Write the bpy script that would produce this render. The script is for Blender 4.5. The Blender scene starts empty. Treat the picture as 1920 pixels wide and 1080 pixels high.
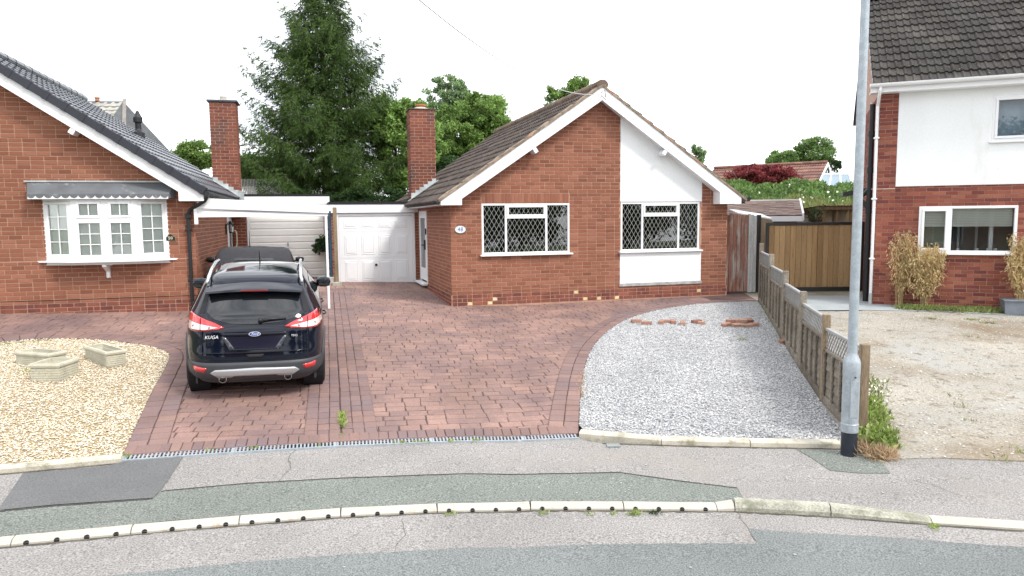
import bpy, bmesh, math, random
import numpy as np
from mathutils import Matrix, Vector
random.seed(7); np.random.seed(7)
R = math.radians
SC = bpy.context.scene
COL = SC.collection

# ------------------------------------------------------------------ camera
FOC = 1350.0; PITCH = R(5.58); ROLL = -0.00974
_cp, _sp, _cr, _sr = math.cos(PITCH), math.sin(PITCH), math.cos(ROLL), math.sin(ROLL)
CM = np.array([[_cr, -_sr, 0], [_sr, _cr, 0], [0, 0, 1]]) @ np.array([[1, 0, 0], [0, -_sp, -_cp], [0, _cp, -_sp]])
CP = np.array([0, 0, 2.0])
cam = bpy.data.cameras.new('camera'); camo = bpy.data.objects.new('camera', cam); COL.objects.link(camo)
cam.sensor_width = 36; cam.lens = FOC / 1920 * 36; cam.clip_end = 2000; cam.clip_start = .1
mw = Matrix.Identity(4)
for i in range(3):
    mw[i][0] = CM[0][i]; mw[i][1] = -CM[1][i]; mw[i][2] = -CM[2][i]; mw[i][3] = CP[i]
camo.matrix_world = mw
SC.camera = camo

# ------------------------------------------------------------------ world, sun, exposure
SUN_EL, SUN_AZ = R(48), R(128)     # azimuth measured clockwise from +Y
W = bpy.data.worlds.new('World'); SC.world = W; W.use_nodes = True
wn, wl = W.node_tree.nodes, W.node_tree.links
bg = wn['Background']; bg.inputs['Strength'].default_value = .12
sky = wn.new('ShaderNodeTexSky'); sky.sky_type = 'NISHITA'; sky.sun_disc = False
sky.sun_elevation = SUN_EL; sky.sun_rotation = SUN_AZ
tc = wn.new('ShaderNodeTexCoord'); mp = wn.new('ShaderNodeMapping'); mp.inputs['Scale'].default_value = (1, 1, 2.2)
nz = wn.new('ShaderNodeTexNoise'); nz.inputs['Scale'].default_value = 3.4; nz.inputs['Detail'].default_value = 7
nz.inputs['Roughness'].default_value = .62; nz.inputs['Distortion'].default_value = .6
rp = wn.new('ShaderNodeValToRGB')
rp.color_ramp.elements[0].position = .36; rp.color_ramp.elements[0].color = (4.3, 4.55, 5.05, 1)
rp.color_ramp.elements[1].position = .66; rp.color_ramp.elements[1].color = (12.0, 12.0, 12.0, 1)
mx = wn.new('ShaderNodeMix'); mx.data_type = 'RGBA'; mx.inputs[0].default_value = .93
wl.new(tc.outputs['Generated'], mp.inputs[0]); wl.new(mp.outputs[0], nz.inputs['Vector']); wl.new(nz.outputs[0], rp.inputs[0])
wl.new(sky.outputs[0], mx.inputs[6]); wl.new(rp.outputs[0], mx.inputs[7]); wl.new(mx.outputs[2], bg.inputs[0])
sun = bpy.data.lights.new('sun', 'SUN'); sun.energy = 1.5; sun.angle = R(11); sun.color = (1, .96, .9)
so = bpy.data.objects.new('sun', sun); COL.objects.link(so)
sd = Vector((math.sin(SUN_AZ) * math.cos(SUN_EL), math.cos(SUN_AZ) * math.cos(SUN_EL), math.sin(SUN_EL)))
so.rotation_euler = sd.to_track_quat('Z', 'Y').to_euler()
vs = SC.view_settings
vs.view_transform = 'Standard'; vs.look = 'None'; vs.gamma = 1; vs.use_curve_mapping = False; vs.exposure = 1.08
SC.cycles.max_bounces = 7; SC.cycles.transparent_max_bounces = 12

# ------------------------------------------------------------------ place helpers
GB = [(-40, -.70), (4, -.60), (6.6, -.53), (8.0, -.47), (15.7, .01), (20, .10), (60, .2), (400, .2)]
def hz(x, y):
    return float(np.interp(y, [a for a, _ in GB], [b for _, b in GB])) + .04 * max(0, -x)
def hzv(x, y):
    return np.interp(y, [a for a, _ in GB], [b for _, b in GB]) + .04 * np.maximum(0, -x)
def ray(px, py): return CM.T @ np.array([(px - 960) / FOC, (py - 540) / FOC, 1])
def at(px, py, d): return CP + ray(px, py) * d
def G(px, py, off=0):
    r = ray(px, py); lo, hi = 1., 300.
    for _ in range(50):
        m = (lo + hi) / 2; p = CP + r * m
        if p[2] > hz(p[0], p[1]) + off: lo = m
        else: hi = m
    return CP + r * lo
def GP(pts, off=0): return [tuple(G(x, y, off)[:2]) for x, y in pts]

# ------------------------------------------------------------------ materials
MATS = {}
def M(name, col, rough=.7, cols=None, isl=.0, nscale=4., namt=.25, fine=0., fscale=120., bump=0., bscale=60., metal=0., spec=.4, coat=0, stain=None, sscale=1.5, emit=None, trans=0, smap=(1, 1, 1)):
    if name in MATS: return MATS[name]
    m = bpy.data.materials.new(name); m.use_nodes = True; MATS[name] = m
    n, l = m.node_tree.nodes, m.node_tree.links
    b = n['Principled BSDF']
    b.inputs['Roughness'].default_value = rough; b.inputs['Metallic'].default_value = metal
    b.inputs['Specular IOR Level'].default_value = spec
    if coat: b.inputs['Coat Weight'].default_value = coat; b.inputs['Coat Roughness'].default_value = .03
    if trans: b.inputs['Transmission Weight'].default_value = trans
    geo = n.new('ShaderNodeNewGeometry'); oi = n.new('ShaderNodeObjectInfo')
    mp = n.new('ShaderNodeMapping'); mp.inputs['Scale'].default_value = smap; l.new(geo.outputs['Position'], mp.inputs[0])
    cur = None
    if cols:
        ad = n.new('ShaderNodeMath'); ad.operation = 'ADD'; l.new(geo.outputs['Random Per Island'], ad.inputs[0]); l.new(oi.outputs['Random'], ad.inputs[1])
        fr = n.new('ShaderNodeMath'); fr.operation = 'FRACT'; l.new(ad.outputs[0], fr.inputs[0])
        r = n.new('ShaderNodeValToRGB'); r.color_ramp.interpolation = 'LINEAR'
        e = r.color_ramp.elements
        while len(e) < len(cols): e.new(.5)
        for i, c in enumerate(cols):
            if len(c) == 4: e[i].position = c[3]
            else: e[i].position = i / (len(cols) - 1)
            e[i].color = (*c[:3], 1)
        l.new(fr.outputs[0], r.inputs[0]); cur = r.outputs[0]
    else:
        rg = n.new('ShaderNodeRGB'); rg.outputs[0].default_value = (*col, 1); cur = rg.outputs[0]
    def mul(cur, fac_socket, lo, hi, a=.3, bb=.7):
        mr = n.new('ShaderNodeMapRange'); mr.inputs[1].default_value = a; mr.inputs[2].default_value = bb
        mr.inputs[3].default_value = lo; mr.inputs[4].default_value = hi; l.new(fac_socket, mr.inputs[0])
        v = n.new('ShaderNodeVectorMath'); v.operation = 'SCALE'; l.new(cur, v.inputs[0]); l.new(mr.outputs[0], v.inputs['Scale']); return v.outputs[0]
    if namt:
        t = n.new('ShaderNodeTexNoise'); t.inputs['Scale'].default_value = nscale; t.inputs['Detail'].default_value = 5; l.new(mp.outputs[0], t.inputs['Vector'])
        cur = mul(cur, t.outputs[0], 1 - namt, 1 + namt)
    if fine:
        t = n.new('ShaderNodeTexNoise'); t.inputs['Scale'].default_value = fscale; t.inputs['Detail'].default_value = 2; l.new(mp.outputs[0], t.inputs['Vector'])
        cur = mul(cur, t.outputs[0], 1 - fine, 1 + fine)
    if stain:
        for (sc_, lo, hi, c, s) in stain:
            t = n.new('ShaderNodeTexNoise'); t.inputs['Scale'].default_value = s; t.inputs['Detail'].default_value = 6; t.inputs['Roughness'].default_value = .65
            of = n.new('ShaderNodeVectorMath'); of.operation = 'ADD'; of.inputs[1].default_value = (sc_ * 17.3, sc_ * 5.1, 3.3 * sc_); l.new(mp.outputs[0], of.inputs[0]); l.new(of.outputs[0], t.inputs['Vector'])
            mr = n.new('ShaderNodeMapRange'); mr.inputs[1].default_value = lo; mr.inputs[2].default_value = hi; l.new(t.outputs[0], mr.inputs[0])
            mm = n.new('ShaderNodeMix'); mm.data_type = 'RGBA'; l.new(mr.outputs[0], mm.inputs[0]); l.new(cur, mm.inputs[6]); mm.inputs[7].default_value = (*c, 1); cur = mm.outputs[2]
    l.new(cur, b.inputs['Base Color'])
    if bump:
        t = n.new('ShaderNodeTexNoise'); t.inputs['Scale'].default_value = bscale; t.inputs['Detail'].default_value = 4; l.new(mp.outputs[0], t.inputs['Vector'])
        bp = n.new('ShaderNodeBump'); bp.inputs['Strength'].default_value = bump; bp.inputs['Distance'].default_value = .01; l.new(t.outputs[0], bp.inputs['Height']); l.new(bp.outputs[0], b.inputs['Normal'])
    return m
def glass(name, tint=(.75, .8, .82), refl=1.0, rough=.01, ior=1.45):
    if name in MATS: return MATS[name]
    m = bpy.data.materials.new(name); m.use_nodes = True; MATS[name] = m
    n, l = m.node_tree.nodes, m.node_tree.links; n.remove(n['Principled BSDF'])
    tr = n.new('ShaderNodeBsdfTransparent'); tr.inputs[0].default_value = (*tint, 1)
    gl = n.new('ShaderNodeBsdfGlossy'); gl.inputs[0].default_value = (refl, refl, refl, 1); gl.inputs['Roughness'].default_value = rough
    fr = n.new('ShaderNodeFresnel'); fr.inputs[0].default_value = ior
    ms = n.new('ShaderNodeMixShader'); l.new(fr.outputs[0], ms.inputs[0]); l.new(tr.outputs[0], ms.inputs[1]); l.new(gl.outputs[0], ms.inputs[2])
    l.new(ms.outputs[0], n['Material Output'].inputs[0]); return m

# ------------------------------------------------------------------ mesh builder
class MB:
    def __init__(s): s.v = []; s.f = []; s.mi = []
    def add(s, vs, fs, mi=0):
        o = len(s.v); s.v += [tuple(map(float, p)) for p in vs]; s.f += [tuple(o + i for i in f) for f in fs]; s.mi += [mi] * len(fs); return s
    def box(s, x0, x1, y0, y1, z0, z1, mi=0, T=None):
        vs = [(x, y, z) for z in (z0, z1) for y in (y0, y1) for x in (x0, x1)]
        if T is not None: vs = [tuple(T @ Vector(p)) for p in vs]
        return s.add(vs, [(0, 2, 3, 1), (4, 5, 7, 6), (0, 1, 5, 4), (1, 3, 7, 5), (3, 2, 6, 7), (2, 0, 4, 6)], mi)
    def bbox(s, x0, x1, y0, y1, z0, z1, b=.01, mi=0, T=None):      # bevelled box
        vs = []; 
        for (zz, i) in ((z0, b), (z0 + b, 0), (z1 - b, 0), (z1, b)):
            c = b if i == 0 else b * 1.6
            for (x, y) in ((x0 + i, y0 + c), (x0 + c, y0 + i), (x1 - c, y0 + i), (x1 - i, y0 + c), (x1 - i, y1 - c), (x1 - c, y1 - i), (x0 + c, y1 - i), (x0 + i, y1 - c)): vs.append((x, y, zz))
        if T is not None: vs = [tuple(T @ Vector(p)) for p in vs]
        fs = [tuple(range(7, -1, -1)), tuple(range(24, 32))]
        for k in range(3):
            for j in range(8): fs.append((k * 8 + j, k * 8 + (j + 1) % 8, k * 8 + 8 + (j + 1) % 8, k * 8 + 8 + j))
        return s.add(vs, fs, mi)
    def prism(s, pts, vec, mi=0):
        n = len(pts); vec = np.array(vec, float)
        vs = [tuple(p) for p in pts] + [tuple(np.array(p) + vec) for p in pts]
        a = np.array(pts[0]); nn = np.zeros(3)
        for i in range(1, n - 1): nn += np.cross(np.array(pts[i]) - a, np.array(pts[i + 1]) - a)
        fs = [tuple(range(n)), tuple(range(2 * n - 1, n - 1, -1))] + [(i, i + n, (i + 1) % n + n, (i + 1) % n) for i in range(n)]
        if nn @ vec > 0: fs = [f[::-1] for f in fs]
        return s.add(vs, fs, mi)
    def tube(s, path, rad, n=8, mi=0, cap=True, squash=None):
        P = [np.array(p, float) for p in path]; rad = rad if hasattr(rad, '__len__') else [rad] * len(P)
        vs = []; ref = None
        for i, p in enumerate(P):
            t = P[min(i + 1, len(P) - 1)] - P[max(i - 1, 0)]; t = t / (np.linalg.norm(t) + 1e-9)
            if ref is None: ref = np.array([0, 0, 1.]) if abs(t[2]) < .9 else np.array([1., 0, 0])
            a = np.cross(t, ref); a /= np.linalg.norm(a) + 1e-9; b = np.cross(a, t); ref = b if abs(t @ b) < .99 else ref
            for k in range(n):
                an = 2 * math.pi * (k + .5) / n; vs.append(p + rad[i] * (a * math.cos(an) + b * math.sin(an)))
        fs = []
        for i in range(len(P) - 1):
            for k in range(n): fs.append((i * n + k, i * n + (k + 1) % n, (i + 1) * n + (k + 1) % n, (i + 1) * n + k))
        if cap: fs += [tuple(range(n - 1, -1, -1)), tuple(range((len(P) - 1) * n, len(P) * n))]
        return s.add(vs, [f[::-1] for f in fs], mi)
    def lathe(s, prof, c=(0, 0, 0), axis='z', n=24, mi=0):
        vs = []
        for r, h in prof:
            for k in range(n):
                a = 2 * math.pi * k / n; p = (r * math.cos(a), r * math.sin(a), h)
                if axis == 'x': p = (h, p[0], p[1])
                if axis == 'y': p = (p[1], h, p[0])
                vs.append((p[0] + c[0], p[1] + c[1], p[2] + c[2]))
        fs = [(i * n + k, i * n + (k + 1) % n, (i + 1) * n + (k + 1) % n, (i + 1) * n + k) for i in range(len(prof) - 1) for k in range(n)]
        fs += [tuple(range(n - 1, -1, -1)), tuple(range((len(prof) - 1) * n, len(prof) * n))]
        return s.add(vs, fs, mi)
    def join(s, o): return s.add(o.v, o.f, 0) if False else s._j(o)
    def _j(s, o):
        k = len(s.v); s.v += o.v; s.f += [tuple(k + i for i in f) for f in o.f]; s.mi += o.mi; return s
    def mesh(s, name, mats, smooth=False, fixn=False):
        me = bpy.data.meshes.new(name); me.from_pydata(s.v, [], s.f)
        mats = mats if isinstance(mats, (list, tuple)) else [mats]
        for m in mats: me.materials.append(m)
        if len(mats) > 1: me.polygons.foreach_set('material_index', s.mi)
        if fixn:
            bm = bmesh.new(); bm.from_mesh(me); bmesh.ops.recalc_face_normals(bm, faces=bm.faces); bm.to_mesh(me); bm.free()
        if smooth: me.polygons.foreach_set('use_smooth', [True] * len(me.polygons))
        me.update(); return me
    def build(s, name, mats, parent=None, smooth=False, loc=None, fixn=False, kind=None):
        o = bpy.data.objects.new(name, s.mesh(name, mats, smooth, fixn)); COL.objects.link(o)
        if parent is not None: o.parent = parent
        if loc is not None: o.location = loc
        if kind: o['kind'] = kind
        return o
def tag(o, label=None, cat=None, group=None, kind=None):
    if label: o['label'] = label
    if cat: o['category'] = cat
    if group: o['group'] = group
    if kind: o['kind'] = kind
    return o
def empty(name, loc, rz=0, label=None, cat=None, group=None):
    o = bpy.data.objects.new(name, None); COL.objects.link(o); o.location = loc; o.rotation_euler = (0, 0, rz)
    o.empty_display_size = .1
    return tag(o, label, cat, group)
def smooth_by_angle(o, ang=35):
    me = o.data; me.polygons.foreach_set('use_smooth', [True] * len(me.polygons))
    bm = bmesh.new(); bm.from_mesh(me)
    for e in bm.edges:
        if len(e.link_faces) == 2 and e.calc_face_angle(0) > R(ang): e.smooth = False
    bm.to_mesh(me); bm.free()

# pieces: many small alike parts; nearest `most` become objects, the rest one 'stuff' part
MESHCACHE = {}
def emit(pieces, parent, root_mw, name, rest_name, most, mat_of=None, cull=True):
    """pieces = [(key or None, MB, Matrix local, material)]"""
    sc = []
    for i, (k, mb, T, m) in enumerate(pieces):
        w = root_mw @ T.translation
        v = CM @ (np.array(w) - CP)
        d = v[2]; inside = False
        if d > .5:
            px, py = 960 + FOC * v[0] / d, 540 + FOC * v[1] / d
            inside = -20 < px < 1940 and -20 < py < 1100
        sc.append((0 if inside else 1, d, i))
    sc.sort(); own = {i for _, _, i in sc[:most]}
    rest = {}
    for i, (k, mb, T, m) in enumerate(pieces):
        if i in own:
            if k is not None:
                kk = (name, k, m.name)
                if kk not in MESHCACHE: MESHCACHE[kk] = mb.mesh(name, m)
                me = MESHCACHE[kk]
            else: me = mb.mesh(name, m)
            o = bpy.data.objects.new(name, me); COL.objects.link(o); o.parent = parent; o.matrix_local = T
        else:
            r = rest.setdefault('all', (MB(), []))
            if m not in r[1]: r[1].append(m)
            A = np.array(T); vs = np.array(mb.v) @ A[:3, :3].T + A[:3, 3]
            r[0].add(vs, mb.f, r[1].index(m))
    for r in rest.values(): r[0].build(rest_name, r[1], parent, kind='stuff')

def clip(poly, cw):
    """Sutherland-Hodgman: clip polygon by convex polygon (ccw)"""
    out = list(poly)
    for i in range(len(cw)):
        ax, ay = cw[i]; bx, by = cw[(i + 1) % len(cw)]
        inp = out; out = []
        if not inp: return []
        def side(p): return (bx - ax) * (p[1] - ay) - (by - ay) * (p[0] - ax)
        for j in range(len(inp)):
            p, q = inp[j], inp[(j + 1) % len(inp)]; sp, sq = side(p), side(q)
            if sp >= 0: out.append(p)
            if (sp > 0 > sq) or (sp < 0 < sq):
                t = sp / (sp - sq); out.append((p[0] + t * (q[0] - p[0]), p[1] + t * (q[1] - p[1])))
    return out
def area(p): return .5 * sum(p[i][0] * p[(i + 1) % len(p)][1] - p[(i + 1) % len(p)][0] * p[i][1] for i in range(len(p)))
def rects_minus(u0, u1, z0, z1, ops):
    """split rect into rects avoiding openings"""
    res = []
    zs = sorted({z0, z1} | {z for o in ops for z in (o[2], o[3]) if z0 < z < z1})
    for a, b in zip(zs, zs[1:]):
        blk = sorted((o[0], o[1]) for o in ops if o[2] < (a + b) / 2 < o[3])
        c = u0
        for s, e in blk:
            if s > c + 1e-4: res.append((c, min(s, u1), a, b))
            c = max(c, e)
        if c < u1 - 1e-4: res.append((c, u1, a, b))
    return [r for r in res if r[1] > r[0] + 1e-4]
def wall_body(mb, to3, outline, ops, thick, nrm):
    us = [p[0] for p in outline]; zz = [p[1] for p in outline]
    for (a, b, c, d) in rects_minus(min(us), max(us), min(zz), max(zz), ops):
        q = clip([(a, c), (b, c), (b, d), (a, d)], outline)
        if len(q) > 2 and abs(area(q)) > 1e-4: mb.prism([to3(u, z, 0) for u, z in q], -np.array(nrm) * thick)
def brick_pieces(to3, frame, outline, ops, mat, z0=0, z1=9, shift=0, blen=.2275, gauge=.0825, joint=.0145, proud=.008, plinth=None, ends=None, pl_z=.2475):
    """frame: 3x3 (cols u, z, n). yields pieces"""
    us = [p[0] for p in outline]; u0, u1 = min(us), max(us); zz = [p[1] for p in outline]
    res = []; F4 = Matrix(((*[frame[0][0], frame[1][0], frame[2][0]], 0), (*[frame[0][1], frame[1][1], frame[2][1]], 0), (*[frame[0][2], frame[1][2], frame[2][2]], 0), (0, 0, 0, 1)))
    k = math.floor(max(min(zz), z0) / gauge + 1e-6)
    while (k + 1) * gauge <= min(max(zz), z1) + gauge:
        za = k * gauge + joint; zb = (k + 1) * gauge
        if zb > z1 + 1e-3: break
        c = u0 - (blen / 2 if k % 2 else 0) + shift - blen
        isp = plinth is not None and zb <= pl_z + .001
        while c < u1:
            w = blen
            if isp and random.random() < .45: w = blen / 2
            elif random.random() < .03: w = blen / 2 * (1 if random.random() < .5 else 3)
            a, b = c + joint / 2, c + w - joint / 2; c += w
            a2, b2 = max(a, u0), min(b, u1)
            if b2 - a2 < .03: continue
            for (p, q, r, s) in rects_minus(a2, b2, za, zb, ops):
                if q - p < .02 or s - r < .015: continue
                pl = clip([(p, r), (q, r), (q, s), (p, s)], outline)
                if len(pl) < 3 or abs(area(pl)) < .0005: continue
                full = len(pl) == 4 and abs(area(pl) - (blen - joint) * (gauge - joint)) < 1e-5
                cx, cz = (min(t[0] for t in pl) + max(t[0] for t in pl)) / 2, (min(t[1] for t in pl) + max(t[1] for t in pl)) / 2
                mb = MB(); ins = .0025
                n = len(pl); loc = [(x - cx, z - cz) for x, z in pl]
                pr = proud + random.uniform(-.0015, .002)
                hw = max(abs(x) for x, _ in loc); hh = max(abs(z) for _, z in loc)
                vs = [(x, z, 0) for x, z in loc] + [(x * (1 - ins / hw), z * (1 - ins / hh), proud) for x, z in loc]
                mb.add(vs, [tuple(range(n, 2 * n))] + [(i, (i + 1) % n, (i + 1) % n + n, i + n) for i in range(n)])
                m = mat
                if isp: m = plinth[1] if random.random() < .1 and w < .12 else plinth[0]
                T = Matrix.Translation(Vector(to3(cx, cz, random.uniform(-.001, .0015) + (.018 if isp else 0)))) @ F4
                res.append(('full' if full else None, mb, T, m))
        k += 1
    return res

def frame_front(): return ((1, 0, 0), (0, 0, 1), (0, -1, 0))
def f_front(y=0): return lambda u, z, n: (u, y - n, z)
def frame_left(): return ((0, -1, 0), (0, 0, 1), (-1, 0, 0))     # wall facing -X, u runs towards the viewer
def f_left(x=0): return lambda u, z, n: (x - n, -u, z)
def frame_right(): return ((0, 1, 0), (0, 0, 1), (1, 0, 0))
def f_right(x=0): return lambda u, z, n: (x + n, u, z)

# ------------------------------------------------------------------ material palette
m_brick = M('red_brick', None, .85, cols=[(.188, .074, .046), (.27, .108, .066), (.226, .089, .054), (.305, .132, .086), (.245, .099, .060)], nscale=.8, namt=.12, fine=.18, fscale=160, bump=.4, bscale=90, spec=.2)
m_mortar = M('pink_mortar', (.41, .245, .175), .9, nscale=6, namt=.15, bump=.3)
m_mortar_g = M('grey_mortar', (.36, .25, .2), .9, nscale=6, namt=.15, bump=.3)
m_plinth = M('plinth_brick', None, .8, cols=[(.19, .06, .042), (.15, .056, .048), (.24, .085, .056), (.18, .06, .046)], fine=.2, bump=.3, spec=.2)
m_cream = M('cream_brick', (.62, .50, .28), .85, fine=.15, bump=.3)
m_brick_r = M('crimson_brick', None, .8, cols=[(.195, .050, .038), (.29, .092, .056), (.145, .042, .038), (.225, .062, .045), (.33, .125, .08), (.18, .05, .04)], nscale=1., namt=.15, fine=.25, fscale=130, bump=.4, spec=.25)
m_mortar_r = M('red_mortar', (.44, .27, .21), .9, nscale=6, namt=.2)
m_brick_c = M('chimney_brick', None, .85, cols=[(.19, .062, .040), (.25, .085, .05), (.16, .052, .038), (.22, .078, .048)], nscale=1.5, namt=.18, fine=.2, bump=.4, spec=.2, stain=[(1, .52, .72, (.07, .055, .05), 1.3)])
m_white = M('white_upvc', (.80, .81, .82), .35, nscale=2, namt=.02, spec=.5)
m_white2 = M('white_render', (.80, .82, .82), .85, nscale=1.2, namt=.03, fine=.03, fscale=60, bump=.25, bscale=40, smap=(1, 1, .35), stain=[(2, .58, .85, (.66, .67, .64), 1.6), (3, .64, .85, (.60, .60, .56), 5)])
m_dark = M('dark_void', (.012, .012, .014), .9, namt=0)
m_black = M('black_plastic', (.018, .019, .022), .45, namt=.1, spec=.4)
m_blackmatt = M('black_matt', (.012, .012, .015), .75, namt=.15)
m_tile = M('weathered_roof_tile', None, .9, cols=[(.085, .070, .062), (.12, .098, .087), (.066, .055, .05), (.10, .083, .075)], nscale=3, namt=.3, fine=.3, fscale=70, bump=.6, bscale=50, spec=.15, stain=[(1, .60, .74, (.20, .175, .145), 9), (2, .68, .78, (.34, .34, .30), 26)])
m_tile_r = M('grey_roof_tile', None, .9, cols=[(.050, .047, .043), (.072, .066, .060), (.042, .039, .037), (.060, .055, .052)], nscale=2, namt=.3, fine=.3, fscale=70, bump=.6, bscale=50, spec=.15, stain=[(1, .62, .76, (.13, .11, .085), 5), (2, .655, .71, (.48, .48, .46), 20)])
m_tile50 = M('black_roof_tile', None, .30, cols=[(.058, .064, .078), (.076, .084, .10)], nscale=3, namt=.12, bump=.2, bscale=80, spec=.8)
m_ridge = M('brown_ridge_tile', None, .9, cols=[(.17, .115, .085), (.13, .095, .075), (.20, .14, .10)], fine=.3, bump=.5, stain=[(1, .55, .7, (.30, .26, .2), 8)])
m_bed = M('verge_mortar', (.25, .20, .15), .95, nscale=8, namt=.35, fine=.3, bump=.6, stain=[(1, .58, .66, (.42, .20, .12), 5)])
m_lead = M('lead_flashing', (.42, .45, .45), .5, nscale=5, namt=.25, metal=.2)
m_glass = glass('window_glass', (.93, .95, .95))
m_glassd = glass('dim_glass', (.34, .40, .44), 1.0, ior=1.9)
m_came = M('lead_came', (.40, .41, .38), .5, namt=.05)
m_felt = M('roof_felt', (.10, .105, .11), .9, namt=.2)
m_room = M('room_plaster', (.16, .15, .13), .9, namt=.1)
m_curtain = M('curtain_cloth', (.30, .30, .26), .9, namt=.2, nscale=9)
m_blind = M('blind_slat', (.84, .86, .80), .6, namt=.03)
m_galv = M('galvanised_steel', (.37, .415, .45), .5, nscale=14, namt=.14, fine=.1, fscale=60, metal=.35, spec=.5, stain=[(1, .62, .75, (.60, .63, .65), 7)])
m_conc = M('concrete', (.42, .40, .35), .9, nscale=5, namt=.15, fine=.2, bump=.4, stain=[(1, .55, .72, (.20, .20, .16), 4)])
m_wood_new = M('new_timber', None, .75, cols=[(.29, .18, .085), (.40, .27, .14), (.21, .125, .058), (.34, .22, .11)], nscale=3, namt=.12, fine=.18, fscale=30, smap=(6, 6, .5), spec=.2, stain=[(1, .62, .70, (.12, .06, .025), 5)])
m_wood_old = M('old_timber', None, .9, cols=[(.195, .17, .135), (.26, .23, .19), (.155, .135, .11)], nscale=4, namt=.2, fine=.25, fscale=40, bump=.5, bscale=30, spec=.1)
m_wood_post = M('post_timber', None, .9, cols=[(.22, .165, .11), (.28, .215, .145)], nscale=4, namt=.25, fine=.25, fscale=30, smap=(5, 5, .6), bump=.4, spec=.1)
m_wood_red = M('peeling_red_timber', None, .9, cols=[(.17, .075, .055), (.23, .12, .09), (.14, .07, .055)], nscale=3, namt=.25, fine=.3, fscale=40, smap=(4, 4, .5), bump=.4, spec=.1, stain=[(1, .50, .66, (.30, .27, .24), 3)])
m_wood_grey = M('grey_timber', (.42, .42, .41), .9, nscale=4, namt=.2, fine=.25, fscale=40, smap=(4, 4, .6), bump=.4)
m_lattice = M('pale_lattice', (.31, .31, .305), .85, namt=.15, nscale=6)
m_black_steel = M('black_steel', (.022, .02, .02), .5, namt=.15)
def leafmat(name, cols, rough=.6, namt=.35, nscale=1.2):
    m = M(name, None, rough, cols=cols, nscale=nscale, namt=namt, spec=.25)
    b = m.node_tree.nodes['Principled BSDF']
    n, l = m.node_tree.nodes, m.node_tree.links
    tl = n.new('ShaderNodeBsdfTranslucent'); ms = n.new('ShaderNodeMixShader'); ms.inputs[0].default_value = .3
    src = b.inputs['Base Color'].links[0].from_socket; l.new(src, tl.inputs[0])
    l.new(b.outputs[0], ms.inputs[1]); l.new(tl.outputs[0], ms.inputs[2]); l.new(ms.outputs[0], n['Material Output'].inputs[0]); return m
m_spruce = leafmat('spruce_needles', [(.028, .056, .018), (.052, .100, .024), (.120, .195, .040), (.040, .075, .021)], namt=.5, nscale=2.4)
m_leaf1 = leafmat('bright_leaves', [(.165, .27, .06), (.24, .36, .09), (.11, .20, .045), (.20, .31, .10)], nscale=.5)
m_leaf2 = leafmat('pale_leaves', [(.17, .26, .11), (.23, .34, .16), (.14, .22, .09), (.29, .38, .22)], nscale=.5)
m_leaf3 = leafmat('dark_leaves', [(.035, .075, .025), (.055, .11, .03), (.025, .055, .02)], nscale=.6)
m_hedge = leafmat('hedge_leaves', [(.12, .20, .055), (.17, .27, .08), (.08, .15, .04), (.21, .31, .11)], nscale=.9)
m_redleaf = leafmat('crimson_leaves', [(.22, .035, .045), (.30, .055, .06), (.13, .022, .028), (.25, .08, .07)], nscale=1.2)
m_dry = leafmat('dry_leaves', [(.52, .38, .19), (.64, .53, .30), (.42, .26, .13), (.50, .45, .21)], nscale=3, namt=.2)
m_weed = leafmat('weed_leaves', [(.24, .33, .07), (.36, .44, .13), (.16, .25, .06), (.42, .46, .20)], nscale=3)
m_grass = leafmat('grass_blades', [(.17, .24, .06), (.27, .33, .11), (.36, .34, .17), (.12, .19, .05)], nscale=2)
m_drygrass = leafmat('dry_grass', [(.46, .33, .20), (.55, .42, .27), (.34, .22, .13)], nscale=3)
m_yellow = M('yellow_flower', (.75, .62, .15), .6, namt=.1)
m_whitefl = M('pale_flower', (.75, .76, .62), .6, namt=.1)
m_bark = M('bark', (.11, .085, .065), .9, nscale=6, namt=.3, bump=.6, bscale=20)

# ------------------------------------------------------------------ ground sheets
def sheet(name, pts, off, mats, kind='structure', parent=None, skirt=0, label=None, cat=None, kindset=True, sub=0):
    from mathutils.geometry import delaunay_2d_cdt
    pts = pts if area(pts) > 0 else pts[::-1]
    cv, ce, cf, _, _, _ = delaunay_2d_cdt([Vector(p) for p in pts], [], [list(range(len(pts)))], 1, 1e-6)
    bm = bmesh.new(); vs = [bm.verts.new((v.x, v.y, 0)) for v in cv]
    for f in cf: bm.faces.new([vs[i] for i in f])
    for yb, _ in GB:
        bmesh.ops.bisect_plane(bm, geom=bm.verts[:] + bm.edges[:] + bm.faces[:], plane_co=(0, yb, 0), plane_no=(0, 1, 0))
    bmesh.ops.bisect_plane(bm, geom=bm.verts[:] + bm.edges[:] + bm.faces[:], plane_co=(0, 0, 0), plane_no=(1, 0, 0))
    for v in bm.verts: v.co.z = hz(v.co.x, v.co.y) + off
    for f in bm.faces:
        f.normal_update()
        if f.normal.z < 0: f.normal_flip()
    if skirt:
        ex = bmesh.ops.extrude_edge_only(bm, edges=[e for e in bm.edges if e.is_boundary])
        for v in [g for g in ex['geom'] if isinstance(g, bmesh.types.BMVert)]: v.co.z -= skirt
    me = bpy.data.meshes.new(name); bm.to_mesh(me); bm.free()
    me.materials.append(mats)
    o = bpy.data.objects.new(name, me); COL.objects.link(o)
    if parent: o.parent = parent
    elif kind: o['kind'] = kind
    return o

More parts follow.
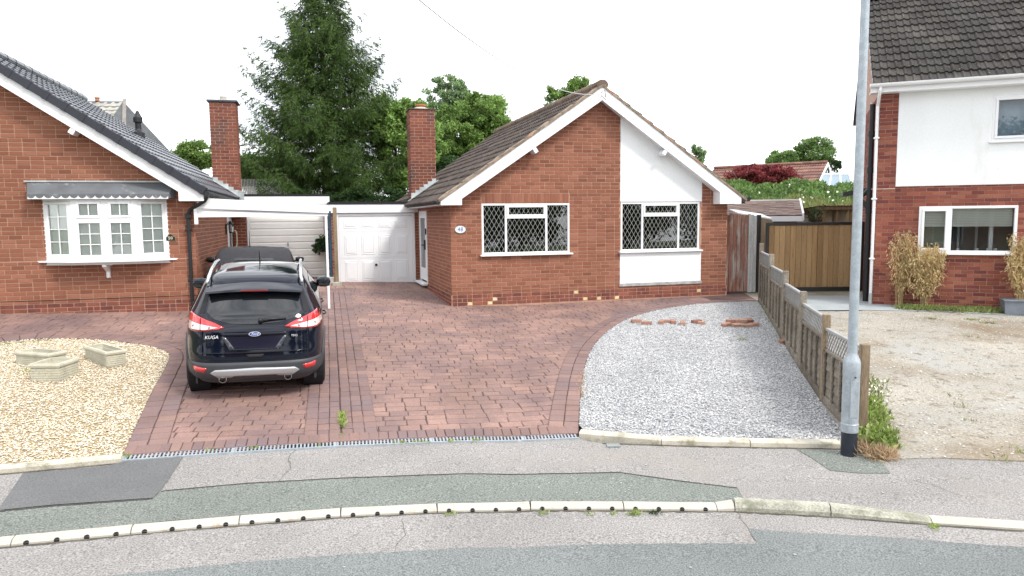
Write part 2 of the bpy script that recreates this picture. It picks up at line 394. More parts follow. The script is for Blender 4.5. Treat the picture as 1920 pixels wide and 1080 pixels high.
SPK = lambda s, c, lo=.60, hi=.68: (s, lo, hi, c, 90)
m_soilbase = M('garden_ground', (.10, .12, .05), .95, nscale=1, namt=.3, fine=.3)
m_asph_pink = M('worn_pink_tarmac', (.272, .259, .249), .93, nscale=.9, namt=.11, fine=.48, fscale=75, bump=.7, bscale=110, spec=.15, stain=[(1, .62, .70, (.12, .11, .108), 75), (2, .655, .70, (.42, .40, .385), 60), (4, .55, .8, (.30, .275, .24), .7)])
m_asph_blue = M('blue_grey_tarmac', (.180, .191, .189), .93, nscale=.7, namt=.12, fine=.46, fscale=80, bump=.7, bscale=110, spec=.15, stain=[(1, .60, .68, (.055, .063, .066), 80), (2, .645, .70, (.28, .295, .29), 66)])
m_asph_dark = M('dark_patch_tarmac', (.142, .143, .145), .93, nscale=1.5, namt=.08, fine=.26, fscale=85, bump=.6, bscale=110, spec=.15, stain=[(1, .64, .70, (.26, .26, .25), 80)])
m_asph_green = M('green_grey_tarmac', (.182, .197, .178), .93, nscale=1, namt=.11, fine=.50, fscale=70, bump=.8, bscale=100, spec=.15, stain=[(1, .60, .67, (.065, .075, .068), 62), (2, .635, .69, (.31, .345, .31), 55)])
m_kerb = M('pale_kerb_concrete', (.45, .425, .37), .85, nscale=3, namt=.08, fine=.1, bump=.3, stain=[(1, .60, .72, (.42, .22, .12), 5.5), (2, .64, .8, (.33, .30, .24), 9)])
m_kerb_grey = M('grey_kerb_concrete', (.36, .35, .29), .9, nscale=4, namt=.2, fine=.28, fscale=60, bump=.6, stain=[(1, .5, .7, (.20, .20, .15), 7)])
m_edging = M('edging_concrete', (.50, .46, .38), .9, nscale=4, namt=.18, fine=.15, bump=.4, stain=[(1, .52, .7, (.22, .21, .14), 6)])
m_joint = M('paving_joint', (.095, .06, .056), .95, nscale=4, namt=.25)
def pavermat(name, cols):
    return M(name, None, .72, cols=cols, nscale=1.1, namt=.22, fine=.22, fscale=60, bump=.6, bscale=35, spec=.35,
             stain=[(1, .46, .64, (.165, .110, .106), .7), (3, .54, .74, (.31, .20, .155), .9), (2, .60, .76, (.16, .105, .108), 3.2)])
m_paver = pavermat('imprinted_concrete', [(.235, .146, .126), (.262, .163, .138), (.212, .137, .123), (.295, .184, .150), (.242, .152, .131)])
m_paver_e = M('border_paver', None, .75, cols=[(.19, .122, .110), (.225, .14, .12), (.165, .11, .105), (.245, .155, .13)], nscale=1.1, namt=.2, fine=.22, bump=.5, bscale=35, spec=.35, stain=[(1, .47, .68, (.18, .13, .135), .9)])
m_grav_w = M('white_gravel_bed', (.30, .30, .30), .95, nscale=40, namt=.4, fine=.5, fscale=90, bump=1, bscale=60)
m_grav_y = M('golden_gravel_bed', (.30, .235, .14), .95, nscale=40, namt=.3, fine=.4, fscale=90, bump=1, bscale=60)
m_stone_w = M('white_stone', None, .8, cols=[(.56, .56, .56), (.47, .48, .50), (.66, .65, .63), (.11, .115, .14), (.60, .60, .60), (.33, .335, .36), (.66, .66, .65)], namt=.1, nscale=1.2)
m_stone_y = M('golden_stone', None, .8, cols=[(.64, .54, .38), (.72, .67, .55), (.53, .38, .22), (.74, .72, .65), (.66, .60, .46), (.47, .33, .20), (.70, .67, .58)], namt=.1, nscale=1.5)
m_soil = M('bare_yard_soil', (.345, .32, .275), .97, nscale=.8, namt=.16, fine=.34, fscale=42, bump=1, bscale=22, spec=.1,
           stain=[(1, .50, .68, (.225, .175, .12), .42), (2, .50, .62, (.345, .335, .31), .7), (4, .56, .66, (.19, .165, .13), 5), (5, .60, .66, (.46, .45, .42), 28), (6, .60, .66, (.13, .12, .11), 34)])
m_slab = M('blue_grey_slab', (.33, .36, .37), .9, nscale=2, namt=.1, fine=.15)

sheet('ground', [(-160, -30), (160, -30), (160, 330), (-160, 330)], -.12, m_soilbase)
kerb_f = [(-760, 1116), (-260, 1052), (0, 1026.7), (166.7, 1010.7), (316.7, 996), (500, 981), (633, 970.7), (816.7, 961.7), (993, 957.3), (1170, 957.3), (1280, 959), (1376.7, 959.3), (1560, 969), (1746.7, 984), (1920, 995.5), (2200, 1012), (2760, 1052)]
KR = -.036
kerb_w = GP(kerb_f, KR)
KW = .105
def resample(p, step, closed=False):
    p = [np.array(q) for q in p]; L = [0]
    for a, b in zip(p, p[1:]): L.append(L[-1] + np.linalg.norm(b - a))
    n = max(1, round(L[-1] / step)); out = []
    for k in range(n + 1):
        s = L[-1] * k / n; i = min(max(np.searchsorted(L, s) - 1, 0), len(p) - 2)
        t = (s - L[i]) / (L[i + 1] - L[i] + 1e-9); out.append(p[i] + (p[i + 1] - p[i]) * t)
    return out
def offset_path(p, d):
    out = []
    for i in range(len(p)):
        a = np.array(p[max(i - 1, 0)]); b = np.array(p[min(i + 1, len(p) - 1)]); t = (b - a) / np.linalg.norm(b - a)
        out.append(tuple(np.array(p[i]) + d * np.array([-t[1], t[0]])))
    return out
kerb_b = offset_path(kerb_w, KW)
road_edge_dark = [(-260, 1118), (233, 1078), (333, 1067), (500, 1051.7), (637, 1041.7), (873, 1028), (1073, 1023), (1273, 1020), (1420, 1020), (1403, 991.7), (1493, 1000), (1647, 1006.7), (1813, 1020), (1920, 1026.7), (2200, 1040)]
kext = [(kerb_w[0][0] - 12, kerb_w[0][1] - 4.2)] + kerb_w + [(kerb_w[-1][0] + 14, kerb_w[-1][1] - 5.5)]
kextb = [(kerb_b[0][0] - 12, kerb_b[0][1] - 4.2)] + kerb_b + [(kerb_b[-1][0] + 14, kerb_b[-1][1] - 5.5)]
sheet('road', kext[::-1] + [(-20, -9), (22, -9)], KR, m_asph_pink)
drain_px = [(228, 860), (330, 852.5), (430, 845.5), (640, 833), (860, 824), (1083, 818)]
drain = GP(drain_px)
edge_w_px = [(1085, 821), (1092, 824), (1104, 827.5), (1130, 831), (1313, 837), (1577, 841.7)]
edge_w = GP(edge_w_px)
edge_y_px = [(-260, 905), (0, 889), (100, 880), (228, 868)]
edge_y = GP(edge_y_px)
yard_front = GP([(1640, 846), (1660, 862), (1760, 860), (1920, 866), (2200, 875)])
foot = [kextb[0]] + [(edge_y[0][0] - 9, edge_y[0][1] - 3.2)] + edge_y[:-1] + [tuple(drain[0])] + drain[1:] + edge_w + yard_front + [(yard_front[-1][0] + 12, yard_front[-1][1] - 3.8), kextb[-1]] + kextb[-2:0:-1]
sheet('pavement', foot, 0, m_asph_pink, skirt=.06)
gs = GP([(-120, 972), (0, 960), (100, 950), (287, 936.7), (303, 921.7), (467, 907), (637, 897.5), (873, 889), (1160, 886.7), (1280, 903.5), (1383, 916), (1393, 936.5)])
kb = [p for p in kerb_b if gs[0][0] + .15 < p[0] < gs[-1][0] - .05]
def rag(p, amp=.006, step=.05):
    q = [np.array(v) for v in resample(p, step)]
    return [tuple(v + np.random.uniform(-amp, amp, 2)) for v in q]
seam_l = rag(gs, .004)
sheet('tarmac_joint', [(p[0], p[1] + .006) for p in seam_l] + [(p[0], p[1] - .012) for p in seam_l[::-1]], .009, M('tarmac_joint', (.06, .055, .05), .95, namt=.3))
sheet('pavement_strip', [gs[0], (gs[0][0] + .1, gs[0][1] - .62)] + kb + gs[:0:-1], .005, m_asph_green)
red = GP(road_edge_dark, KR)
sheet('road_surface', [(red[0][0] - 10, red[0][1] - 3.6)] + [(-18, -8.5), (20, -8.5)] + [(red[-1][0] + 12, red[-1][1] - 4.8)] + rag(red)[::-1], KR + .006, m_asph_blue)

sheet('pavement_patch', GP([(43, 889), (0, 952), (0, 958), (100, 948), (287, 935), (303, 919), (343, 858), (236, 866), (200, 875), (100, 884)]), .009, m_asph_dark)
sheet('pavement_patch', GP([(1493, 843), (1520, 858), (1557, 883), (1613, 888), (1670, 888), (1650, 862), (1607, 847)]), .005, m_asph_green)

# driveway: sheet plus border strips and imprinted blocks
wcurve_px = [(1085, 817), (1087, 770), (1090, 730), (1096, 690), (1108, 657), (1128, 632), (1160, 607), (1200, 590), (1260, 577), (1330, 569.5), (1424, 566)]
ycurve_px = [(228, 857), (275, 755), (306, 698), (320, 671), (311, 659), (285, 652), (259, 647), (181, 638), (91, 635.5), (0, 643), (-200, 672)]
wcurve = GP(wcurve_px); ycurve = GP(ycurve_px)
def smooth_path(p, it=2):
    for _ in range(it):
        q = [p[0]]
        for a, b in zip(p, p[1:]):
            q += [(a[0] * .75 + b[0] * .25, a[1] * .75 + b[1] * .25), (a[0] * .25 + b[0] * .75, a[1] * .25 + b[1] * .75)]
        p = q + [p[-1]]
    return p
wcs = smooth_path(wcurve); ycs = smooth_path(ycurve)
dreg = drain + wcs[1:] + [(5.9, 18.6), (6.0, 20.4), (-1.2, 19.2), (-4.3, 21.2), (-13, 19.2)] + ycs[::-1]
drive = sheet('driveway', dreg, .002, m_joint)
drive['kind'] = 'structure'

def block(poly, base, h, inset=.010):
    c = np.mean(poly, axis=0); mb = MB(); n = len(poly)
    z = lambda p, o: hz(p[0], p[1]) + o - cz
    cz = hz(*c) + base
    vs = []
    for k, (o, s) in enumerate(((0, 0), (h * .65, .0), (h, 1))):
        for p in poly:
            d = np.array(p) - c; L = np.linalg.norm(d) + 1e-9
            q = c + d * (1 - s * min(inset / L * 1.5, .5)); vs.append((q[0] - c[0], q[1] - c[1], z(q, base + o)))
    fs = [tuple(range(2 * n, 3 * n))] + [(k * n + i, k * n + (i + 1) % n, (k + 1) * n + (i + 1) % n, (k + 1) * n + i) for k in range(2) for i in range(n)]
    mb.add(vs, fs); return (None, mb, Matrix.Translation((c[0], c[1], cz)), None)
blocks = []
def ccw(p): return p if area(p) > 0 else p[::-1]
def strip(path, offs, cell, base, mat, jit=.0, jt=.012):
    P = resample(path, cell)
    rows = [offset_path([tuple(q) for q in P], o) for o in offs]
    for a, b in zip(rows, rows[1:]):
        for i in range(len(P) - 1):
            q = [a[i], a[i + 1], b[i + 1], b[i]]; c = np.mean(q, axis=0)
            e1 = np.array(a[i + 1]) - np.array(a[i]); e2 = np.array(b[i]) - np.array(a[i]); l1, l2 = np.linalg.norm(e1), np.linalg.norm(e2)
            q = [tuple(c + (np.array(p) - c) * .5 * ((1 - jt / l1) + (1 - jt / l2)) + np.array([random.uniform(-.004, .004), random.uniform(-.004, .004)])) for p in q]
            k, mb, T, _ = block(ccw(q), base, .010 + random.uniform(-.002, .002)); blocks.append((k, mb, T, mat))
def strip_base(path, o0, o1, off):
    a = offset_path(path, o0); b = offset_path(path, o1)
    sheet('driveway_border', a + b[::-1], off, m_joint)
seam = GP([(640.5, 831.5), (637, 740), (631, 640), (624.5, 548)])
seam = [tuple(p) for p in resample(seam, .6)]
strip_base(seam, -.40, .40, .013)
strip(seam, [-.40, -.26, -.13, -.006], .20, .016, m_paver_e, jt=.009); strip(seam, [.006, .13, .26, .40], .20, .016, m_paver_e, jt=.009)
strip_base(wcs, .0, .36, .014)
strip(wcs, [.005, .18, .36], .20, .017, m_paver_e)
strip_base(ycs, -.0, -.40, .014)
strip(ycs, [-.005, -.20, -.40], .20, .017, m_paver_e)
strip_base(drain, .02, .30, .0165)
strip(drain, [.03, .29], .105, .0195, m_paver_e)
# main field
ang = math.atan2(drain[-1][1] - drain[0][1], drain[-1][0] - drain[0][0]) - R(1.5); ca, sa = math.cos(ang), math.sin(ang)
def inpoly(x, y, poly):
    c = False; j = len(poly) - 1
    for i in range(len(poly)):
        xi, yi = poly[i]; xj, yj = poly[j]
        if (yi > y) != (yj > y) and x < (xj - xi) * (y - yi) / (yj - yi) + xi: c = not c
        j = i
    return c
H48P = (float(G(848, 575)[0]), float(G(848, 575)[1])); A48 = R(16)
H50P = (float(G(372, 583)[0]), float(G(372, 583)[1])); A50 = R(14.6)
HRP = (float(G(1636, 571)[0]), float(G(1636, 571)[1])); AR = R(-22)
def rect_of(P, a, x0, x1, y0, y1):
    return [(P[0] + x * math.cos(a) - y * math.sin(a), P[1] + x * math.sin(a) + y * math.cos(a)) for x, y in ((x0, y0), (x1, y0), (x1, y1), (x0, y1))]
H48FP = rect_of(H48P, A48, .1, 6.75, .1, 9); H50FP = rect_of(H50P, A50, -9, -.1, .1, 9)
v = -1.0; row = 0
ox, oy = drain[0]
while v < 13.5:
    hgt = random.choice((.155, .165, .175, .18))
    u = -10 - random.random() * .2
    while u < 10:
        w = random.choice((.20, .235, .25, .26))
        cx, cy = u + w / 2, v + hgt / 2
        q = [(ox + x * ca - y * sa, oy + x * sa + y * ca) for x, y in ((u + .006, v + .006), (u + w - .006, v + .006), (u + w - .006, v + hgt - .006), (u + .006, v + hgt - .006))]
        u += w
        X, Y = ox + cx * ca - cy * sa, oy + cx * sa + cy * ca
        if Y > 7 and X < -0.62 * Y - 2.2: continue
        if inpoly(X, Y, H48FP) or inpoly(X, Y, H50FP): continue
        j = lambda p: (p[0] + random.uniform(-.010, .010), p[1] + random.uniform(-.008, .008))
        q = [j(p) for p in q]
        ins = [inpoly(p[0], p[1], dreg) for p in q]
        if not any(ins) and not inpoly(X, Y, dreg): continue
        if not all(ins):
            q = clip(dreg if area(dreg) > 0 else dreg[::-1], q)
            if len(q) < 3 or abs(area(q)) < .004 or len(q) > 9: continue
        k, mb, T, _ = block(ccw(q), .002, .008 + random.uniform(-.0015, .002)); blocks.append((k, mb, T, m_paver))
    v += hgt; row += 1
emit(blocks, drive, Matrix.Identity(4), 'paver', 'paving_blocks', 300)

# ------------------------------------------------------------------ kerb stones
kpx = [-740, -470, -215, 20, 245, 448, 639, 820, 995, 1170, 1345, 1378, 1558, 1748, 1938, 2130, 2330, 2540, 2755]
def on_kerb(px):
    for a, b in zip(kerb_f, kerb_f[1:]):
        if a[0] <= px <= b[0]:
            t = (px - a[0]) / (b[0] - a[0]); return tuple(G(px, a[1] + t * (b[1] - a[1]), KR)[:2])
kp = [on_kerb(x) for x in kpx]
kerb = tag(bpy.data.objects.new('kerb', None), kind='structure'); COL.objects.link(kerb)
def kerb_prof(up, notch=False):    # (across, height) from front bottom
    p = [(0, -.04), (0, up * .45), (.030, up - .004), (.042, up), (KW, up), (KW, -.04)]
    return p
for i, (a, b) in enumerate(zip(kp, kp[1:])):
    a = np.array(a); b = np.array(b); t = (b - a) / np.linalg.norm(b - a); nn = np.array([-t[1], t[0]]); L = np.linalg.norm(b - a)
    left = kpx[i] < 1345; u0 = u1 = .040
    if kpx[i] == 1345: u0, u1 = .040, .066
    if kpx[i] == 1378: u0, u1 = .085, .085
    if kpx[i] == 1558: u0, u1 = .085, .042
    mb = MB(); holes = []
    cuts = [(0.004, None)]
    if left and kpx[i] != 1345:
        for k in range(4):
            c = L * (k + .5) / 4; cuts += [(c - .023, 'h'), (c + .023, None)]
    cuts.append((L - .004, 'end'))
    for (s0, k0), (s1, _) in zip(cuts, cuts[1:]):
        up = lambda s: u0 + (u1 - u0) * s / L
        def P(s, q): 
            p = a + t * s + nn * q[0]; return (p[0], p[1], hz(p[0], p[1]) + KR + q[1])
        prof = kerb_prof(1)
        pr = lambda s: kerb_prof(up(s))
        A, B = [P(s0, q) for q in pr(s0)], [P(s1, q) for q in pr(s1)]; n = len(A)
        mb.add(A + B, [tuple(range(n)), tuple(range(2 * n - 1, n - 1, -1))] + [(j, j + n, (j + 1) % n + n, (j + 1) % n) for j in range(n)], 0)
        if k0 == 'h': holes.append((s0, s1))
    grey = kpx[i] in (1378, 1558)
    ks = mb.build('kerb_stone', m_kerb_grey if grey else m_kerb, kerb, fixn=True)
    for s0, s1 in holes:  # dark decals on the uncut face, painting the shade inside each drain hole
        c = (s0 + s1) / 2; hb = MB()
        def KP(ds, z, o=.003):
            zb_ = u0 * .45; q_ = 0 if z <= zb_ + 1e-6 else (z - zb_) / (u0 * .55 - .004) * .030
            p = a + t * (c + ds) + nn * (q_ - o); return (p[0], p[1], hz(p[0], p[1]) + KR + z + (o * .8 if z > zb_ else 0))
        zb_ = u0 * .45
        hb.add([KP(-.015, -.002), KP(.015, -.002), KP(.020, zb_), KP(-.020, zb_)], [(0, 1, 2, 3)])
        hb.add([KP(-.020 * math.cos(math.pi * k / 8), zb_ + .0001 + .011 * math.sin(math.pi * k / 8)) for k in range(9)][::-1], [tuple(range(9))]); hb.build('drain_hole_shade', m_dark, ks)

def edging(name, path, step, w, h0, h1, mat, label, cat):
    """low concrete edging, a row of units on the ground"""
    root = empty(name, (path[0][0], path[0][1], hz(*path[0])), 0, label, cat)
    P = resample(path, step)
    for a, b in zip(P, P[1:]):
        t = (b - a) / np.linalg.norm(b - a); nn = np.array([-t[1], t[0]]); mb = MB(); vs = []
        for p in (a + t * .004, b - t * .004):
            for q, z in ((0, h0), (0, h1 - .012), (.012, h1), (w - .01, h1), (w, h1 - .01), (w, h0)):
                r = p + nn * q; vs.append((r[0] - root.location[0], r[1] - root.location[1], hz(r[0], r[1]) + z - root.location[2]))
        n = 6; mb.add(vs, [tuple(range(n)), tuple(range(2 * n - 1, n - 1, -1))] + [(j, j + n, (j + 1) % n + n, (j + 1) % n) for j in range(n)])
        mb.build('edging_stone', mat, root, fixn=True)
    return root
edging('kerb_edging', smooth_path(edge_w[:4]) + edge_w[4:], .86, .13, -.05, .062, m_edging, 'low concrete edging along the front of the white gravel', 'edging')
edging('kerb_edging', edge_y, .86, .12, -.05, .055, m_edging, 'low mossy concrete edging along the front of the golden gravel', 'edging')

# drain channel
dr = empty('drain_channel', (drain[0][0], drain[0][1], hz(*drain[0])), 0, 'galvanised slotted drainage channel along the foot of the block driveway', 'drain')
DP = [np.array(p) for p in resample(drain, .12)]
def dsheet(o0, o1, z, zz, mat, name):
    mb = MB()
    for a, b in zip(DP, DP[1:]):
        pa = []
        for p in (a, b):
            t = (b - a) / np.linalg.norm(b - a); nn = np.array([-t[1], t[0]])
            for q, h in ((o0, z), (o0, zz), (o1, zz), (o1, z)):
                r = p + nn * q; pa.append((r[0] - dr.location[0], r[1] - dr.location[1], hz(*r) + h - dr.location[2]))
        mb.add(pa, [(0, 1, 2, 3), (7, 6, 5, 4)] + [(j, j + 4, (j + 1) % 4 + 4, (j + 1) % 4) for j in range(4)])
    mb.build(name, mat, dr, fixn=True)
dsheet(-.085, .045, -.02, .006, m_dark, 'channel')
dsheet(-.10, -.080, .0, .020, m_galv, 'channel_rim'); dsheet(.040, .060, .0, .020, m_galv, 'channel_rim')
gr = MB(); tot = 0
P = resample(drain, .038)
for i, (a, b) in enumerate(zip(P, P[1:])):
    t = (b - a) / np.linalg.norm(b - a); nn = np.array([-t[1], t[0]]); w = .017 if i % 27 else .034
    vs = []
    for z in (.004, .018):
        for s, q in ((0, -.08), (w, -.08), (w, .04), (0, .04)):
            r = a + t * s + nn * q; vs.append((r[0] - dr.location[0], r[1] - dr.location[1], hz(*r) + z - dr.location[2]))
    gr.add(vs, [(4, 5, 6, 7), (0, 1, 5, 4), (1, 2, 6, 5), (2, 3, 7, 6), (3, 0, 4, 7)])
gr.build('grating', m_galv, dr, kind='stuff')

# gravel
def pip(xs, ys, poly):
    ins = np.zeros(len(xs), bool); j = len(poly) - 1
    for i in range(len(poly)):
        xi, yi = poly[i]; xj, yj = poly[j]
        c = ((yi > ys) != (yj > ys)) & (xs < (xj - xi) * (ys - yi) / (yj - yi + 1e-12) + xi); ins ^= c; j = i
    return ins
def scatter_stones(name, poly, n, r0, r1, mat, z=.012, kind='stuff', flat=.6, near=None):
    xs0, ys0 = np.array(poly).min(0); xs1, ys1 = np.array(poly).max(0)
    x = np.random.uniform(xs0, xs1, n * 3); y = np.random.uniform(ys0, ys1, n * 3)
    k = pip(x, y, poly); x, y = x[k][:n], y[k][:n]; n = len(x)
    base = np.array([(1, 0, 0), (0, 1, 0), (-1, 0, 0), (0, -1, 0), (0, 0, 1), (.3, .3, .75)], float)
    fs = np.array([(0, 1, 5), (1, 4, 5), (4, 0, 5), (1, 2, 4), (2, 3, 4), (3, 0, 4)])
    s = np.random.uniform(r0, r1, (n, 1, 1)); a = np.random.uniform(0, 6.28, n)
    sx = np.random.uniform(.7, 1.4, (n, 1)); v = np.repeat(base[None], n, 0) * s
    v += np.random.uniform(-.25, .25, v.shape) * s
    v[:, :, 0] *= sx; v[:, :, 2] *= flat
    ca_, sa_ = np.cos(a)[:, None], np.sin(a)[:, None]; vx = v[:, :, 0] * ca_ - v[:, :, 1] * sa_; vy = v[:, :, 0] * sa_ + v[:, :, 1] * ca_
    v[:, :, 0], v[:, :, 1] = vx + x[:, None], vy + y[:, None]; v[:, :, 2] += (hzv(x, y) + z + np.random.uniform(-.006, .006, n))[:, None]
    F = (fs[None] + (np.arange(n) * 6)[:, None, None]).reshape(-1, 3)
    me = bpy.data.meshes.new(name); me.from_pydata(v.reshape(-1, 3).tolist(), [], F.tolist()); me.materials.append(mat)
    o = bpy.data.objects.new(name, me); COL.objects.link(o); o['kind'] = kind; return o
fence_px = [(1425.3, 566.4), (1444, 594.9), (1470.1, 637.7), (1502.7, 689.5), (1544.7, 751.8), (1614.8, 828)]
fence_w = GP(fence_px)
edge_wb = offset_path(edge_w, .12)
gw = edge_wb[1:] + [(fence_w[5][0] - .12, fence_w[5][1] + .0)] + [(p[0] - .06, p[1]) for p in fence_w[4::-1]] + wcs[::-1][1:-3]
edge_yb = offset_path(edge_y, .11)
gy = [(ycs[-1][0], edge_yb[0][1])] + edge_yb[1:] + ycs[2:]
sheet('gravel_bed', gw, .010, m_grav_w)
sheet('gravel_bed', gy, .010, m_grav_y)
scatter_stones('white_gravel', gw, 70000, .0065, .0135, m_stone_w, .018)
scatter_stones('golden_gravel', gy, 46000, .007, .0145, m_stone_y, .018)
# right-hand yard
yard = [(fence_w[5][0] + .1, fence_w[5][1] - .25)] + yard_front[1:] + [(24, 3.5), (24, 13.4)] + GP([(1920, 594), (1760, 586), (1622, 583)]) + [(p[0] + .1, p[1]) for p in fence_w[1:5]]
sheet('yard', yard, .012, m_soil, skirt=.04)
sheet('verge_soil', [(3.62, 7.3)] + [(p[0], p[1] - .3) for p in yard_front] + [(24, 3.4), (24, 18), (5.6, 18)] + [(fence_w[0][0] - .1, fence_w[0][1])] + [(p[0] - .1, p[1]) for p in fence_w[1:]], -.004, m_soil)
sheet('slab_path', GP([(1427, 556), (1640, 556), (1920, 560)]) + [(24, 9.5)] + GP([(1920, 594), (1760, 586), (1622, 583), (1446, 584)]), .02, m_slab)
scatter_stones('yard_stones', yard, 14000, .005, .018, M('yard_stone', None, .9, cols=[(.5, .47, .40), (.62, .60, .55), (.30, .27, .22), (.44, .38, .30)], namt=.1), .016)

# ================================================================== houses
def rootmw(P, z, a): return Matrix.Translation((P[0], P[1], z)) @ Matrix.Rotation(a, 4, 'Z')
SIDEV = {}
def tile_mesh(w=.30, l=.42, t=.048, prof=None):
    """x across, y up slope, z normal; double roman"""
    if prof is None: prof = [(0, .0), (.025, .026), (.055, .026), (.08, .0), (.15, 0), (.175, .026), (.205, .026), (.23, .0), (.30, 0)]
    mb = MB(); n = len(prof); k = w / prof[-1][0]
    vs = [(x * k, 0, z - t) for x, z in prof] + [(x * k, 0, z) for x, z in prof] + [(x * k, l, z - t * .9) for x, z in prof]
    fs = [(i, i + 1, n + i + 1, n + i) for i in range(n - 1)] + [(n + i, n + i + 1, 2 * n + i + 1, 2 * n + i) for i in range(n - 1)]
    fs += [(0, n, 2 * n), (n - 1, 3 * n - 1, 2 * n - 1)]
    mb.add(vs, fs); return mb
TM_ROMAN = tile_mesh()
TM_FLAT = tile_mesh(prof=[(0, .004), (.05, .0), (.15, 0), (.19, .020), (.24, .024), (.28, .020), (.30, .004)])
def tile_slope(O, E, S, length, rise_len, gauge, tm, mat, w=.30, key='t', jitter=.0015):
    """O eave corner, E unit along eave, S unit up slope"""
    O, E, S = Vector(O), Vector(E).normalized(), Vector(S).normalized(); N = E.cross(S)
    if N.z < 0: N = -N
    res = []; rows = int(rise_len / gauge + .5); cols = int(length / w + .5); w2 = length / cols
    for r in range(rows):
        for c in range(cols):
            p = O + E * (c * w2) + S * (r * gauge - .03) + N * (.026 + random.uniform(-jitter, jitter * 2))
            if E.cross(S).z < 0:   # keep handedness by running the tile the other way
                p = p + E * w2; X = -E
            else: X = E
            T = Matrix(((X.x, S.x, N.x, p.x), (X.y, S.y, N.y, p.y), (X.z, S.z, N.z, p.z), (0, 0, 0, 1)))
            T = T @ Matrix.Rotation(random.uniform(-.004, .004), 4, 'Z')
            res.append((key, tm, T, mat))
    return res
def ridge_tiles(parent, a, b, r, mat, name='ridge_tile', seg=.45):
    a, b = Vector(a), Vector(b); L = (b - a).length; n = max(1, int(L / seg)); t = (b - a) / L
    side = t.cross(Vector((0, 0, 1))).normalized(); up = side.cross(t)
    mb = MB(); q = []
    for s, rr in ((0, r * 1.06), (.03, r * 1.06), (L / n - .008, r)):
        for k in range(9):
            an = math.pi * (-.17 + 1.34 * k / 8); q.append(tuple(t * s + side * (math.cos(an) * rr) + up * (math.sin(an) * rr * .85)))
    mb.add(q, [(i * 9 + k, i * 9 + k + 1, i * 9 + 10 + k, i * 9 + 9 + k) for i in range(2) for k in range(8)] + [tuple(range(8, -1, -1)), tuple(range(18, 27))])
    me = mb.mesh(name, mat)
    for i in range(n):
        o = bpy.data.objects.new(name, me); COL.objects.link(o); o.parent = parent
        o.location = a + t * (i * L / n); o.rotation_euler = (random.uniform(-.01, .01), random.uniform(-.01, .01), random.uniform(-.01, .01))
def barge(mb, pts, y, t):   # polygon in XZ at depth y, thickness t backwards
    mb.prism([(x, y, z) for x, z in pts], (0, t, 0))
def pane_rect(parent, x0, x1, z0, z1, y, mat, name='pane'):
    mb = MB(); mb.box(x0, x1, y, y + .008, z0, z1); return mb.build(name, mat, parent)
def frame_rect(mb, x0, x1, z0, z1, y0, y1, w, mi=0):
    mb.bbox(x0, x1, y0, y1, z0, z0 + w, .006, mi); mb.bbox(x0, x1, y0, y1, z1 - w, z1, .006, mi)
    mb.bbox(x0, x0 + w, y0, y1, z0 + w, z1 - w, .006, mi); mb.bbox(x1 - w, x1, y0, y1, z0 + w, z1 - w, .006, mi)
def lead(mb, x0, x1, z0, z1, y, dx=.108, dz=.178, w=.0026):
    """diamond leading clipped to the pane; y = front"""
    rect = [(x0, z0), (x1, z0), (x1, z1), (x0, z1)]; cx, cz = (x0 + x1) / 2, (z0 + z1) / 2
    for sgn in (1, -1):
        d = np.array([dx, sgn * dz]); L = np.linalg.norm(d); d /= L; n = np.array([-d[1], d[0]])
        st = dx * dz / L
        k = int(3 / st)
        for i in range(-k, k + 1):
            c = np.array([cx, cz]) + n * (i + .5) * st
            q = [tuple(c - d * 4 - n * w), tuple(c + d * 4 - n * w), tuple(c + d * 4 + n * w), tuple(c - d * 4 + n * w)]
            q = clip(ccw(q), rect)
            if len(q) > 2 and area(q) > 1e-5: mb.prism([(x, y, z) for x, z in q], (0, .004 if sgn > 0 else .0045, 0))

# ---------------------------------------------------------------- number 48
Z48 = .063
h48 = empty('bungalow', (*H48P, Z48), A48, 'red brick bungalow with a brown tiled gable roof, white render panel and diamond leaded windows', 'house', 'brick bungalows')
MW48 = rootmw(H48P, Z48, A48)
WD = 6.84; AP = 3.42; SL = .68; D48 = 8.6; EZ = 2.25
outl = [(0, -.25), (WD, -.25), (WD, EZ + .02), (AP, EZ + SL * AP + .02), (0, EZ + .02)]
win1 = (.69, 2.75, 1.125, 2.25); win2 = (4.02, 6.08, 1.125, 2.27); panel = (4.0, 6.125, .372, 9)
wb = MB(); wall_body(wb, f_front(), outl, [win1, win2], .25, (0, -1, 0))
door = (-4.36, -3.18, .22, 2.13)
sideo = [(-D48, -.3), (0, -.3), (0, EZ), (-D48, EZ)]
wall_body(wb, f_left(), [(-D48, -.3), (-.25, -.3), (-.25, EZ), (-D48, EZ)], [door], .25, (-1, 0, 0))
wall_body(wb, f_right(WD), [(.25, -.3), (D48, -.3), (D48, EZ), (.25, EZ)], [], .25, (1, 0, 0))
wall_body(wb, f_front(D48 - .25), outl, [], .25, (0, -1, 0))
w48 = wb.build('wall', m_mortar, h48)
rm = MB(); rm.box(.26, WD - .26, .3, D48 - .3, .1, .12); rm.box(.26, WD - .26, 3.2, 3.25, .12, 2.28); rm.box(3.2, 3.3, .3, 3.2, .12, 2.28)
rm.box(.26, WD - .26, .26, D48 - .3, 2.28, 2.30); rm.build('interior', m_room, h48)
pcs = brick_pieces(f_front(), frame_front(), outl, [(win1[0] - .01, win1[1] + .01, win1[2] - .04, win1[3] + .225), panel, (4.0, 6.125, .30, .38)], m_brick, plinth=(m_plinth, m_cream))
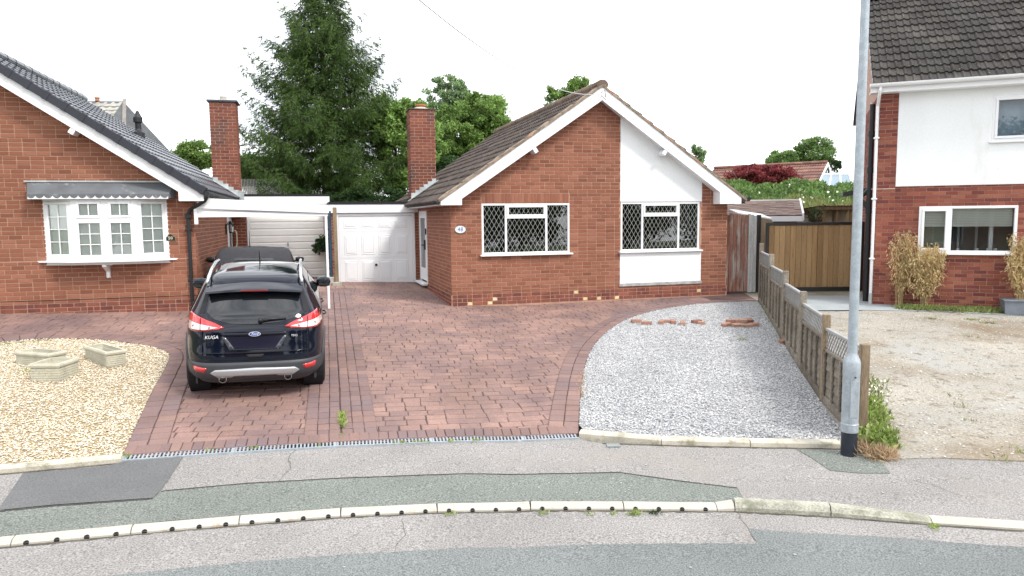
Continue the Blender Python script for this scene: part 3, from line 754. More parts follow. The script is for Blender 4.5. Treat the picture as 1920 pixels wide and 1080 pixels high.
# soldier course above the left window
u = win1[0]
while u < win1[1] - .03:
    mb = MB(); mb.box(-.032, .032, -.105, .105, 0, .008); 
    pcs.append(('soldier', mb, Matrix.Translation((u + .0375, 0, win1[3] + .117)) @ Matrix(((1, 0, 0, 0), (0, 0, -1, 0), (0, 1, 0, 0), (0, 0, 0, 1))), m_brick)); u += .0757
side_p = brick_pieces(f_left(), frame_left(), sideo, [(door[0] - .06, door[1] + .06, -.3, door[3] + .02)], m_brick, shift=.055, plinth=(m_plinth, m_plinth))
side_p = [p for p in side_p if p[2].translation.y < 4.9]
front_n = [p for p in pcs if p[2].translation.z < 9]
emit(front_n, w48, MW48, 'brick', 'brickwork', 300)
emit(side_p, w48, MW48, 'brick', 'brickwork', 60)
pl = MB(); pl.box(-.012, WD + .012, -.018, .0, -.25, .2475 - .013); pl.box(-.018, .0, 0, 3.1, -.25, .2475 - .013)
pl.build('plinth', m_mortar, h48)
rp_ = MB()
zz = lambda x: EZ + SL * (WD - x) + .02
rp_.prism([(4.0, 0, win2[3] + .012), (6.125, 0, win2[3] + .012), (6.125, 0, zz(6.125)), (4.0, 0, zz(4.0))], (0, -.022, 0))
rp_.build('render_panel', m_white2, h48); rp_ = MB()
rp_.prism([(4.0, 0, .372), (6.125, 0, .372), (6.125, 0, 1.10), (4.0, 0, 1.10)], (0, -.022, 0))
rp_.build('render_panel', m_white2, h48)
sk = MB(); sk.box(3.98, 6.15, -.03, 0, .305, .37); sk.build('panel_base', M('grey_render', (.36, .36, .35), .9, nscale=9, namt=.3), h48)

def lead_window(parent, W_, y=.0, split=(.27, .73)):
    x0, x1, z0, z1 = W_
    wn_ = MB(); frame_rect(wn_, x0, x1, z0, z1, y - .004, y + .06, .045)
    xa, xb = x0 + (x1 - x0) * split[0], x0 + (x1 - x0) * split[1]
    wn_.bbox(xa - .025, xa + .025, y - .002, y + .06, z0 + .045, z1 - .045, .006); wn_.bbox(xb - .025, xb + .025, y - .002, y + .06, z0 + .045, z1 - .045, .006)
    w = wn_.build('window', m_white, parent)
    zm = z0 + (z1 - z0) * .735
    s = MB(); s.bbox(xa + .025, xb - .025, y - .016, y + .06, zm - .035, zm + .012, .005)
    frame_rect(s, xa + .025, xb - .025, zm + .012, z1 - .045, y - .022, y + .04, .042); s.build('opening_light', m_white, w)
    lm = MB(); cells = [(x0 + .045, xa - .025, z0 + .045, z1 - .045), (xb + .025, x1 - .045, z0 + .045, z1 - .045), (xa + .025, xb - .025, z0 + .045, zm - .035), (xa + .067, xb - .067, zm + .054, z1 - .087)]
    for c in cells:
        pane_rect(w, *c, y + .022, m_glassd); lead(lm, *c, y + .0165)
    lm.build('leading', m_came, w, kind='stuff')
    sm = MB(); sm.bbox(x0 - .05, x1 + .06, y - .095, y + .02, z0 - .035, z0 + .002, .006); sm.build('sill', m_white, w)
    return w
wA = lead_window(h48, win1); wB = lead_window(h48, win2)
# curtains seen through the glass
def curtain(parent, x0, x1, z0, z1, y, mat, name='curtain', wave=.025, step=.05):
    mb = MB(); n = int((x1 - x0) / step); vs = []
    for z in (z0, z1):
        for i in range(n + 1): vs.append((x0 + (x1 - x0) * i / n, y + wave * math.sin(i * 1.9) * random.uniform(.6, 1), z))
    mb.add(vs, [(i, i + 1, n + 2 + i, n + 1 + i) for i in range(n)]); return mb.build(name, mat, parent, smooth=True)
curtain(h48, .75, 1.08, 1.1, 2.26, .32, m_curtain); curtain(h48, 2.5, 2.72, 1.1, 2.26, .32, m_curtain)
curtain(h48, 5.85, 6.05, 1.1, 2.26, .32, m_curtain)

# roof: two tiled slopes
roof = MB(); YF, YB = -.32, D48 + .28; ov = .30
def roof_slab(mb, x_e, x_r, z_e, z_r, yf, yb, t=.10):
    mb.prism([(x_e, yf, z_e), (x_r, yf, z_r), (x_r, yf, z_r - t), (x_e, yf, z_e - t)], (0, yb - yf, 0))
zt = lambda x: 4.86 - SL * abs(x - AP)
roof_slab(roof, -ov, AP, zt(-ov), zt(AP), YF + .03, YB); roof_slab(roof, WD + ov, AP, zt(WD + ov), zt(AP), YF + .03, YB)
r48 = roof.build('roof', m_felt, h48)
c_, s_ = math.cos(math.atan(SL)), math.sin(math.atan(SL)); RL = (AP + ov) / c_
tp = tile_slope((-ov - .04, YF, zt(-ov) - .03), (0, 1, 0), (c_, 0, s_), YB - YF, RL + .02, .342, TM_ROMAN, m_tile)
tp2 = tile_slope((WD + ov + .04, YF, zt(-ov) - .03), (0, 1, 0), (-c_, 0, s_), YB - YF, RL + .02, .342, TM_ROMAN, m_tile)
emit(tp, r48, MW48, 'roof_tile', 'roof_tiles', 300); emit(tp2, r48, MW48, 'roof_tile', 'roof_tiles', 0)
ridge_tiles(r48, (AP, YF - .01, 4.86), (AP, YB, 4.86), .13, m_ridge)
# verge bedding
vb = MB()
n = 34
for sgn in (-1, 1):
    prev = None
    for i in range(n + 1):
        x = AP + sgn * (AP + ov + .02) * i / n; z = zt(x); j = random.uniform(-.012, .012); k = random.uniform(-.01, .012)
        cur = [(x, YF - .012 + j * .3, z - .045 + j * .2), (x, YF - .018 + k, z + .012 + j * .6), (x, YF + .10, z + .038 + k), (x, YF + .10, z - .045)]
        if prev: vb.add(prev + cur, [(0, 1, 5, 4), (1, 2, 6, 5), (2, 3, 7, 6), (3, 0, 4, 7)])
        prev = cur
vb.build('verge_mortar', m_bed, r48, fixn=True)
bb = MB(); bw = .27
lo = lambda x: zt(x) - .045 - bw
yb_ = YF + .012
barge(bb, [(.17, zt(.17) - .045), (AP, zt(AP) - .045), (AP, lo(AP) - .02), (.17, lo(.17))], yb_, .022)
barge(bb, [(AP, zt(AP) - .045), (6.46, zt(6.46) - .045), (6.46, lo(6.46)), (AP, lo(AP) - .02)], yb_, .022)
barge(bb, [(-.27, 2.215), (.19, 2.215), (.19, zt(.19) - .05), (-.27, zt(-.27) - .05)], yb_ - .004, .30)
barge(bb, [(6.44, 2.215), (7.02, 2.215), (7.02, zt(7.02) - .05), (6.44, zt(6.44) - .05)], yb_ - .004, .30)
bb.build('bargeboard', m_white, h48)
so_ = MB(); so_.box(-.27, 0, -.02, YB - .05, 2.215, 2.235); so_.box(-.285, -.262, -.02, YB - .05, 2.215, 2.345)
so_.box(WD, WD + .27, -.02, YB - .05, 2.215, 2.235); so_.box(WD + .262, WD + .285, -.02, YB - .05, 2.215, 2.345)
so_.prism([(0, yb_ + .02, EZ + .005 + .0), (AP, yb_ + .02, zt(AP) - .24), (AP, yb_ + .02, zt(AP) - .255), (0, yb_ + .02, EZ - .01)], (0, .29, 0))
so_.prism([(WD, yb_ + .02, EZ + .005), (AP, yb_ + .02, zt(AP) - .24), (AP, yb_ + .02, zt(AP) - .255), (WD, yb_ + .02, EZ - .01)], (0, .29, 0))
so_.build('soffit', m_white, h48)
gt = MB(); gt.tube([(WD + ov + .07, -.34, 2.33), (WD + ov + .07, YB, 2.30)], .055, 10); gt.build('gutter', m_black, h48)
for x in (1.86, 4.98):
    pu = MB(); a = math.atan(SL) * (1 if x < AP else -1)
    T = Matrix.Translation((x, 0, zt(x) - .41)) @ Matrix.Rotation(-a, 4, 'Y'); pu.bbox(-.045, .045, -.30, .0, -.05, .07, .006, 0, T); pu.build('purlin_end', m_white, h48)
# aerial bracket at the apex
ab = MB(); ab.tube([(AP - .05, YF - .03, 4.68), (AP + .01, YF - .10, 4.72), (AP + .06, YF - .03, 4.58)], .008, 6); ab.tube([(AP - .06, YF - .03, 4.62), (AP + .07, YF - .05, 4.52)], .006, 6); ab.build('cable_bracket', m_black_steel, h48)
# house number plaque
def text_mesh(txt, size, depth=.004, font=None, shear=0, align='CENTER'):
    cu = bpy.data.curves.new('t', 'FONT'); cu.body = txt; cu.size = size; cu.extrude = depth; cu.align_x = align; cu.align_y = 'CENTER'; cu.shear = shear
    cu.resolution_u = 2
    o = bpy.data.objects.new('t', cu); COL.objects.link(o); dg = bpy.context.evaluated_depsgraph_get()
    me = bpy.data.meshes.new_from_object(o.evaluated_get(dg)); bpy.data.objects.remove(o); return me
def put_text(name, txt, size, parent, T, mat, shear=0, depth=.004, bold=0):
    me = text_mesh(txt, size, depth, shear=shear); me.materials.clear(); me.materials.append(mat); me.name = name
    o = bpy.data.objects.new(name, me); COL.objects.link(o); o.parent = parent; o.matrix_local = T; return o
FT = Matrix(((1, 0, 0, 0), (0, 0, -1, 0), (0, 1, 0, 0), (0, 0, 0, 1)))
pq = empty('house_number', (0, 0, 0), 0, 'oval white plaque reading 48 on the brick wall', 'house number')
pq.matrix_world = MW48 @ Matrix.Translation((.205, -.012, 1.69))
e1 = MB(); e1.v = []; ring = [(math.cos(2 * math.pi * k / 28), math.sin(2 * math.pi * k / 28)) for k in range(28)]
e1.prism([(x * .125, 0, z * .086) for x, z in ring], (0, -.012, 0)); e1.build('rim', M('plaque_rim', (.30, .33, .36), .5, namt=.05), pq)
e2 = MB(); e2.prism([(x * .112, -.012, z * .074) for x, z in ring], (0, -.006, 0)); e2.build('plate', M('plaque_face', (.80, .80, .76), .4, namt=.05, stain=[(1, .58, .7, (.45, .46, .40), 25)]), pq)
put_text('numerals', '48', .135, pq, Matrix.Translation((0, -.019, 0)) @ FT, M('blue_print', (.05, .13, .38), .4, namt=0), depth=.003)

# side door (in the left wall)
dr_ = MB(); x = -.02
d0, d1 = -door[1], -door[0]
dr_.box(x, x + .07, d0, d0 + .06, .25, door[3]); dr_.box(x, x + .07, d1 - .06, d1, .25, door[3]); dr_.box(x, x + .07, d0 + .06, d1 - .06, door[3] - .06, door[3])
dfr = dr_.build('door_frame', m_white, h48)
dd = MB(); T = None
dd.bbox(x - .005, x + .045, d0 + .065, d0 + .18, .30, 2.07, .005); dd.bbox(x - .005, x + .045, d1 - .18, d1 - .065, .30, 2.07, .005)
dd.bbox(x - .005, x + .045, d0 + .18, d1 - .18, .30, .62, .005); dd.bbox(x - .005, x + .045, d0 + .18, d1 - .18, 1.95, 2.07, .005)
dob = dd.build('door', m_white, h48)
pg = MB(); pg.box(x + .015, x + .025, d0 + .18, d1 - .18, .62, 1.95); pg.build('pane', glass('door_glass', (.45, .6, .68)), dob)
hd = MB(); hd.bbox(x - .055, x - .006, d0 + .10, d0 + .135, 1.12, 1.38, .008); hd.bbox(x - .10, x - .055, d0 + .10, d0 + .22, 1.23, 1.26, .006); hd.build('handle', m_black, dob)
lb = MB(); lb.bbox(x - .035, x - .006, d0 - .02, d0 + .03, 1.52, 1.68, .006); lb.build('doorbell', m_black, h48)
st = MB(); st.bbox(-.16, .02, d0 - .02, d1 + .04, .19, .245, .006); st.build('door_sill', m_white, h48)

# chimney
def chimney(parent, root_m, x0, x1, y0, y1, z0, z1, pot, name='chimney', capmat=None):
    body = MB(); body.box(x0, x1, y0, y1, z0, z1); c = body.build(name, m_mortar_g, parent)
    p = []
    o = [(x0, z0), (x1, z0), (x1, z1 - .01), (x0, z1 - .01)]
    p += brick_pieces(f_front(y0), frame_front(), o, [], m_brick_c)
    o2 = [(y0, z0), (y1, z0), (y1, z1 - .01), (y0, z1 - .01)]
    p += brick_pieces(f_right(x1), frame_right(), o2, [], m_brick_c, shift=.1)
    o3 = [(-y1, z0), (-y0, z0), (-y0, z1 - .01), (-y1, z1 - .01)]
    p += brick_pieces(f_left(x0), frame_left(), o3, [], m_brick_c, shift=.1)
    emit(p, c, root_m, 'brick', 'brickwork', 110)
    cp = MB(); cx, cy = (x0 + x1) / 2, (y0 + y1) / 2
    if capmat:
        cp.bbox(x0 - .06, x1 + .06, y0 - .06, y1 + .06, z1, z1 + .055, .01)
    else: cp.bbox(x0 - .035, x1 + .035, y0 - .035, y1 + .035, z1, z1 + .03, .008)
    cp.build('chimney_cap', capmat or M('dark_cap', (.09, .075, .07), .9, namt=.3), c)
    fl = MB(); fl.lathe([(.0, z1 + .02), (.26, z1 + .03), (.15, z1 + .10), (0, z1 + .105)], (cx, cy, 0), n=16); fl.build('flaunching', m_conc, c)
    pt = MB(); pt.lathe(pot[0], (cx, cy, z1 + .03), n=16); o = pt.build('chimney_pot', pot[1], c, smooth=False); return c
m_terra = M('terracotta', (.40, .15, .06), .8, nscale=8, namt=.2, stain=[(1, .55, .7, (.30, .28, .22), 12)])
CX0, CX1, CY0, CY1 = -.14, .55, 4.8, 5.45
ch48 = chimney(r48, MW48, CX0, CX1, CY0, CY1, 1.9, 4.95, ([(.14, 0), (.15, .02), (.15, .07), (.13, .08), (.13, .10), (.16, .11), (.16, .15), (.10, .155), (.10, .02)], m_terra))
def stepped_flashing(parent, xa, xb, y, zf, out=-1, n=6, mat=m_lead):
    mb = MB(); dx = (xb - xa) / n
    for i in range(n):
        x = xa + i * dx; z = zf(x)
        mb.prism([(x, y, zf(x) - .02), (x + dx, y, zf(x + dx) - .02), (x + dx, y, zf(x + dx) + .10), (x, y, zf(x + dx) + .10)], (0, -.022, 0))
    mb.prism([(xa - .1, y - .02, zf(xa - .1) + .01), (xb + .05, y - .02, zf(xb + .05) + .01), (xb + .05, y - .02, zf(xb + .05) + .03), (xa - .1, y - .02, zf(xa - .1) + .03)], (0, -.14, 0))
    mb.build('flashing', mat, parent)
stepped_flashing(r48, CX0 - .02, CX1, CY0, lambda x: zt(x) + .045)

# garage of 48
def flat_garage(P, a, z, x0, x1, yf, yb, door_r, floor, top, label, panelled, fasc_h=.22, edge=m_blackmatt):
    root = empty('garage', (*P, z), a, label, 'garage', 'flat roofed garages')
    mwl = rootmw(P, z, a)
    o = [(x0, -.3), (x1, -.3), (x1, top), (x0, top)]
    b = MB(); wall_body(b, f_front(yf), o, [door_r], .12, (0, -1, 0))
    b.box(x0, x0 + .12, yf + .12, yb, -.3, top); b.box(x1 - .12, x1, yf + .12, yb, -.3, top); b.box(x0 + .12, x1 - .12, yb - .12, yb, -.3, top)
    w = b.build('wall', m_mortar, root)
    emit(brick_pieces(f_front(yf), frame_front(), o, [(door_r[0] - .01, door_r[1] + .01, -.3, door_r[3] + .02)], m_brick_c if not panelled else m_brick), w, mwl, 'brick', 'brickwork', 90)
    rf = MB(); rf.box(x0 - .05, x1 + (.0 if panelled else .05), yf - .10, yb + .1, top + fasc_h, top + fasc_h + .07); rfo = rf.build('roof', edge, root)
    f = MB(); f.box(x0 - .04, x1 + (.0 if panelled else .04), yf - .085, yf - .06, top - .01, top + fasc_h)
    if not panelled: f.box(x0 - .04, x1 + .04, yf - .10, yf - .085, top + .09, top + fasc_h)
    f.box(x0 - .04, x0 - .015, yf - .06, yb, top - .01, top + fasc_h); f.box(x1 - .025, x1 + (.0 if panelled else .04), yf - .06, yb, top - .01, top + fasc_h)
    f.build('fascia', m_white, root)
    g = MB(); x0d, x1d, z0d, z1d = door_r
    frame_rect(g, x0d, x1d, z0d - .2, z1d, yf - .03, yf + .06, .075); g.build('door_frame', m_white, root)
    X0, X1, Z0, Z1 = x0d + .08, x1d - .08, z0d + .015, z1d - .08; Y = yf - .005
    dm = MB(); dm.box(X0, X1, Y, Y + .03, Z0, Z1)
    d = dm.build('garage_door', m_white, root)
    pm = MB()
    Wd = X1 - X0; Hd = Z1 - Z0
    if panelled:
        def raised(xa, xb, za, zb, arch=0):
            def outl2(i):
                pts = [(xa + i, za + i), (xb - i, za + i), (xb - i, zb - i - (arch if arch else 0))]
                if arch:
                    for k in range(1, 10):
                        t = k / 10; x_ = xb - i - (xb - xa - 2 * i) * t; pts.append((x_, zb - i - arch + arch * (math.sin(math.pi * t) ** 1.6)))
                pts.append((xa + i, zb - i - (arch if arch else 0))); return pts
            A, B, C_, D_ = outl2(0), outl2(.014), outl2(.030), outl2(.055); n = len(A); m2 = MB()
            vs = [(x_, Y, z_) for x_, z_ in A] + [(x_, Y - .012, z_) for x_, z_ in B] + [(x_, Y - .002, z_) for x_, z_ in C_] + [(x_, Y - .014, z_) for x_, z_ in D_]
            m2.add(vs, [(k * n + i, k * n + (i + 1) % n, (k + 1) * n + (i + 1) % n, (k + 1) * n + i) for k in range(3) for i in range(n)] + [tuple(range(3 * n, 4 * n))])
            m2.build('door_panel', m_white, d)
        cols_ = [X0 + Wd * (.065 + .2325 * k) for k in range(4)]; cw_ = Wd * .175
        for cx in cols_:
            raised(cx, cx + cw_, Z0 + Hd * .055, Z0 + Hd * .35); raised(cx, cx + cw_, Z0 + Hd * .435, Z0 + Hd * .725); raised(cx, cx + cw_, Z0 + Hd * .825, Z0 + Hd * .955, .05)
        for zf_ in (.395, .785):
            l_ = MB(); l_.box(X0, X1, Y - .004, Y, Z0 + Hd * zf_ - .012, Z0 + Hd * zf_ - .004); l_.box(X0, X1, Y - .004, Y, Z0 + Hd * zf_ + .004, Z0 + Hd * zf_ + .012); l_.build('section_joint', m_white, d)
        h = MB(); h.lathe([(.022, 0), (.028, .01), (.02, .02), (.012, .045), (.0, .05)], ((X0 + X1) / 2 - .02, Y, Z0 + Hd * .27), axis='y', n=12)
        h = MB(); h.lathe([(.035, 0), (.035, -.012), (.015, -.02), (.015, -.04)], ((X0 + X1) / 2 - .02, Y, Z0 + Hd * .28), axis='y', n=12); h.box((X0 + X1) / 2 - .055, (X0 + X1) / 2 + .015, Y - .055, Y - .04, Z0 + Hd * .28 - .012, Z0 + Hd * .28 + .012); h.build('handle', m_black, d)
    else:
        nb = 10
        for k in range(nb):
            za, zb = Z0 + Hd * k / nb, Z0 + Hd * (k + 1) / nb
            m2 = MB(); m2.prism([(X0, Y, za + .008), (X0, Y - .016, za + .03), (X0, Y - .016, zb - .03 * (1 if k % 1 == 0 else 1)), (X0, Y, zb - .008)], (Wd, 0, 0)); m2.build('door_panel', M('cream_door', (.84, .82, .77), .5, namt=.03), d)
        h = MB(); h.bbox((X0 + X1) / 2 - .02, (X0 + X1) / 2 + .02, Y - .05, Y - .015, Z0 + Hd * .545, Z0 + Hd * .60, .006); h.build('handle', m_galv, d)
    return root
g48 = flat_garage(H48P, A48, Z48, -2.36, -.002, 4.75, 9.6, (-2.24, -.09, .13, 2.10), .13, 2.12, 'flat roofed garage with a white panelled door beside the leaded window bungalow', True)

# ---------------------------------------------------------------- number 50
Z50 = .185
h50 = empty('bungalow', (*H50P, Z50), A50, 'red brick bungalow with black roof tiles and a white bay window under a grey canopy', 'house', 'brick bungalows')
MW50 = rootmw(H50P, Z50, A50)
W50 = 8.4; AP5 = -4.2; S5 = .665; E5 = 2.26; D50 = 8.3
z5t = lambda x: 5.40 - S5 * abs(x - AP5)        # tile plane
z5w = lambda x: E5 + S5 * (4.2 - abs(x - AP5)) + .03
out5 = [(-W50, -.3), (0, -.3), (0, z5w(0)), (AP5, z5w(AP5)), (-W50, z5w(0))]
bay = (-2.60, -.48, 1.06, 2.27)
wb = MB(); wall_body(wb, f_front(), out5, [bay], .25, (0, -1, 0))
door5 = (5.1, 6.0, -.3, 2.05)
wall_body(wb, f_right(0), [(.25, -.3), (D50, -.3), (D50, E5), (.25, E5)], [door5], .25, (1, 0, 0))
wall_body(wb, f_left(-W50), [(-D50, -.3), (-.25, -.3), (-.25, E5), (-D50, E5)], [], .25, (-1, 0, 0))
wall_body(wb, f_front(D50 - .25), out5, [], .25, (0, -1, 0))
w50 = wb.build('wall', m_mortar, h50)
rm = MB(); rm.box(-W50 + .26, -.26, .3, D50 - .3, .1, .12); rm.box(-W50 + .26, -.26, 2.5, 2.55, .12, 2.3); rm.box(-W50 + .26, -.26, .26, D50 - .3, 2.3, 2.32); rm.build('interior', m_room, h50)
p5 = brick_pieces(f_front(), frame_front(), out5, [bay], m_brick, plinth=(m_plinth, m_cream), shift=.03)
p5 = [p for p in p5 if p[2].translation.x > -5.2]
emit(p5, w50, MW50, 'brick', 'brickwork', 300)
emit(brick_pieces(f_right(0), frame_right(), [(0, -.3), (6.2, -.3), (6.2, E5), (0, E5)], [door5], m_brick, shift=.06, plinth=(m_plinth, m_plinth)), w50, MW50, 'brick', 'brickwork', 60)
pl = MB(); pl.box(-W50, .018, -.018, .0, -.3, .235); pl.box(0, .018, 0, 5, -.3, .235); pl.build('plinth', m_mortar, h50)
crk = MB(); crk.tube([(-3.6, -.014, .322), (-2.2, -.014, .318), (-1.0, -.014, .322), (0, -.014, .326)], .0045, 5); crk.build('damp_course', m_blackmatt, h50)
# roof
rf = MB(); roof_slab(rf, .22, AP5, z5t(.22), z5t(AP5), -.29, D50 + .25); roof_slab(rf, -W50 - .22, AP5, z5t(.22), z5t(AP5), -.29, D50 + .25); r50 = rf.build('roof', m_felt, h50)
c5, s5 = math.cos(math.atan(S5)), math.sin(math.atan(S5)); RL5 = (4.2 + .22) / c5
tp = tile_slope((.26, -.32, z5t(.26)), (0, 1, 0), (-c5, 0, s5), D50 + .55, RL5, .345, TM_FLAT, m_tile50, key='f', jitter=.001)
emit(tp, r50, MW50, 'roof_tile', 'roof_tiles', 300)
tp = tile_slope((-W50 - .26, -.32, z5t(.26)), (0, 1, 0), (c5, 0, s5), D50 + .55, RL5, .345, TM_FLAT, m_tile50, key='f', jitter=.001)
emit(tp, r50, MW50, 'roof_tile', 'roof_tiles', 0)
ridge_tiles(r50, (AP5, -.32, z5t(AP5) + .01), (AP5, D50 + .2, z5t(AP5) + .01), .13, m_tile50)
vu = MB()       # dry verge unit, shared
vu.bbox(-.02, .345, -.045, .02, -.105, .045, .008); vu.bbox(-.035, .06, -.052, .06, -.112, .058, .008); vme = vu.mesh('verge_cap', M('verge_plastic', (.022, .024, .034), .5, namt=.1, spec=.5))
for k in range(int(RL5 / .345) + 1):
    p = Vector((.27, -.33, z5t(.27) - .0)) + Vector((-c5, 0, s5)) * (k * .345)
    o = bpy.data.objects.new('verge_cap', vme); COL.objects.link(o); o.parent = r50
    o.matrix_local = Matrix(((-c5, 0, s5, p.x), (0, 1, 0, p.y), (s5, 0, c5, p.z), (0, 0, 0, 1)))
bb = MB(); y0 = -.312; lo5 = lambda x: z5t(x) - .36
barge(bb, [(-.20, z5t(-.20) - .06), (-.20, lo5(-.20)), (AP5, lo5(AP5)), (AP5, z5t(AP5) - .06)], y0, .022)
barge(bb, [(-W50 + .2, z5t(-.20) - .06), (-W50 + .2, lo5(-.20)), (AP5, lo5(AP5)), (AP5, z5t(AP5) - .06)], y0, .022)
barge(bb, [(-.20, 2.20), (.255, 2.20), (.255, z5t(.255) - .05), (-.20, z5t(-.2) - .06)], y0 - .004, .30)
bb.build('bargeboard', m_white, h50)
sf = MB(); sf.box(0, .235, -.01, D50 + .2, 2.20, 2.22); sf.box(.23, .25, -.01, D50 + .2, 2.20, 2.38)
sf.prism([(.0, y0 + .02, E5 + .01), (AP5, y0 + .02, z5t(AP5) - .345), (AP5, y0 + .02, z5t(AP5) - .36), (.0, y0 + .02, E5 - .01)], (0, .29, 0)); sf.build('soffit', m_white, h50)
pu = MB(); T = Matrix.Translation((-1.98, 0, z5t(-1.98) - .42)) @ Matrix.Rotation(math.atan(S5), 4, 'Y'); pu.bbox(-.05, .05, -.30, 0, -.06, .08, .006, 0, T); pu.build('purlin_end', m_white, h50)
gt = MB(); gt.tube([(.31, -.36, 2.34), (.31, D50, 2.31)], .058, 10); gt.build('gutter', m_black, h50)
dp = MB(); dp.tube([(.30, -.30, 2.34), (.30, -.30, 2.26), (.26, -.26, 2.20), (-.04, -.07, 2.03), (-.09, -.06, 1.94), (-.09, -.06, 1.0), (-.09, -.06, -.1)], .036, 10)
for z in (1.62, .6): dp.bbox(-.15, -.03, -.10, -.005, z, z + .04, .006)
dp.bbox(-.14, -.04, -.11, -.01, 1.86, 1.95, .008); dp.build('downpipe', m_black, h50)
# soil vent cowl on the roof slope
vy, vx = 6.0, -2.22; vz = z5t(vx)
vt = MB(); vt.lathe([(.16, vz - .08), (.15, vz + .10), (.09, vz + .16), (.075, vz + .20), (.075, vz + .36), (.115, vz + .38), (.115, vz + .50), (.06, vz + .60), (.04, vz + .66), (0, vz + .70)], (vx, vy, 0), n=16); vt.build('roof_vent', m_black, r50)
ch50 = chimney(r50, MW50, -.36, .30, 5.6, 6.2, 1.9, 5.0, ([(.09, 0), (.09, .16), (.0, .165)], m_conc), capmat=M('slate_cap', (.06, .065, .08), .6, namt=.15))
stepped_flashing(r50, .42, -.36, 5.6, lambda x: z5t(x) + .04)
cheek = MB(); cheek.prism([(.30, 5.55, 2.30), (.34, 5.55, 2.30), (.34, 5.55, 2.62), (.30, 5.55, 2.62)], (0, .65, 0)); cheek.build('flashing', m_lead, r50)

# bay window
bw_ = empty('t', (0, 0, 0)); bpy.data.objects.remove(bw_)
B = MB(); yb0 = -.22
pl4 = [(-2.66, 0.0), (-2.09, yb0), (-1.01, yb0), (-.46, 0.0)]
def seg_box(mb, a, b, z0, z1, t0, t1, mi=0):   # box along plan segment a->b, outward normal to the front, thickness t0..t1
    a = np.array(a); b = np.array(b); L = np.linalg.norm(b - a); t = (b - a) / L; n = np.array([t[1], -t[0]])
    T = Matrix(((t[0], -n[0], 0, a[0]), (t[1], -n[1], 0, a[1]), (0, 0, 1, 0), (0, 0, 0, 1)))
    return L, T
bwin = None
frames = MB()
segs = [(pl4[0], pl4[1]), (pl4[1], (-1.54, yb0)), ((-1.54, yb0), pl4[2]), (pl4[2], pl4[3])]
BZ0, BZ1 = 1.08, 2.27
parts = []
for k, (a, b) in enumerate(segs):
    L, T = seg_box(None, a, b, 0, 0, 0, 0)
    f = MB()
    f.bbox(0, L, -.0, .07, BZ0, BZ0 + .07, .005, 0, T); f.bbox(0, L, 0, .07, BZ1 - .07, BZ1, .005, 0, T)
    f.bbox(0, .065, 0, .07, BZ0 + .07, BZ1 - .07, .005, 0, T); f.bbox(L - .065, L, 0, .07, BZ0 + .07, BZ1 - .07, .005, 0, T)
    cells = []
    if k in (1, 2):
        zm = BZ1 - .42
        f.bbox(.065, L - .065, 0, .07, zm - .035, zm + .035, .005, 0, T)
        g = MB(); frame_rect(g, .065, L - .065, zm + .035, BZ1 - .07, -.014, .03, .05); 
        v2 = [tuple(T @ Vector(p)) for p in g.v]; parts.append(('opening_light', g, T))
        frame_rect(f2 := MB(), .065, L - .065, BZ0 + .07, zm - .035, -.006, .03, .03); f.add([tuple(T @ Vector(p)) for p in f2.v], f2.f)
        cells = [(.115, L - .115, zm + .085, BZ1 - .12, 1), (.095, L - .095, BZ0 + .10, zm - .065, 3)]
    else:
        frame_rect(f2 := MB(), .065, L - .065, BZ0 + .07, BZ1 - .07, -.01, .03, .05); f.add([tuple(T @ Vector(p)) for p in f2.v], f2.f)
        cells = [(.115, L - .115, BZ0 + .12, BZ1 - .12, 4)]
    if bwin is None: bwin = f.build('bay_window', m_white, h50)
    else: f.build('window_frame', m_white, bwin)
    for (x0_, x1_, z0_, z1_, nr) in cells:
        pm_ = MB(); pm_.box(x0_ - .01, x1_ + .01, .02, .026, z0_ - .01, z1_ + .01, 0, T); pm_.build('pane', m_glass, bwin)
        bars = MB(); xm = (x0_ + x1_) / 2; bars.box(xm - .009, xm + .009, .010, .019, z0_, z1_, 0, T)
        for r_ in range(1, nr):
            zc = z1_ - (z1_ - z0_) * r_ / nr; bars.box(x0_, x1_, .011, .0185, zc - .008, zc + .008, 0, T)
        bars.build('glazing_bars', m_white, bwin)
    bl = MB(); z = BZ1 - .06; lim = BZ0 + .06
    while z > lim:
        bl.add([tuple(T @ Vector(p)) for p in ((.05, .05, z), (L - .05, .05, z), (L - .05, .060, z - .060), (.05, .060, z - .060))], [(0, 1, 2, 3)]); z -= .058
    bl.build('blind', m_blind, bwin, kind='stuff')
for nme, g, T in parts:
    mb = MB(); mb.add([tuple(T @ Vector(p)) for p in g.v], g.f); mb.build(nme, m_white, bwin)
sl_ = MB(); sl_.prism([(-2.80, 0, 1.045), (-2.2, yb0 - .12, 1.045), (-.90, yb0 - .12, 1.045), (-.33, 0, 1.045)], (0, 0, .035)); sl_.prism([(-2.66, 0, .99), (-2.09, yb0 + .02, .99), (-1.01, yb0 + .02, .99), (-.46, 0, .99)], (0, 0, .055)); sl_.build('sill', m_white, bwin)
br = MB(); br.bbox(-1.62, -1.55, -.055, 0, .72, 1.0, .01); br.prism([(-1.62, -.05, .99), (-1.62, -.30, .99), (-1.62, -.28, .95), (-1.62, -.05, .84)], (.07, 0, 0)); br.bbox(-1.67, -1.50, -.09, 0, .965, .99, .006); br.build('bracket', m_white, bwin)
cn = MB()
cp_top = [(-2.88, -.02, 2.58), (-.30, -.02, 2.58)]
A_, B_ = (-2.82, yb0 - .02), (-.34, yb0 - .02)
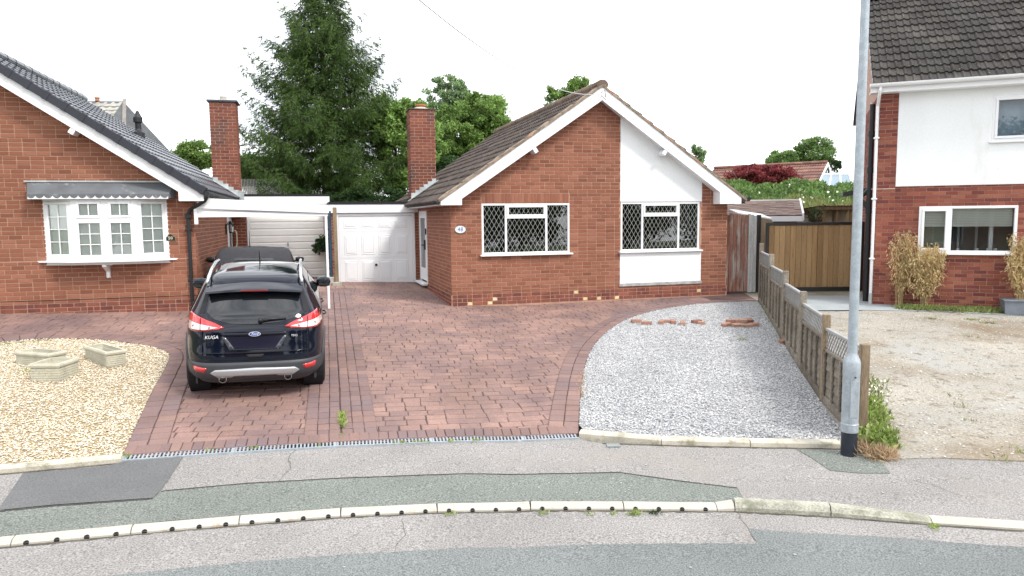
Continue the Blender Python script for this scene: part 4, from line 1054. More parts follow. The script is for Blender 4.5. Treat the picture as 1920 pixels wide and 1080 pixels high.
cn.add([(-2.88, 0, 2.58), (-.30, 0, 2.58), (-2.80, yb0 - .06, 2.33), (-.38, yb0 - .06, 2.33), (-2.80, yb0 - .06, 2.26), (-.38, yb0 - .06, 2.26), (-2.88, 0, 2.26), (-.30, 0, 2.26)],
       [(0, 2, 3, 1), (2, 4, 5, 3), (0, 6, 4, 2), (1, 3, 5, 7), (4, 6, 7, 5), (0, 1, 7, 6)])
can = cn.build('bay_canopy', M('grey_canopy', (.12, .128, .138), .6, nscale=3, namt=.2, fine=.1, stain=[(1, .6, .75, (.30, .31, .31), 4)]), h50, fixn=True)
wt = MB(); wt.box(-2.79, -.39, yb0 - .075, yb0 - .0605, 2.245, 2.325); wt.build('trim_board', m_white, can)
for i in range(17):
    x = -2.80 + 2.42 * (i + .5) / 17; sc_ = MB(); r_ = .073
    sc_.prism([(x + r_ * math.cos(math.pi * (1 + k / 8)), yb0 - .076, 2.335 + .072 * math.sin(math.pi * (1 + k / 8))) for k in range(9)], (0, -.006, 0)); sc_.build('scallop', MATS['grey_canopy'], can)
fl = MB(); fl.prism([(-2.92, -.012, 2.57), (-.28, -.012, 2.57), (-.28, -.012, 2.60), (-2.92, -.012, 2.60)], (0, -.03, 0)); fl.build('flashing', m_lead, can)

# house number 50
pq = empty('house_number', (0, 0, 0), 0, 'small black arched plaque reading 50 on the brick wall beside the bay window', 'house number')
pq.matrix_world = MW50 @ Matrix.Translation((-.44, -.012, 1.485))
pts = [(-.088, -.055), (.088, -.055), (.088, .01), (.05, .02)] + [(.05 * math.cos(math.pi * k / 8), .02 + .05 * math.sin(math.pi * k / 8)) for k in range(1, 8)] + [(-.05, .02), (-.088, .01)]
q1 = MB(); q1.prism([(x * 1.1, 0, z * 1.1) for x, z in pts], (0, -.008, 0)); q1.build('rim', M('brass', (.45, .36, .15), .4, metal=.6, namt=.05), pq)
q2 = MB(); q2.prism([(x, -.008, z) for x, z in pts], (0, -.006, 0)); q2.build('plate', m_black, pq)
put_text('numerals', '50', .085, pq, Matrix.Translation((0, -.016, -.01)) @ FT, M('cream_print', (.75, .72, .55), .5, namt=0), depth=.002)
# side door of 50
dr_ = MB(); X = .02
dr_.box(X - .07, X, 5.1, 5.17, 0, 2.05); dr_.box(X - .07, X, 5.93, 6.0, 0, 2.05); dr_.box(X - .07, X, 5.17, 5.93, 1.98, 2.05); dr_.build('door_frame', m_white, h50)
d_ = MB(); d_.bbox(X - .05, X + .004, 5.175, 5.925, .02, 1.975, .006); do5 = d_.build('door', M('pale_blue_door', (.62, .68, .70), .5, namt=.05), h50)
pg = MB(); pg.box(X + .004, X + .009, 5.32, 5.78, .9, 1.8); pg.build('pane', m_glass, do5)
hb = MB(); hb.tube([(X, 6.10, 1.05), (X + .09, 6.10, 1.08), (X + .11, 6.10, 1.18), (X + .11, 6.10, 1.42), (X + .09, 6.10, 1.52), (X, 6.10, 1.55)], .016, 8); hb.build('grab_rail', M('cream_rail', (.72, .66, .5), .4, namt=0), h50, smooth=True)
lt = empty('wall_lantern', (0, 0, 0), 0, 'black wall lantern beside the side door under the white carport', 'lantern')
lt.matrix_world = MW50 @ Matrix.Translation((.012, 4.75, 1.62))
q = MB(); q.bbox(.0, .03, -.05, .05, -.16, .10, .006); q.tube([(.02, 0, .05), (.07, 0, .15), (.13, 0, .16)], .010, 6); q.build('bracket', m_black, lt)
q = MB(); q.lathe([(.0, .16), (.03, .15), (.075, .10), (.08, .09), (.0, .09)], (.13, 0, 0), n=6); q.lathe([(.05, -.14), (.055, -.12), (.055, -.11), (0, -.11)], (.13, 0, 0), n=6)
for k in range(6):
    a = math.pi * k / 3; q.tube([(.13 + .05 * math.cos(a), .05 * math.sin(a), -.12), (.13 + .07 * math.cos(a), .07 * math.sin(a), .09)], .006, 4)
q.build('cage', m_black, lt); q = MB(); q.lathe([(.045, -.11), (.065, .09)], (.13, 0, 0), n=6); q.build('pane', m_glass, lt)

m_poly = M('carport_sheet', (.80, .82, .84), .5, namt=0)
_n, _l = m_poly.node_tree.nodes, m_poly.node_tree.links; _t = _n.new('ShaderNodeBsdfTranslucent'); _t.inputs[0].default_value = (.95, .96, .97, 1); _m = _n.new('ShaderNodeMixShader'); _m.inputs[0].default_value = .93
_l.new(_n['Principled BSDF'].outputs[0], _m.inputs[1]); _l.new(_t.outputs[0], _m.inputs[2]); _l.new(_m.outputs[0], _n['Material Output'].inputs[0])
# garage of 50 and carport
g50 = flat_garage(H50P, A50, Z50, .02, 2.66, 6.25, 11, (.40, 2.60, -.02, 2.02), 0, 2.18, 'flat roofed garage with a cream ribbed door behind the carport', False, .30)
# carport
cpz = empty('carport', (*H50P, Z50), A50, 'white carport canopy on a slim white post beside the bungalow with black tiles', 'carport')
q = MB(); q.bbox(.06, 2.60, -.12, -.07, 1.88, 2.02, .005); q.build('front_beam', m_white, cpz)
q = MB(); q.prism([(.10, -.155, 2.27), (.10, -.155, 2.06), (2.62, -.155, 1.945), (2.62, -.155, 2.11)], (0, .03, 0)); q.build('front_fascia', m_white, cpz)
q = MB(); q.prism([(.10, -.12, 2.07), (.10, -.12, 2.01), (2.60, -.12, 1.93), (2.60, -.12, 1.95)], (0, .03, 0)); q.build('infill_board', m_white, cpz)
q = MB(); q.bbox(.03, .10, -.14, -.08, 1.74, 2.10, .008); q.build('wall_plate', m_white, cpz)
q = MB(); q.prism([(.24, -.12, 2.06), (2.60, -.12, 1.98), (2.60, -.12, 2.0), (.24, -.12, 2.08)], (0, 6.2, 0)); q.build('roof_sheet', m_poly, cpz)
q = MB(); q.bbox(2.54, 2.60, -.06, 6.2, 1.88, 1.97, .005); q.build('side_beam', m_white, cpz)
q = MB(); q.bbox(2.535, 2.585, -.125, -.075, -.10, 1.88, .006); q.build('post', m_white, cpz)
# boundary timber post between the garages, dark blue board behind, and a wall basket
bp_ = H50P
def w50p(x, y, z): return tuple(MW50 @ Vector((x, y, z)))
pst = empty('timber_post', w50p(2.80, 3.9, 0)[:2] + (hz(*w50p(2.80, 3.9, 0)[:2]),), A50, 'weathered brown timber post standing between the two garage doors', 'post')
q = MB(); q.bbox(-.05, .05, -.05, .05, 0, 2.05, .008); q.build('shaft', m_wood_post, pst); q = MB(); q.bbox(-.13, .13, -.12, .12, -.02, .10, .02); q.build('footing', m_conc, pst)
dbx = empty('blue_board', w50p(2.66, 3.95, 0)[:2] + (hz(*w50p(2.66, 3.95, 0)[:2]),), A50, 'tall narrow dark blue board beside the timber post', 'board')
q = MB(); q.bbox(-.025, .045, 0, .3, .0, 1.95, .006); q.build('board', M('dark_blue_paint', (.03, .07, .12), .6, namt=.2), dbx)
q = MB(); q.bbox(-.10, .08, -.05, .3, 0, .22, .02); q.build('block', m_conc, dbx)

# ---------------------------------------------------------------- right-hand house
ZR = .012
hr = empty('two_storey_house', (*HRP, ZR), AR, 'two storey house of crimson brick with a white rendered upper wall and dark pantile roof', 'house')
MWR = rootmw(HRP, ZR, AR)
WR, DR, EZR = 7.6, 6.4, 4.60
wlow = (.82, 2.60, 1.15, 2.14); wup = (2.06, 3.20, 3.45, 4.37)
oR = [(0, -.3), (WR, -.3), (WR, EZR), (0, EZR)]
wb = MB(); wall_body(wb, f_front(), oR, [wlow, wup], .25, (0, -1, 0))
wall_body(wb, f_left(), [(-DR, -.3), (-.25, -.3), (-.25, EZR), (-DR, EZR)], [], .25, (-1, 0, 0))
wb.box(WR - .25, WR, .25, DR, -.3, EZR); wb.box(.25, WR - .25, DR - .25, DR, -.3, EZR)
wR = wb.build('wall', m_mortar_r, hr)
PZ = math.tan(R(37))
gab = MB(); gab.prism([(0, 0, EZR), (0, DR, EZR), (0, DR / 2, EZR + PZ * DR / 2)], (.25, 0, 0)); gab.prism([(WR - .25, 0, EZR), (WR - .25, DR, EZR), (WR - .25, DR / 2, EZR + PZ * DR / 2)], (.25, 0, 0)); gab.build('gable', m_mortar_r, hr)
rm = MB(); rm.box(.26, WR - .26, .3, DR - .3, 2.45, 2.6); rm.box(.26, WR - .26, .3, DR - .3, .05, .1); rm.box(.26, WR - .26, 2.2, 2.25, .1, 4.5); rm.build('interior', m_room, hr)
pr_ = brick_pieces(f_front(-.02), frame_front(), [(0, -.3), (.348, -.3), (.348, EZR), (0, EZR)], [], m_brick_r, gauge=.079, joint=.011, blen=.236, proud=.010)
pr_ += brick_pieces(f_front(), frame_front(), [(.352, -.3), (WR, -.3), (WR, 2.575), (.352, 2.575)], [wlow], m_brick_r, gauge=.079, joint=.011, blen=.236, proud=.010)
emit(pr_, wR, MWR, 'brick', 'brickwork', 300)
q = MB(); q.box(0, .35, -.02, 0, 0, EZR); q.build('pilaster', m_mortar_r, wR)
pr2 = brick_pieces(f_left(), frame_left(), [(-DR, -.3), (0, -.3), (0, EZR), (-DR, EZR)], [], m_brick_r, gauge=.079, joint=.011, blen=.236)
emit([p for p in pr2 if p[2].translation.y < 4], wR, MWR, 'brick', 'brickwork', 0)
q = MB()
for (a, b, c, d) in rects_minus(.352, WR, 2.575, EZR, [wup]): q.prism([(a, 0, c), (b, 0, c), (b, 0, d), (a, 0, d)], (0, -.03, 0))
q.build('render_panel', m_white2, hr)
# windows
def plain_window(parent, Wd, mull, y=.0, top=None):
    x0, x1, z0, z1 = Wd; f = MB(); frame_rect(f, x0, x1, z0, z1, y - .035, y + .05, .055)
    for m_ in mull: f.bbox(m_ - .035, m_ + .035, y - .033, y + .05, z0 + .055, z1 - .055, .006)
    w = f.build('window', m_white, parent)
    edges = [x0 + .055] + [e for m_ in mull for e in (m_ - .035, m_ + .035)] + [x1 - .055]
    for k in range(0, len(edges), 2):
        pane_rect(w, edges[k], edges[k + 1], z0 + .055, z1 - .055, y + .015, m_glass)
    s = MB(); s.bbox(x0 - .04, x1 + .04, y - .09, y, z0 - .035, z0 - .002, .006); s.build('sill', m_white, w); return w
wl_ = plain_window(hr, wlow, [1.40])
sa = MB(); frame_rect(sa, .875, 1.365, 1.205, 2.085, -.05, .02, .05); sa.build('opening_light', m_white, wl_)
bl = MB(); z = 2.08
while z > 1.74:
    bl.add([(.88, .09, z), (2.54, .09, z), (2.54, .115, z - .03), (.88, .115, z - .03)], [(0, 1, 2, 3)]); z -= .034
bl.build('blind', m_blind, wl_, kind='stuff')
q = MB(); q.box(.3, 1.45, .45, .5, .6, 2.3); q.build('partition', M('green_room', (.30, .31, .24), .9, namt=.1), hr)
q = MB(); q.box(1.5, 3.4, 1.6, 1.65, .1, 2.44); q.build('partition', M('pale_room', (.42, .45, .42), .9, namt=.08), hr)
q = MB()
for x in (1.75, 2.1): q.bbox(x, x + .05, 1.2, 1.26, .9, 2.2, .01)
q.bbox(2.22, 2.30, .5, .58, .9, 2.1, .01); q.build('furniture', m_white, hr)
q = MB(); q.box(1.45, 2.55, .12, .24, 1.155, 1.175)
for x in (1.6, 1.95, 2.15, 2.28): q.lathe([(.03, 1.175), (.035, 1.24), (.03, 1.25)], (x, .17, 0), n=10)
q.build('ornaments', m_white, wl_)
wu_ = plain_window(hr, wup, [])
sa = MB(); frame_rect(sa, wup[0] + .05, wup[0] + .70, wup[2] + .05, wup[3] - .05, -.06, .02, .05); sa.build('opening_light', m_white, wu_)
curtain(hr, 2.1, 3.18, 3.46, 4.36, .22, M('net_curtain', (.30, .38, .46), .9, namt=.1), wave=.01)
# eaves
q = MB(); q.box(-.22, WR + .2, -.30, -.275, 4.545, 4.72); q.box(-.22, WR + .2, -.275, 0, 4.545, 4.565); q.build('fascia', m_white, hr)
q = MB(); n_ = 9; P0 = []
for x in (-.24, WR + .2):
    P0 += [(x, -.37 + .065 * math.cos(math.pi * (1 + k / 8)), 4.715 + .07 * math.sin(math.pi * (1 + k / 8))) for k in range(9)]
q.add(P0, [(k, k + 1, k + 10, k + 9) for k in range(8)] + [tuple(range(9)), tuple(range(9, 18))]); q.build('gutter', m_white, hr)
roofm = MB(); yE, zE = -.265, 4.74; apz = zE + PZ * (DR / 2 + .265)
roofm.prism([(-.16, yE, zE), (-.16, DR / 2, apz), (-.16, DR / 2, apz - .1), (-.16, yE, zE - .1)], (WR + .32, 0, 0)); roofm.prism([(-.16, DR + .32, zE), (-.16, DR / 2, apz), (-.16, DR / 2, apz - .1), (-.16, DR + .32, zE - .1)], (WR + .32, 0, 0)); rR = roofm.build('roof', m_felt, hr)
cR, sR = math.cos(R(37)), math.sin(R(37))
tp = tile_slope((-.18, yE - .07, zE - .04), (1, 0, 0), (0, cR, sR), WR + .36, (DR / 2 + .33) / cR, .342, TM_ROMAN, m_tile_r, key='r', jitter=.004)

emit(tp, rR, MWR, 'roof_tile', 'roof_tiles', 300)
ridge_tiles(rR, (-.18, DR / 2, apz + .05), (WR + .18, DR / 2, apz + .05), .13, m_tile_r)
vg = MB(); vg.prism([(-.19, yE, zE - .11), (-.19, DR / 2, apz - .11), (-.19, DR / 2, apz + .02), (-.19, yE, zE + .02)], (.02, 0, 0)); vg.prism([(-.17, yE + .1, zE - .10), (-.17, DR / 2, apz - .13), (0, DR / 2, apz - .13), (0, yE + .1, zE - .10)], (0, 0, .02)); vg.build('verge_board', M('brown_grey_board', (.30, .26, .245), .8, namt=.15), rR)
q = MB(); q.tube([(-.04, -.36, 4.68), (-.04, -.36, 4.58), (-.05, -.30, 4.50), (-.055, -.075, 4.30), (-.055, -.075, .25)], .033, 8)
for z in (3.6, 2.3, 1.0): q.bbox(-.11, 0.0, -.115, -.01, z, z + .035, .005)
q.build('downpipe', m_white, hr)
q = MB(); q.tube([(-.055, -.075, .26), (-.055, -.075, -.1)], .037, 8); q.build('downpipe_foot', M('grey_pipe', (.45, .45, .44), .6, namt=.1), hr)
q = MB(); q.tube([(-.12, .38, 4.4), (-.12, .38, 0)], .056, 10); q.tube([(-.12, .38, 2.55), (-.30, .5, 2.35), (-.12, .38, 2.1)], .05, 8)
for z in (3.7, 2.9, 2.0, 1.2): q.lathe([(.075, z), (.075, z + .12)], (-.12, .38, 0), n=10)
q.build('soil_pipe', m_black, hr)
q = MB(); q.tube([(-.10, .85, 4.5), (-.10, .85, 0)], .035, 8); q.build('waste_pipe', M('pale_pipe', (.60, .58, .55), .6, namt=.1), hr)
# lean-to canopy on the side wall
lc = MB(); lc.prism([(0, 1.1, 2.62), (-.62, 1.1, 2.50), (-.62, 1.1, 2.42), (0, 1.1, 2.50)], (0, 1.0, 0)); lc.build('side_canopy', m_black, hr)
wr_ = MB(); wr_.tube([(-.12, -.06, 2.53), (.0, -.045, 2.53), (.34, -.045, 2.53)], .006, 4); wr_.build('cable', m_whitefl, hr)

# ================================================================== fences and gates
fe = empty('panel_fence', (fence_w[5][0], fence_w[5][1], hz(*fence_w[5])), 0, 'grey waney lap panel fence with pale lattice tops stepping down beside the white gravel', 'fence')
FO = np.array(fe.location)
hts = [1.35, 1.30, 1.20, 1.14, 1.13, 1.12]; fb = [np.array([p[0], p[1], hz(*p)]) for p in fence_w]
postz = [fb[i][2] + hts[i] for i in range(6)]
postz = [1.37, 1.22, 1.03, .86, .73, .60]
LATT = .27
for i in range(6):
    q = MB(); c = fb[i] - FO; t = fb[min(i + 1, 5)] - fb[max(i - 1, 0)]; an = math.atan2(t[1], t[0])
    T = Matrix.Translation((c[0], c[1], 0)) @ Matrix.Rotation(an, 4, 'Z')
    q.bbox(-.045, .045, -.045, .045, c[2] - .05, postz[i] - FO[2], .006, 0, T); q.build('post', m_wood_post if i in (5, 4) else m_wood_old, fe)
for i in range(5):
    a, b = fb[i], fb[i + 1]; d = b - a; L = math.hypot(d[0], d[1]); an = math.atan2(d[1], d[0])
    top = postz[i + 1] - .035 - FO[2]; bot0, bot1 = a[2] - FO[2] + .0, b[2] - FO[2] + .0
    T = Matrix.Translation((a[0] - FO[0], a[1] - FO[1], 0)) @ Matrix.Rotation(an, 4, 'Z')     # local +y is away from the gravel? camera sees -y side after the turn
    x0, x1 = .05, L - .05; sgn = -1      # gravel side
    tb = lambda mb: T
    q = MB(); q.bbox(x0, x1, -.025, .025, top - .035, top, .005, 0, T); q.build('top_rail', m_lattice, fe)
    q = MB(); q.bbox(x0, x1, -.022, .022, top - LATT - .04, top - LATT, .005, 0, T); q.build('middle_rail', m_wood_old, fe)
    lz0, lz1 = top - LATT, top - .035
    lm = MB(); rect = [(x0, lz0), (x1, lz0), (x1, lz1), (x0, lz1)]
    for s_, yy in ((1, -.010), (-1, .002)):
        dd_ = np.array([1, s_]) / math.sqrt(2); nn = np.array([-dd_[1], dd_[0]]); n_ = int(2.2 / .058)
        for k in range(-n_, n_):
            c = np.array([(x0 + x1) / 2, (lz0 + lz1) / 2]) + nn * k * .066
            qd = clip(ccw([tuple(c - dd_ * 2 - nn * .0085), tuple(c + dd_ * 2 - nn * .0085), tuple(c + dd_ * 2 + nn * .0085), tuple(c - dd_ * 2 + nn * .0085)]), rect)
            if len(qd) > 2 and area(qd) > 1e-5: lm.prism([tuple(T @ Vector((x, yy, z))) for x, z in qd], tuple(T.to_3x3() @ Vector((0, .010, 0))))
    lm.build('lattice', m_lattice, fe, kind='stuff')
    # waney lap slats
    zb = min(bot0, bot1); z = lz0 - .04; k = 0
    while z > zb + .05:
        h_ = .105; q = MB(); n_ = 8; vs = []
        for j in range(n_ + 1):
            x = x0 + (x1 - x0) * j / n_; g_ = bot0 + (bot1 - bot0) * x / L; w_ = random.uniform(-.010, .010)
            z1_ = z; z0_ = max(z - h_ - .02 + w_, g_ + .03 if z - h_ < g_ else -9)
            z0_ = min(z0_, z1_ - .002)
            vs += [(x, .004, z1_), (x, -.016, z0_), (x, .004, z0_ + .004), (x, .012, z1_)]
        fs = [(j * 4 + m_, j * 4 + 4 + m_, j * 4 + 4 + (m_ + 1) % 4, j * 4 + (m_ + 1) % 4) for j in range(n_) for m_ in range(4)] + [(3, 2, 1, 0), (n_ * 4, n_ * 4 + 1, n_ * 4 + 2, n_ * 4 + 3)]
        q.add([tuple(T @ Vector(p)) for p in vs], fs); q.build('slat', m_wood_old, fe); z -= h_; k += 1
    for f_ in (.02, .26, .5, .74, .98):
        x = x0 + (x1 - x0) * f_; q = MB(); g_ = bot0 + (bot1 - bot0) * x / L; q.bbox(x - .020, x + .020, -.042, -.018, g_ + .02, lz0 - .035, .004, 0, T); q.build('batten', m_wood_old, fe)
    q = MB(); q.prism([tuple(T @ Vector(p)) for p in ((x0, -.04, bot0 + .0), (x1, -.04, bot1 + .0), (x1, -.04, bot1 + .10), (x0, -.04, bot0 + .10))], tuple(T.to_3x3() @ Vector((0, .03, 0)))); q.build('gravel_board', m_wood_old, fe)

# side gate beside number 48
sg = empty('side_gate', (*[float(c) for c in (MW48 @ Vector((6.86, .10, 0)))[:2]], .09), A48 - R(4), 'tall narrow gate of peeling red brown boards between the brick wall and the lattice fence', 'gate')
GH = 2.02; gw_ = .62; nb = 6
for k in range(nb):
    q = MB(); w_ = gw_ / nb; q.bbox(k * w_ + .004, (k + 1) * w_ - .004, -.01, .012, .03, 1.93 + (.012 if k % 2 else 0) + .02 * math.sin(k), .005); q.build('board', m_wood_red, sg)
q = MB(); q.bbox(gw_ + .002, gw_ + .045, -.03, .03, 0, 1.95, .006); q.build('stile', m_wood_grey, sg)
for k in range(2):
    q = MB(); q.bbox(gw_ + .06 + k * .09, gw_ + .145 + k * .09, .0, .03, 0, 1.93 - k * .03, .006); q.build('side_board', m_wood_grey, sg)
q = MB(); q.bbox(gw_ + .25, gw_ + .33, -.03, .06, 0, 1.92, .006); q.build('post', m_black_steel, sg)
q = MB(); q.bbox(0, gw_, .014, .05, .25, .34, .006); q.bbox(0, gw_, .014, .05, 1.6, 1.69, .006); q.build('ledge', m_wood_grey, sg)

# driveway gate
GA = np.array([6.14, 17.40]); GB_ = np.array([8.60, 17.40]); gz = .05
dg = empty('drive_gate', (GA[0], GA[1], gz), 0, 'wide new timber gate of upright boards in a black steel frame', 'gate')
gl = 2.36; 
q = MB(); q.bbox(0, gl, -.03, .03, 1.70, 1.77, .006); q.bbox(0, gl, -.03, .03, .10, .20, .006); q.bbox(0, .06, -.03, .03, .20, 1.70, .006); q.bbox(gl - .06, gl, -.03, .03, .20, 1.70, .006); q.build('gate_frame', m_black_steel, dg)
x = .065; nb = 17; w_ = (gl - .13) / nb
for k in range(nb):
    q = MB(); q.bbox(x + .003, x + w_ - random.choice((.003, .003, .005, .010)), -.012 + random.uniform(-.004, .003), .010, .205, 1.695, .005); q.build('board', m_wood_new, dg); x += w_
q = MB(); q.bbox(gl + .04, gl + .14, -.05, .05, 0, 1.85, .008); q.build('post', m_black_steel, dg)
g2 = empty('gate_side_screen', (GA[0] + gl + .16, GA[1] - .05, gz), AR * .1, 'narrow dark brown screen of slats squeezed between the timber gate and the crimson brick house', 'screen')
for k in range(4):
    q = MB(); q.bbox(k * .085, k * .085 + .075, -.01, .01, .35, 1.55, .004); q.build('slat', M('dark_brown_board', (.12, .085, .055), .8, namt=.25), g2)
q = MB(); q.bbox(-.01, .35, -.03, .03, 1.55, 1.62, .005); q.bbox(-.01, .35, -.03, .03, .1, .34, .005); q.build('frame', m_black_steel, g2)

# ================================================================== lamp post
LPp = G(1591, 853); lp = empty('lamp_post', tuple(LPp), 0, 'tall galvanised street lamp post with a black painted foot on the pavement', 'lamp post')
# slight lean as in the photo
def tilt(o, dx, dy): o.rotation_euler = (-dy, dx, 0)
q = MB(); q.lathe([(.079, -.05), (.079, .23), (.080, .25)], n=28); b_ = q.build('painted_foot', M('black_paint', (.020, .024, .035), .45, nscale=30, namt=.2, stain=[(1, .66, .70, (.55, .55, .55), 16)]), lp, smooth=False); smooth_by_angle(b_)
q = MB(); q.lathe([(.080, .25), (.086, .255), (.0875, .34), (.083, .345), (.083, .86), (.085, .87), (.085, .98), (.078, 1.01), (.048, 1.07), (.047, 1.09), (.042, 4.2), (.036, 7.8)], n=28); b_ = q.build('column', m_galv, lp); smooth_by_angle(b_)
q = MB(); q.prism([(.05 * math.sin(a), -.078, .62 + 0) if 0 else (x, -.0855, z) for x, z, a in ((-.04, .42, 0), (.04, .42, 0), (.04, .80, 0), (-.04, .80, 0))], (0, .02, 0)); q.build('access_door', m_galv, lp)
q = MB(); q.lathe([(.008, 0), (.008, -.01), (0, -.011)], (-.0, -.085, .84), axis='y', n=8); q.build('door_lock', m_black, lp)
q = MB(); q.tube([(0, 0, 7.75), (0, -.25, 7.98), (0, -.9, 8.05)], .03, 8); q.bbox(-.14, .14, -1.35, -.75, 8.0, 8.12, .03); q.build('lantern_head', M('lantern_grey', (.3, .3, .3), .5, namt=.05), lp)

# ================================================================== planters
m_planter = M('cream_stone_planter', (.50, .48, .385), .9, nscale=6, namt=.12, fine=.12, bump=.4, stain=[(1, .55, .75, (.42, .40, .28), 4)])
m_compost = M('compost', (.13, .10, .07), .95, nscale=12, namt=.4, bump=.8)
def planter(wx, wy, L_, W_, H_, ang_, label, leaf=False):
    p = (wx, wy, hz(wx, wy)); t = empty('stone_planter', (p[0], p[1], p[2] + .015), ang_, label, 'planter', 'cream stone planters')
    x, y = L_ / 2, W_ / 2; th = .035
    q = MB()
    ring = lambda a, b, z: [(-a, -b, z), (a, -b, z), (a, b, z), (-a, b, z)]
    vs = ring(x - .02, y - .02, -.02) + ring(x - .015, y - .015, H_ - .05) + ring(x - th - .01, y - th - .01, H_ - .05) + ring(x - th - .02, y - th - .02, H_ - .12)
    q.add(vs, [(a * 4 + i, a * 4 + (i + 1) % 4, a * 4 + 4 + (i + 1) % 4, a * 4 + 4 + i) for a in range(3) for i in range(4)]); tr = q.build('trough', m_planter, t)
    q = MB(); o_, i_ = ring(x, y, H_ - .05) + ring(x + .006, y + .006, H_ - .025) + ring(x - .004, y - .004, H_), ring(x - th, y - th, H_) + ring(x - th, y - th, H_ - .06)
    vs = o_ + i_; q.add(vs, [(a * 4 + k, a * 4 + (k + 1) % 4, a * 4 + 4 + (k + 1) % 4, a * 4 + 4 + k) for a in range(4) for k in range(4)]); q.build('rim', m_planter, t, fixn=False)
    q = MB(); q.add([(-x + th, -y + th, H_ - .11), (x - th, -y + th, H_ - .10), (x - th, y - th, H_ - .12), (-x + th, y - th, H_ - .11)], [(0, 1, 2, 3)]); q.build('compost', m_compost if leaf is False else M('pale_compost', (.36, .32, .22), .95, nscale=9, namt=.3), t)
    # brick pattern in relief
    bl_ = MB(); n_ = 5; hh = (H_ - .065) / n_
    for (ax, half, off) in (('x', x, -(y - .018)), ('x', x, (y - .018)), ('y', y, -(x - .018)), ('y', y, x - .018)):
        for r_ in range(n_):
            c = -half + .022 - (.05 if r_ % 2 else 0)
            while c < half - .025:
                w_ = random.choice((.08, .11, .13)); a, b = max(c, -half + .022), min(c + w_ - .005, half - .022); c += w_
                if b - a < .015: continue
                z0_, z1_ = r_ * hh + .003, (r_ + 1) * hh - .003; s = math.copysign(.007, off)
                if ax == 'x': bl_.box(a, b, min(off, off + s), max(off, off + s), z0_, z1_)
                else: bl_.box(min(off, off + s), max(off, off + s), a, b, z0_, z1_)
    bl_.build('block_relief', m_planter, tr, kind='stuff')
    if leaf:
        q = MB()
        for k in range(14):
            cx, cy = random.uniform(-.08, .10), random.uniform(-.05, .05); a = random.uniform(0, 6.28); r_ = random.uniform(.03, .06)
            q.add([(cx, cy, H_ - .09), (cx + r_ * math.cos(a), cy + r_ * math.sin(a), H_ - .06), (cx + r_ * math.cos(a + .8), cy + r_ * math.sin(a + .8), H_ - .085)], [(0, 1, 2)])
        q.build('dead_leaves', M('dead_leaf', (.07, .03, .03), .8, namt=.3), t)
    return t
planter(-6.227, 9.645, .41, .46, .23, R(0), 'front cream stone planter with a dead dark plant, nearest the pavement', True)
planter(-6.80, 10.24, .68, .30, .20, R(-20), 'cream stone planter partly hidden behind the front one, half full of soil')
planter(-6.016, 10.493, .84, .29, .21, R(-40.7), 'cream stone planter standing apart nearest the block driveway')

# loose bricks on the gravel
m_loose = M('loose_brick', None, .85, cols=[(.34, .175, .125), (.42, .26, .19), (.26, .13, .10)], nscale=8, namt=.2, fine=.2, bump=.5)
def loose(px, py, ang_, tx=0, ty=0, L_=.215, z=0, label='orange brick lying flat on the white gravel', grp='loose bricks laid out on the white gravel'):
    p = G(px, py); q = MB(); q.bbox(-L_ / 2, L_ / 2, -.05, .05, 0, .062, .006)
    o = q.build('loose_brick', m_loose); o.location = (p[0], p[1], p[2] + .015 + z); o.rotation_euler = (tx, ty, ang_); return tag(o, label, 'brick', grp)
lb_ = [(1193, 606, 5, 'flat brick at the far left of the row on the white gravel'), (1212, 610, -12, 'second brick from the left, lying against the flat one'),
       (1240, 608, 72, 'upright left stroke of the brick letter H on the gravel'), (1251, 606.5, 5, 'short crossbar brick of the letter H on the gravel'), (1263, 607.5, 76, 'upright right stroke of the brick letter H on the gravel'),
       (1280, 610, 76, 'single brick set on end line between the letter H and the thin bricks'), (1306, 607, 20, 'pale thin brick angled right of the single upright one'), (1315, 610, -25, 'small brick below the pale thin one')]
for px, py, a_, lab in lb_: loose(px, py, R(a_), L_=.20 if 'small' not in lab else .13, label=lab)
for k, (px, py, a_, tx, z, lab) in enumerate([(1362, 613, 35, .1, 0, 'orange brick at the left end of the rubble heap'), (1372, 609, -8, 0, .03, 'long brick along the back of the rubble heap'), (1381, 614, 20, .2, 0, 'brick at the front of the rubble heap'), (1390, 611, -15, .1, .055, 'brick lying on top of the rubble heap'),
        (1400, 615, 8, 0, 0, 'brick at the front right of the rubble heap'), (1402, 608, 30, .3, .03, 'tilted brick at the back right of the rubble heap'), (1412, 613, -3, 0, 0, 'dark brick at the far right end of the rubble heap')]):
    loose(px, py, R(a_), tx, .05 * (k % 3 - 1), z=z, label=lab, grp='rubble heap near the fence')
loose(1469, 645, R(20), .2, 0, .16, label='broken red brick piece against the foot of the lattice fence', grp='rubble heap near the fence')
# access cover
p = G(1150, 836); q = MB(); q.bbox(-.075, .075, -.05, .05, 0, .012, .004); o = q.build('access_cover', M('dull_metal', (.25, .28, .28), .6, namt=.2)); o.location = (p[0], p[1], p[2] + .002); tag(o, 'small square grey access cover in the pavement by the kerb edging', 'cover')

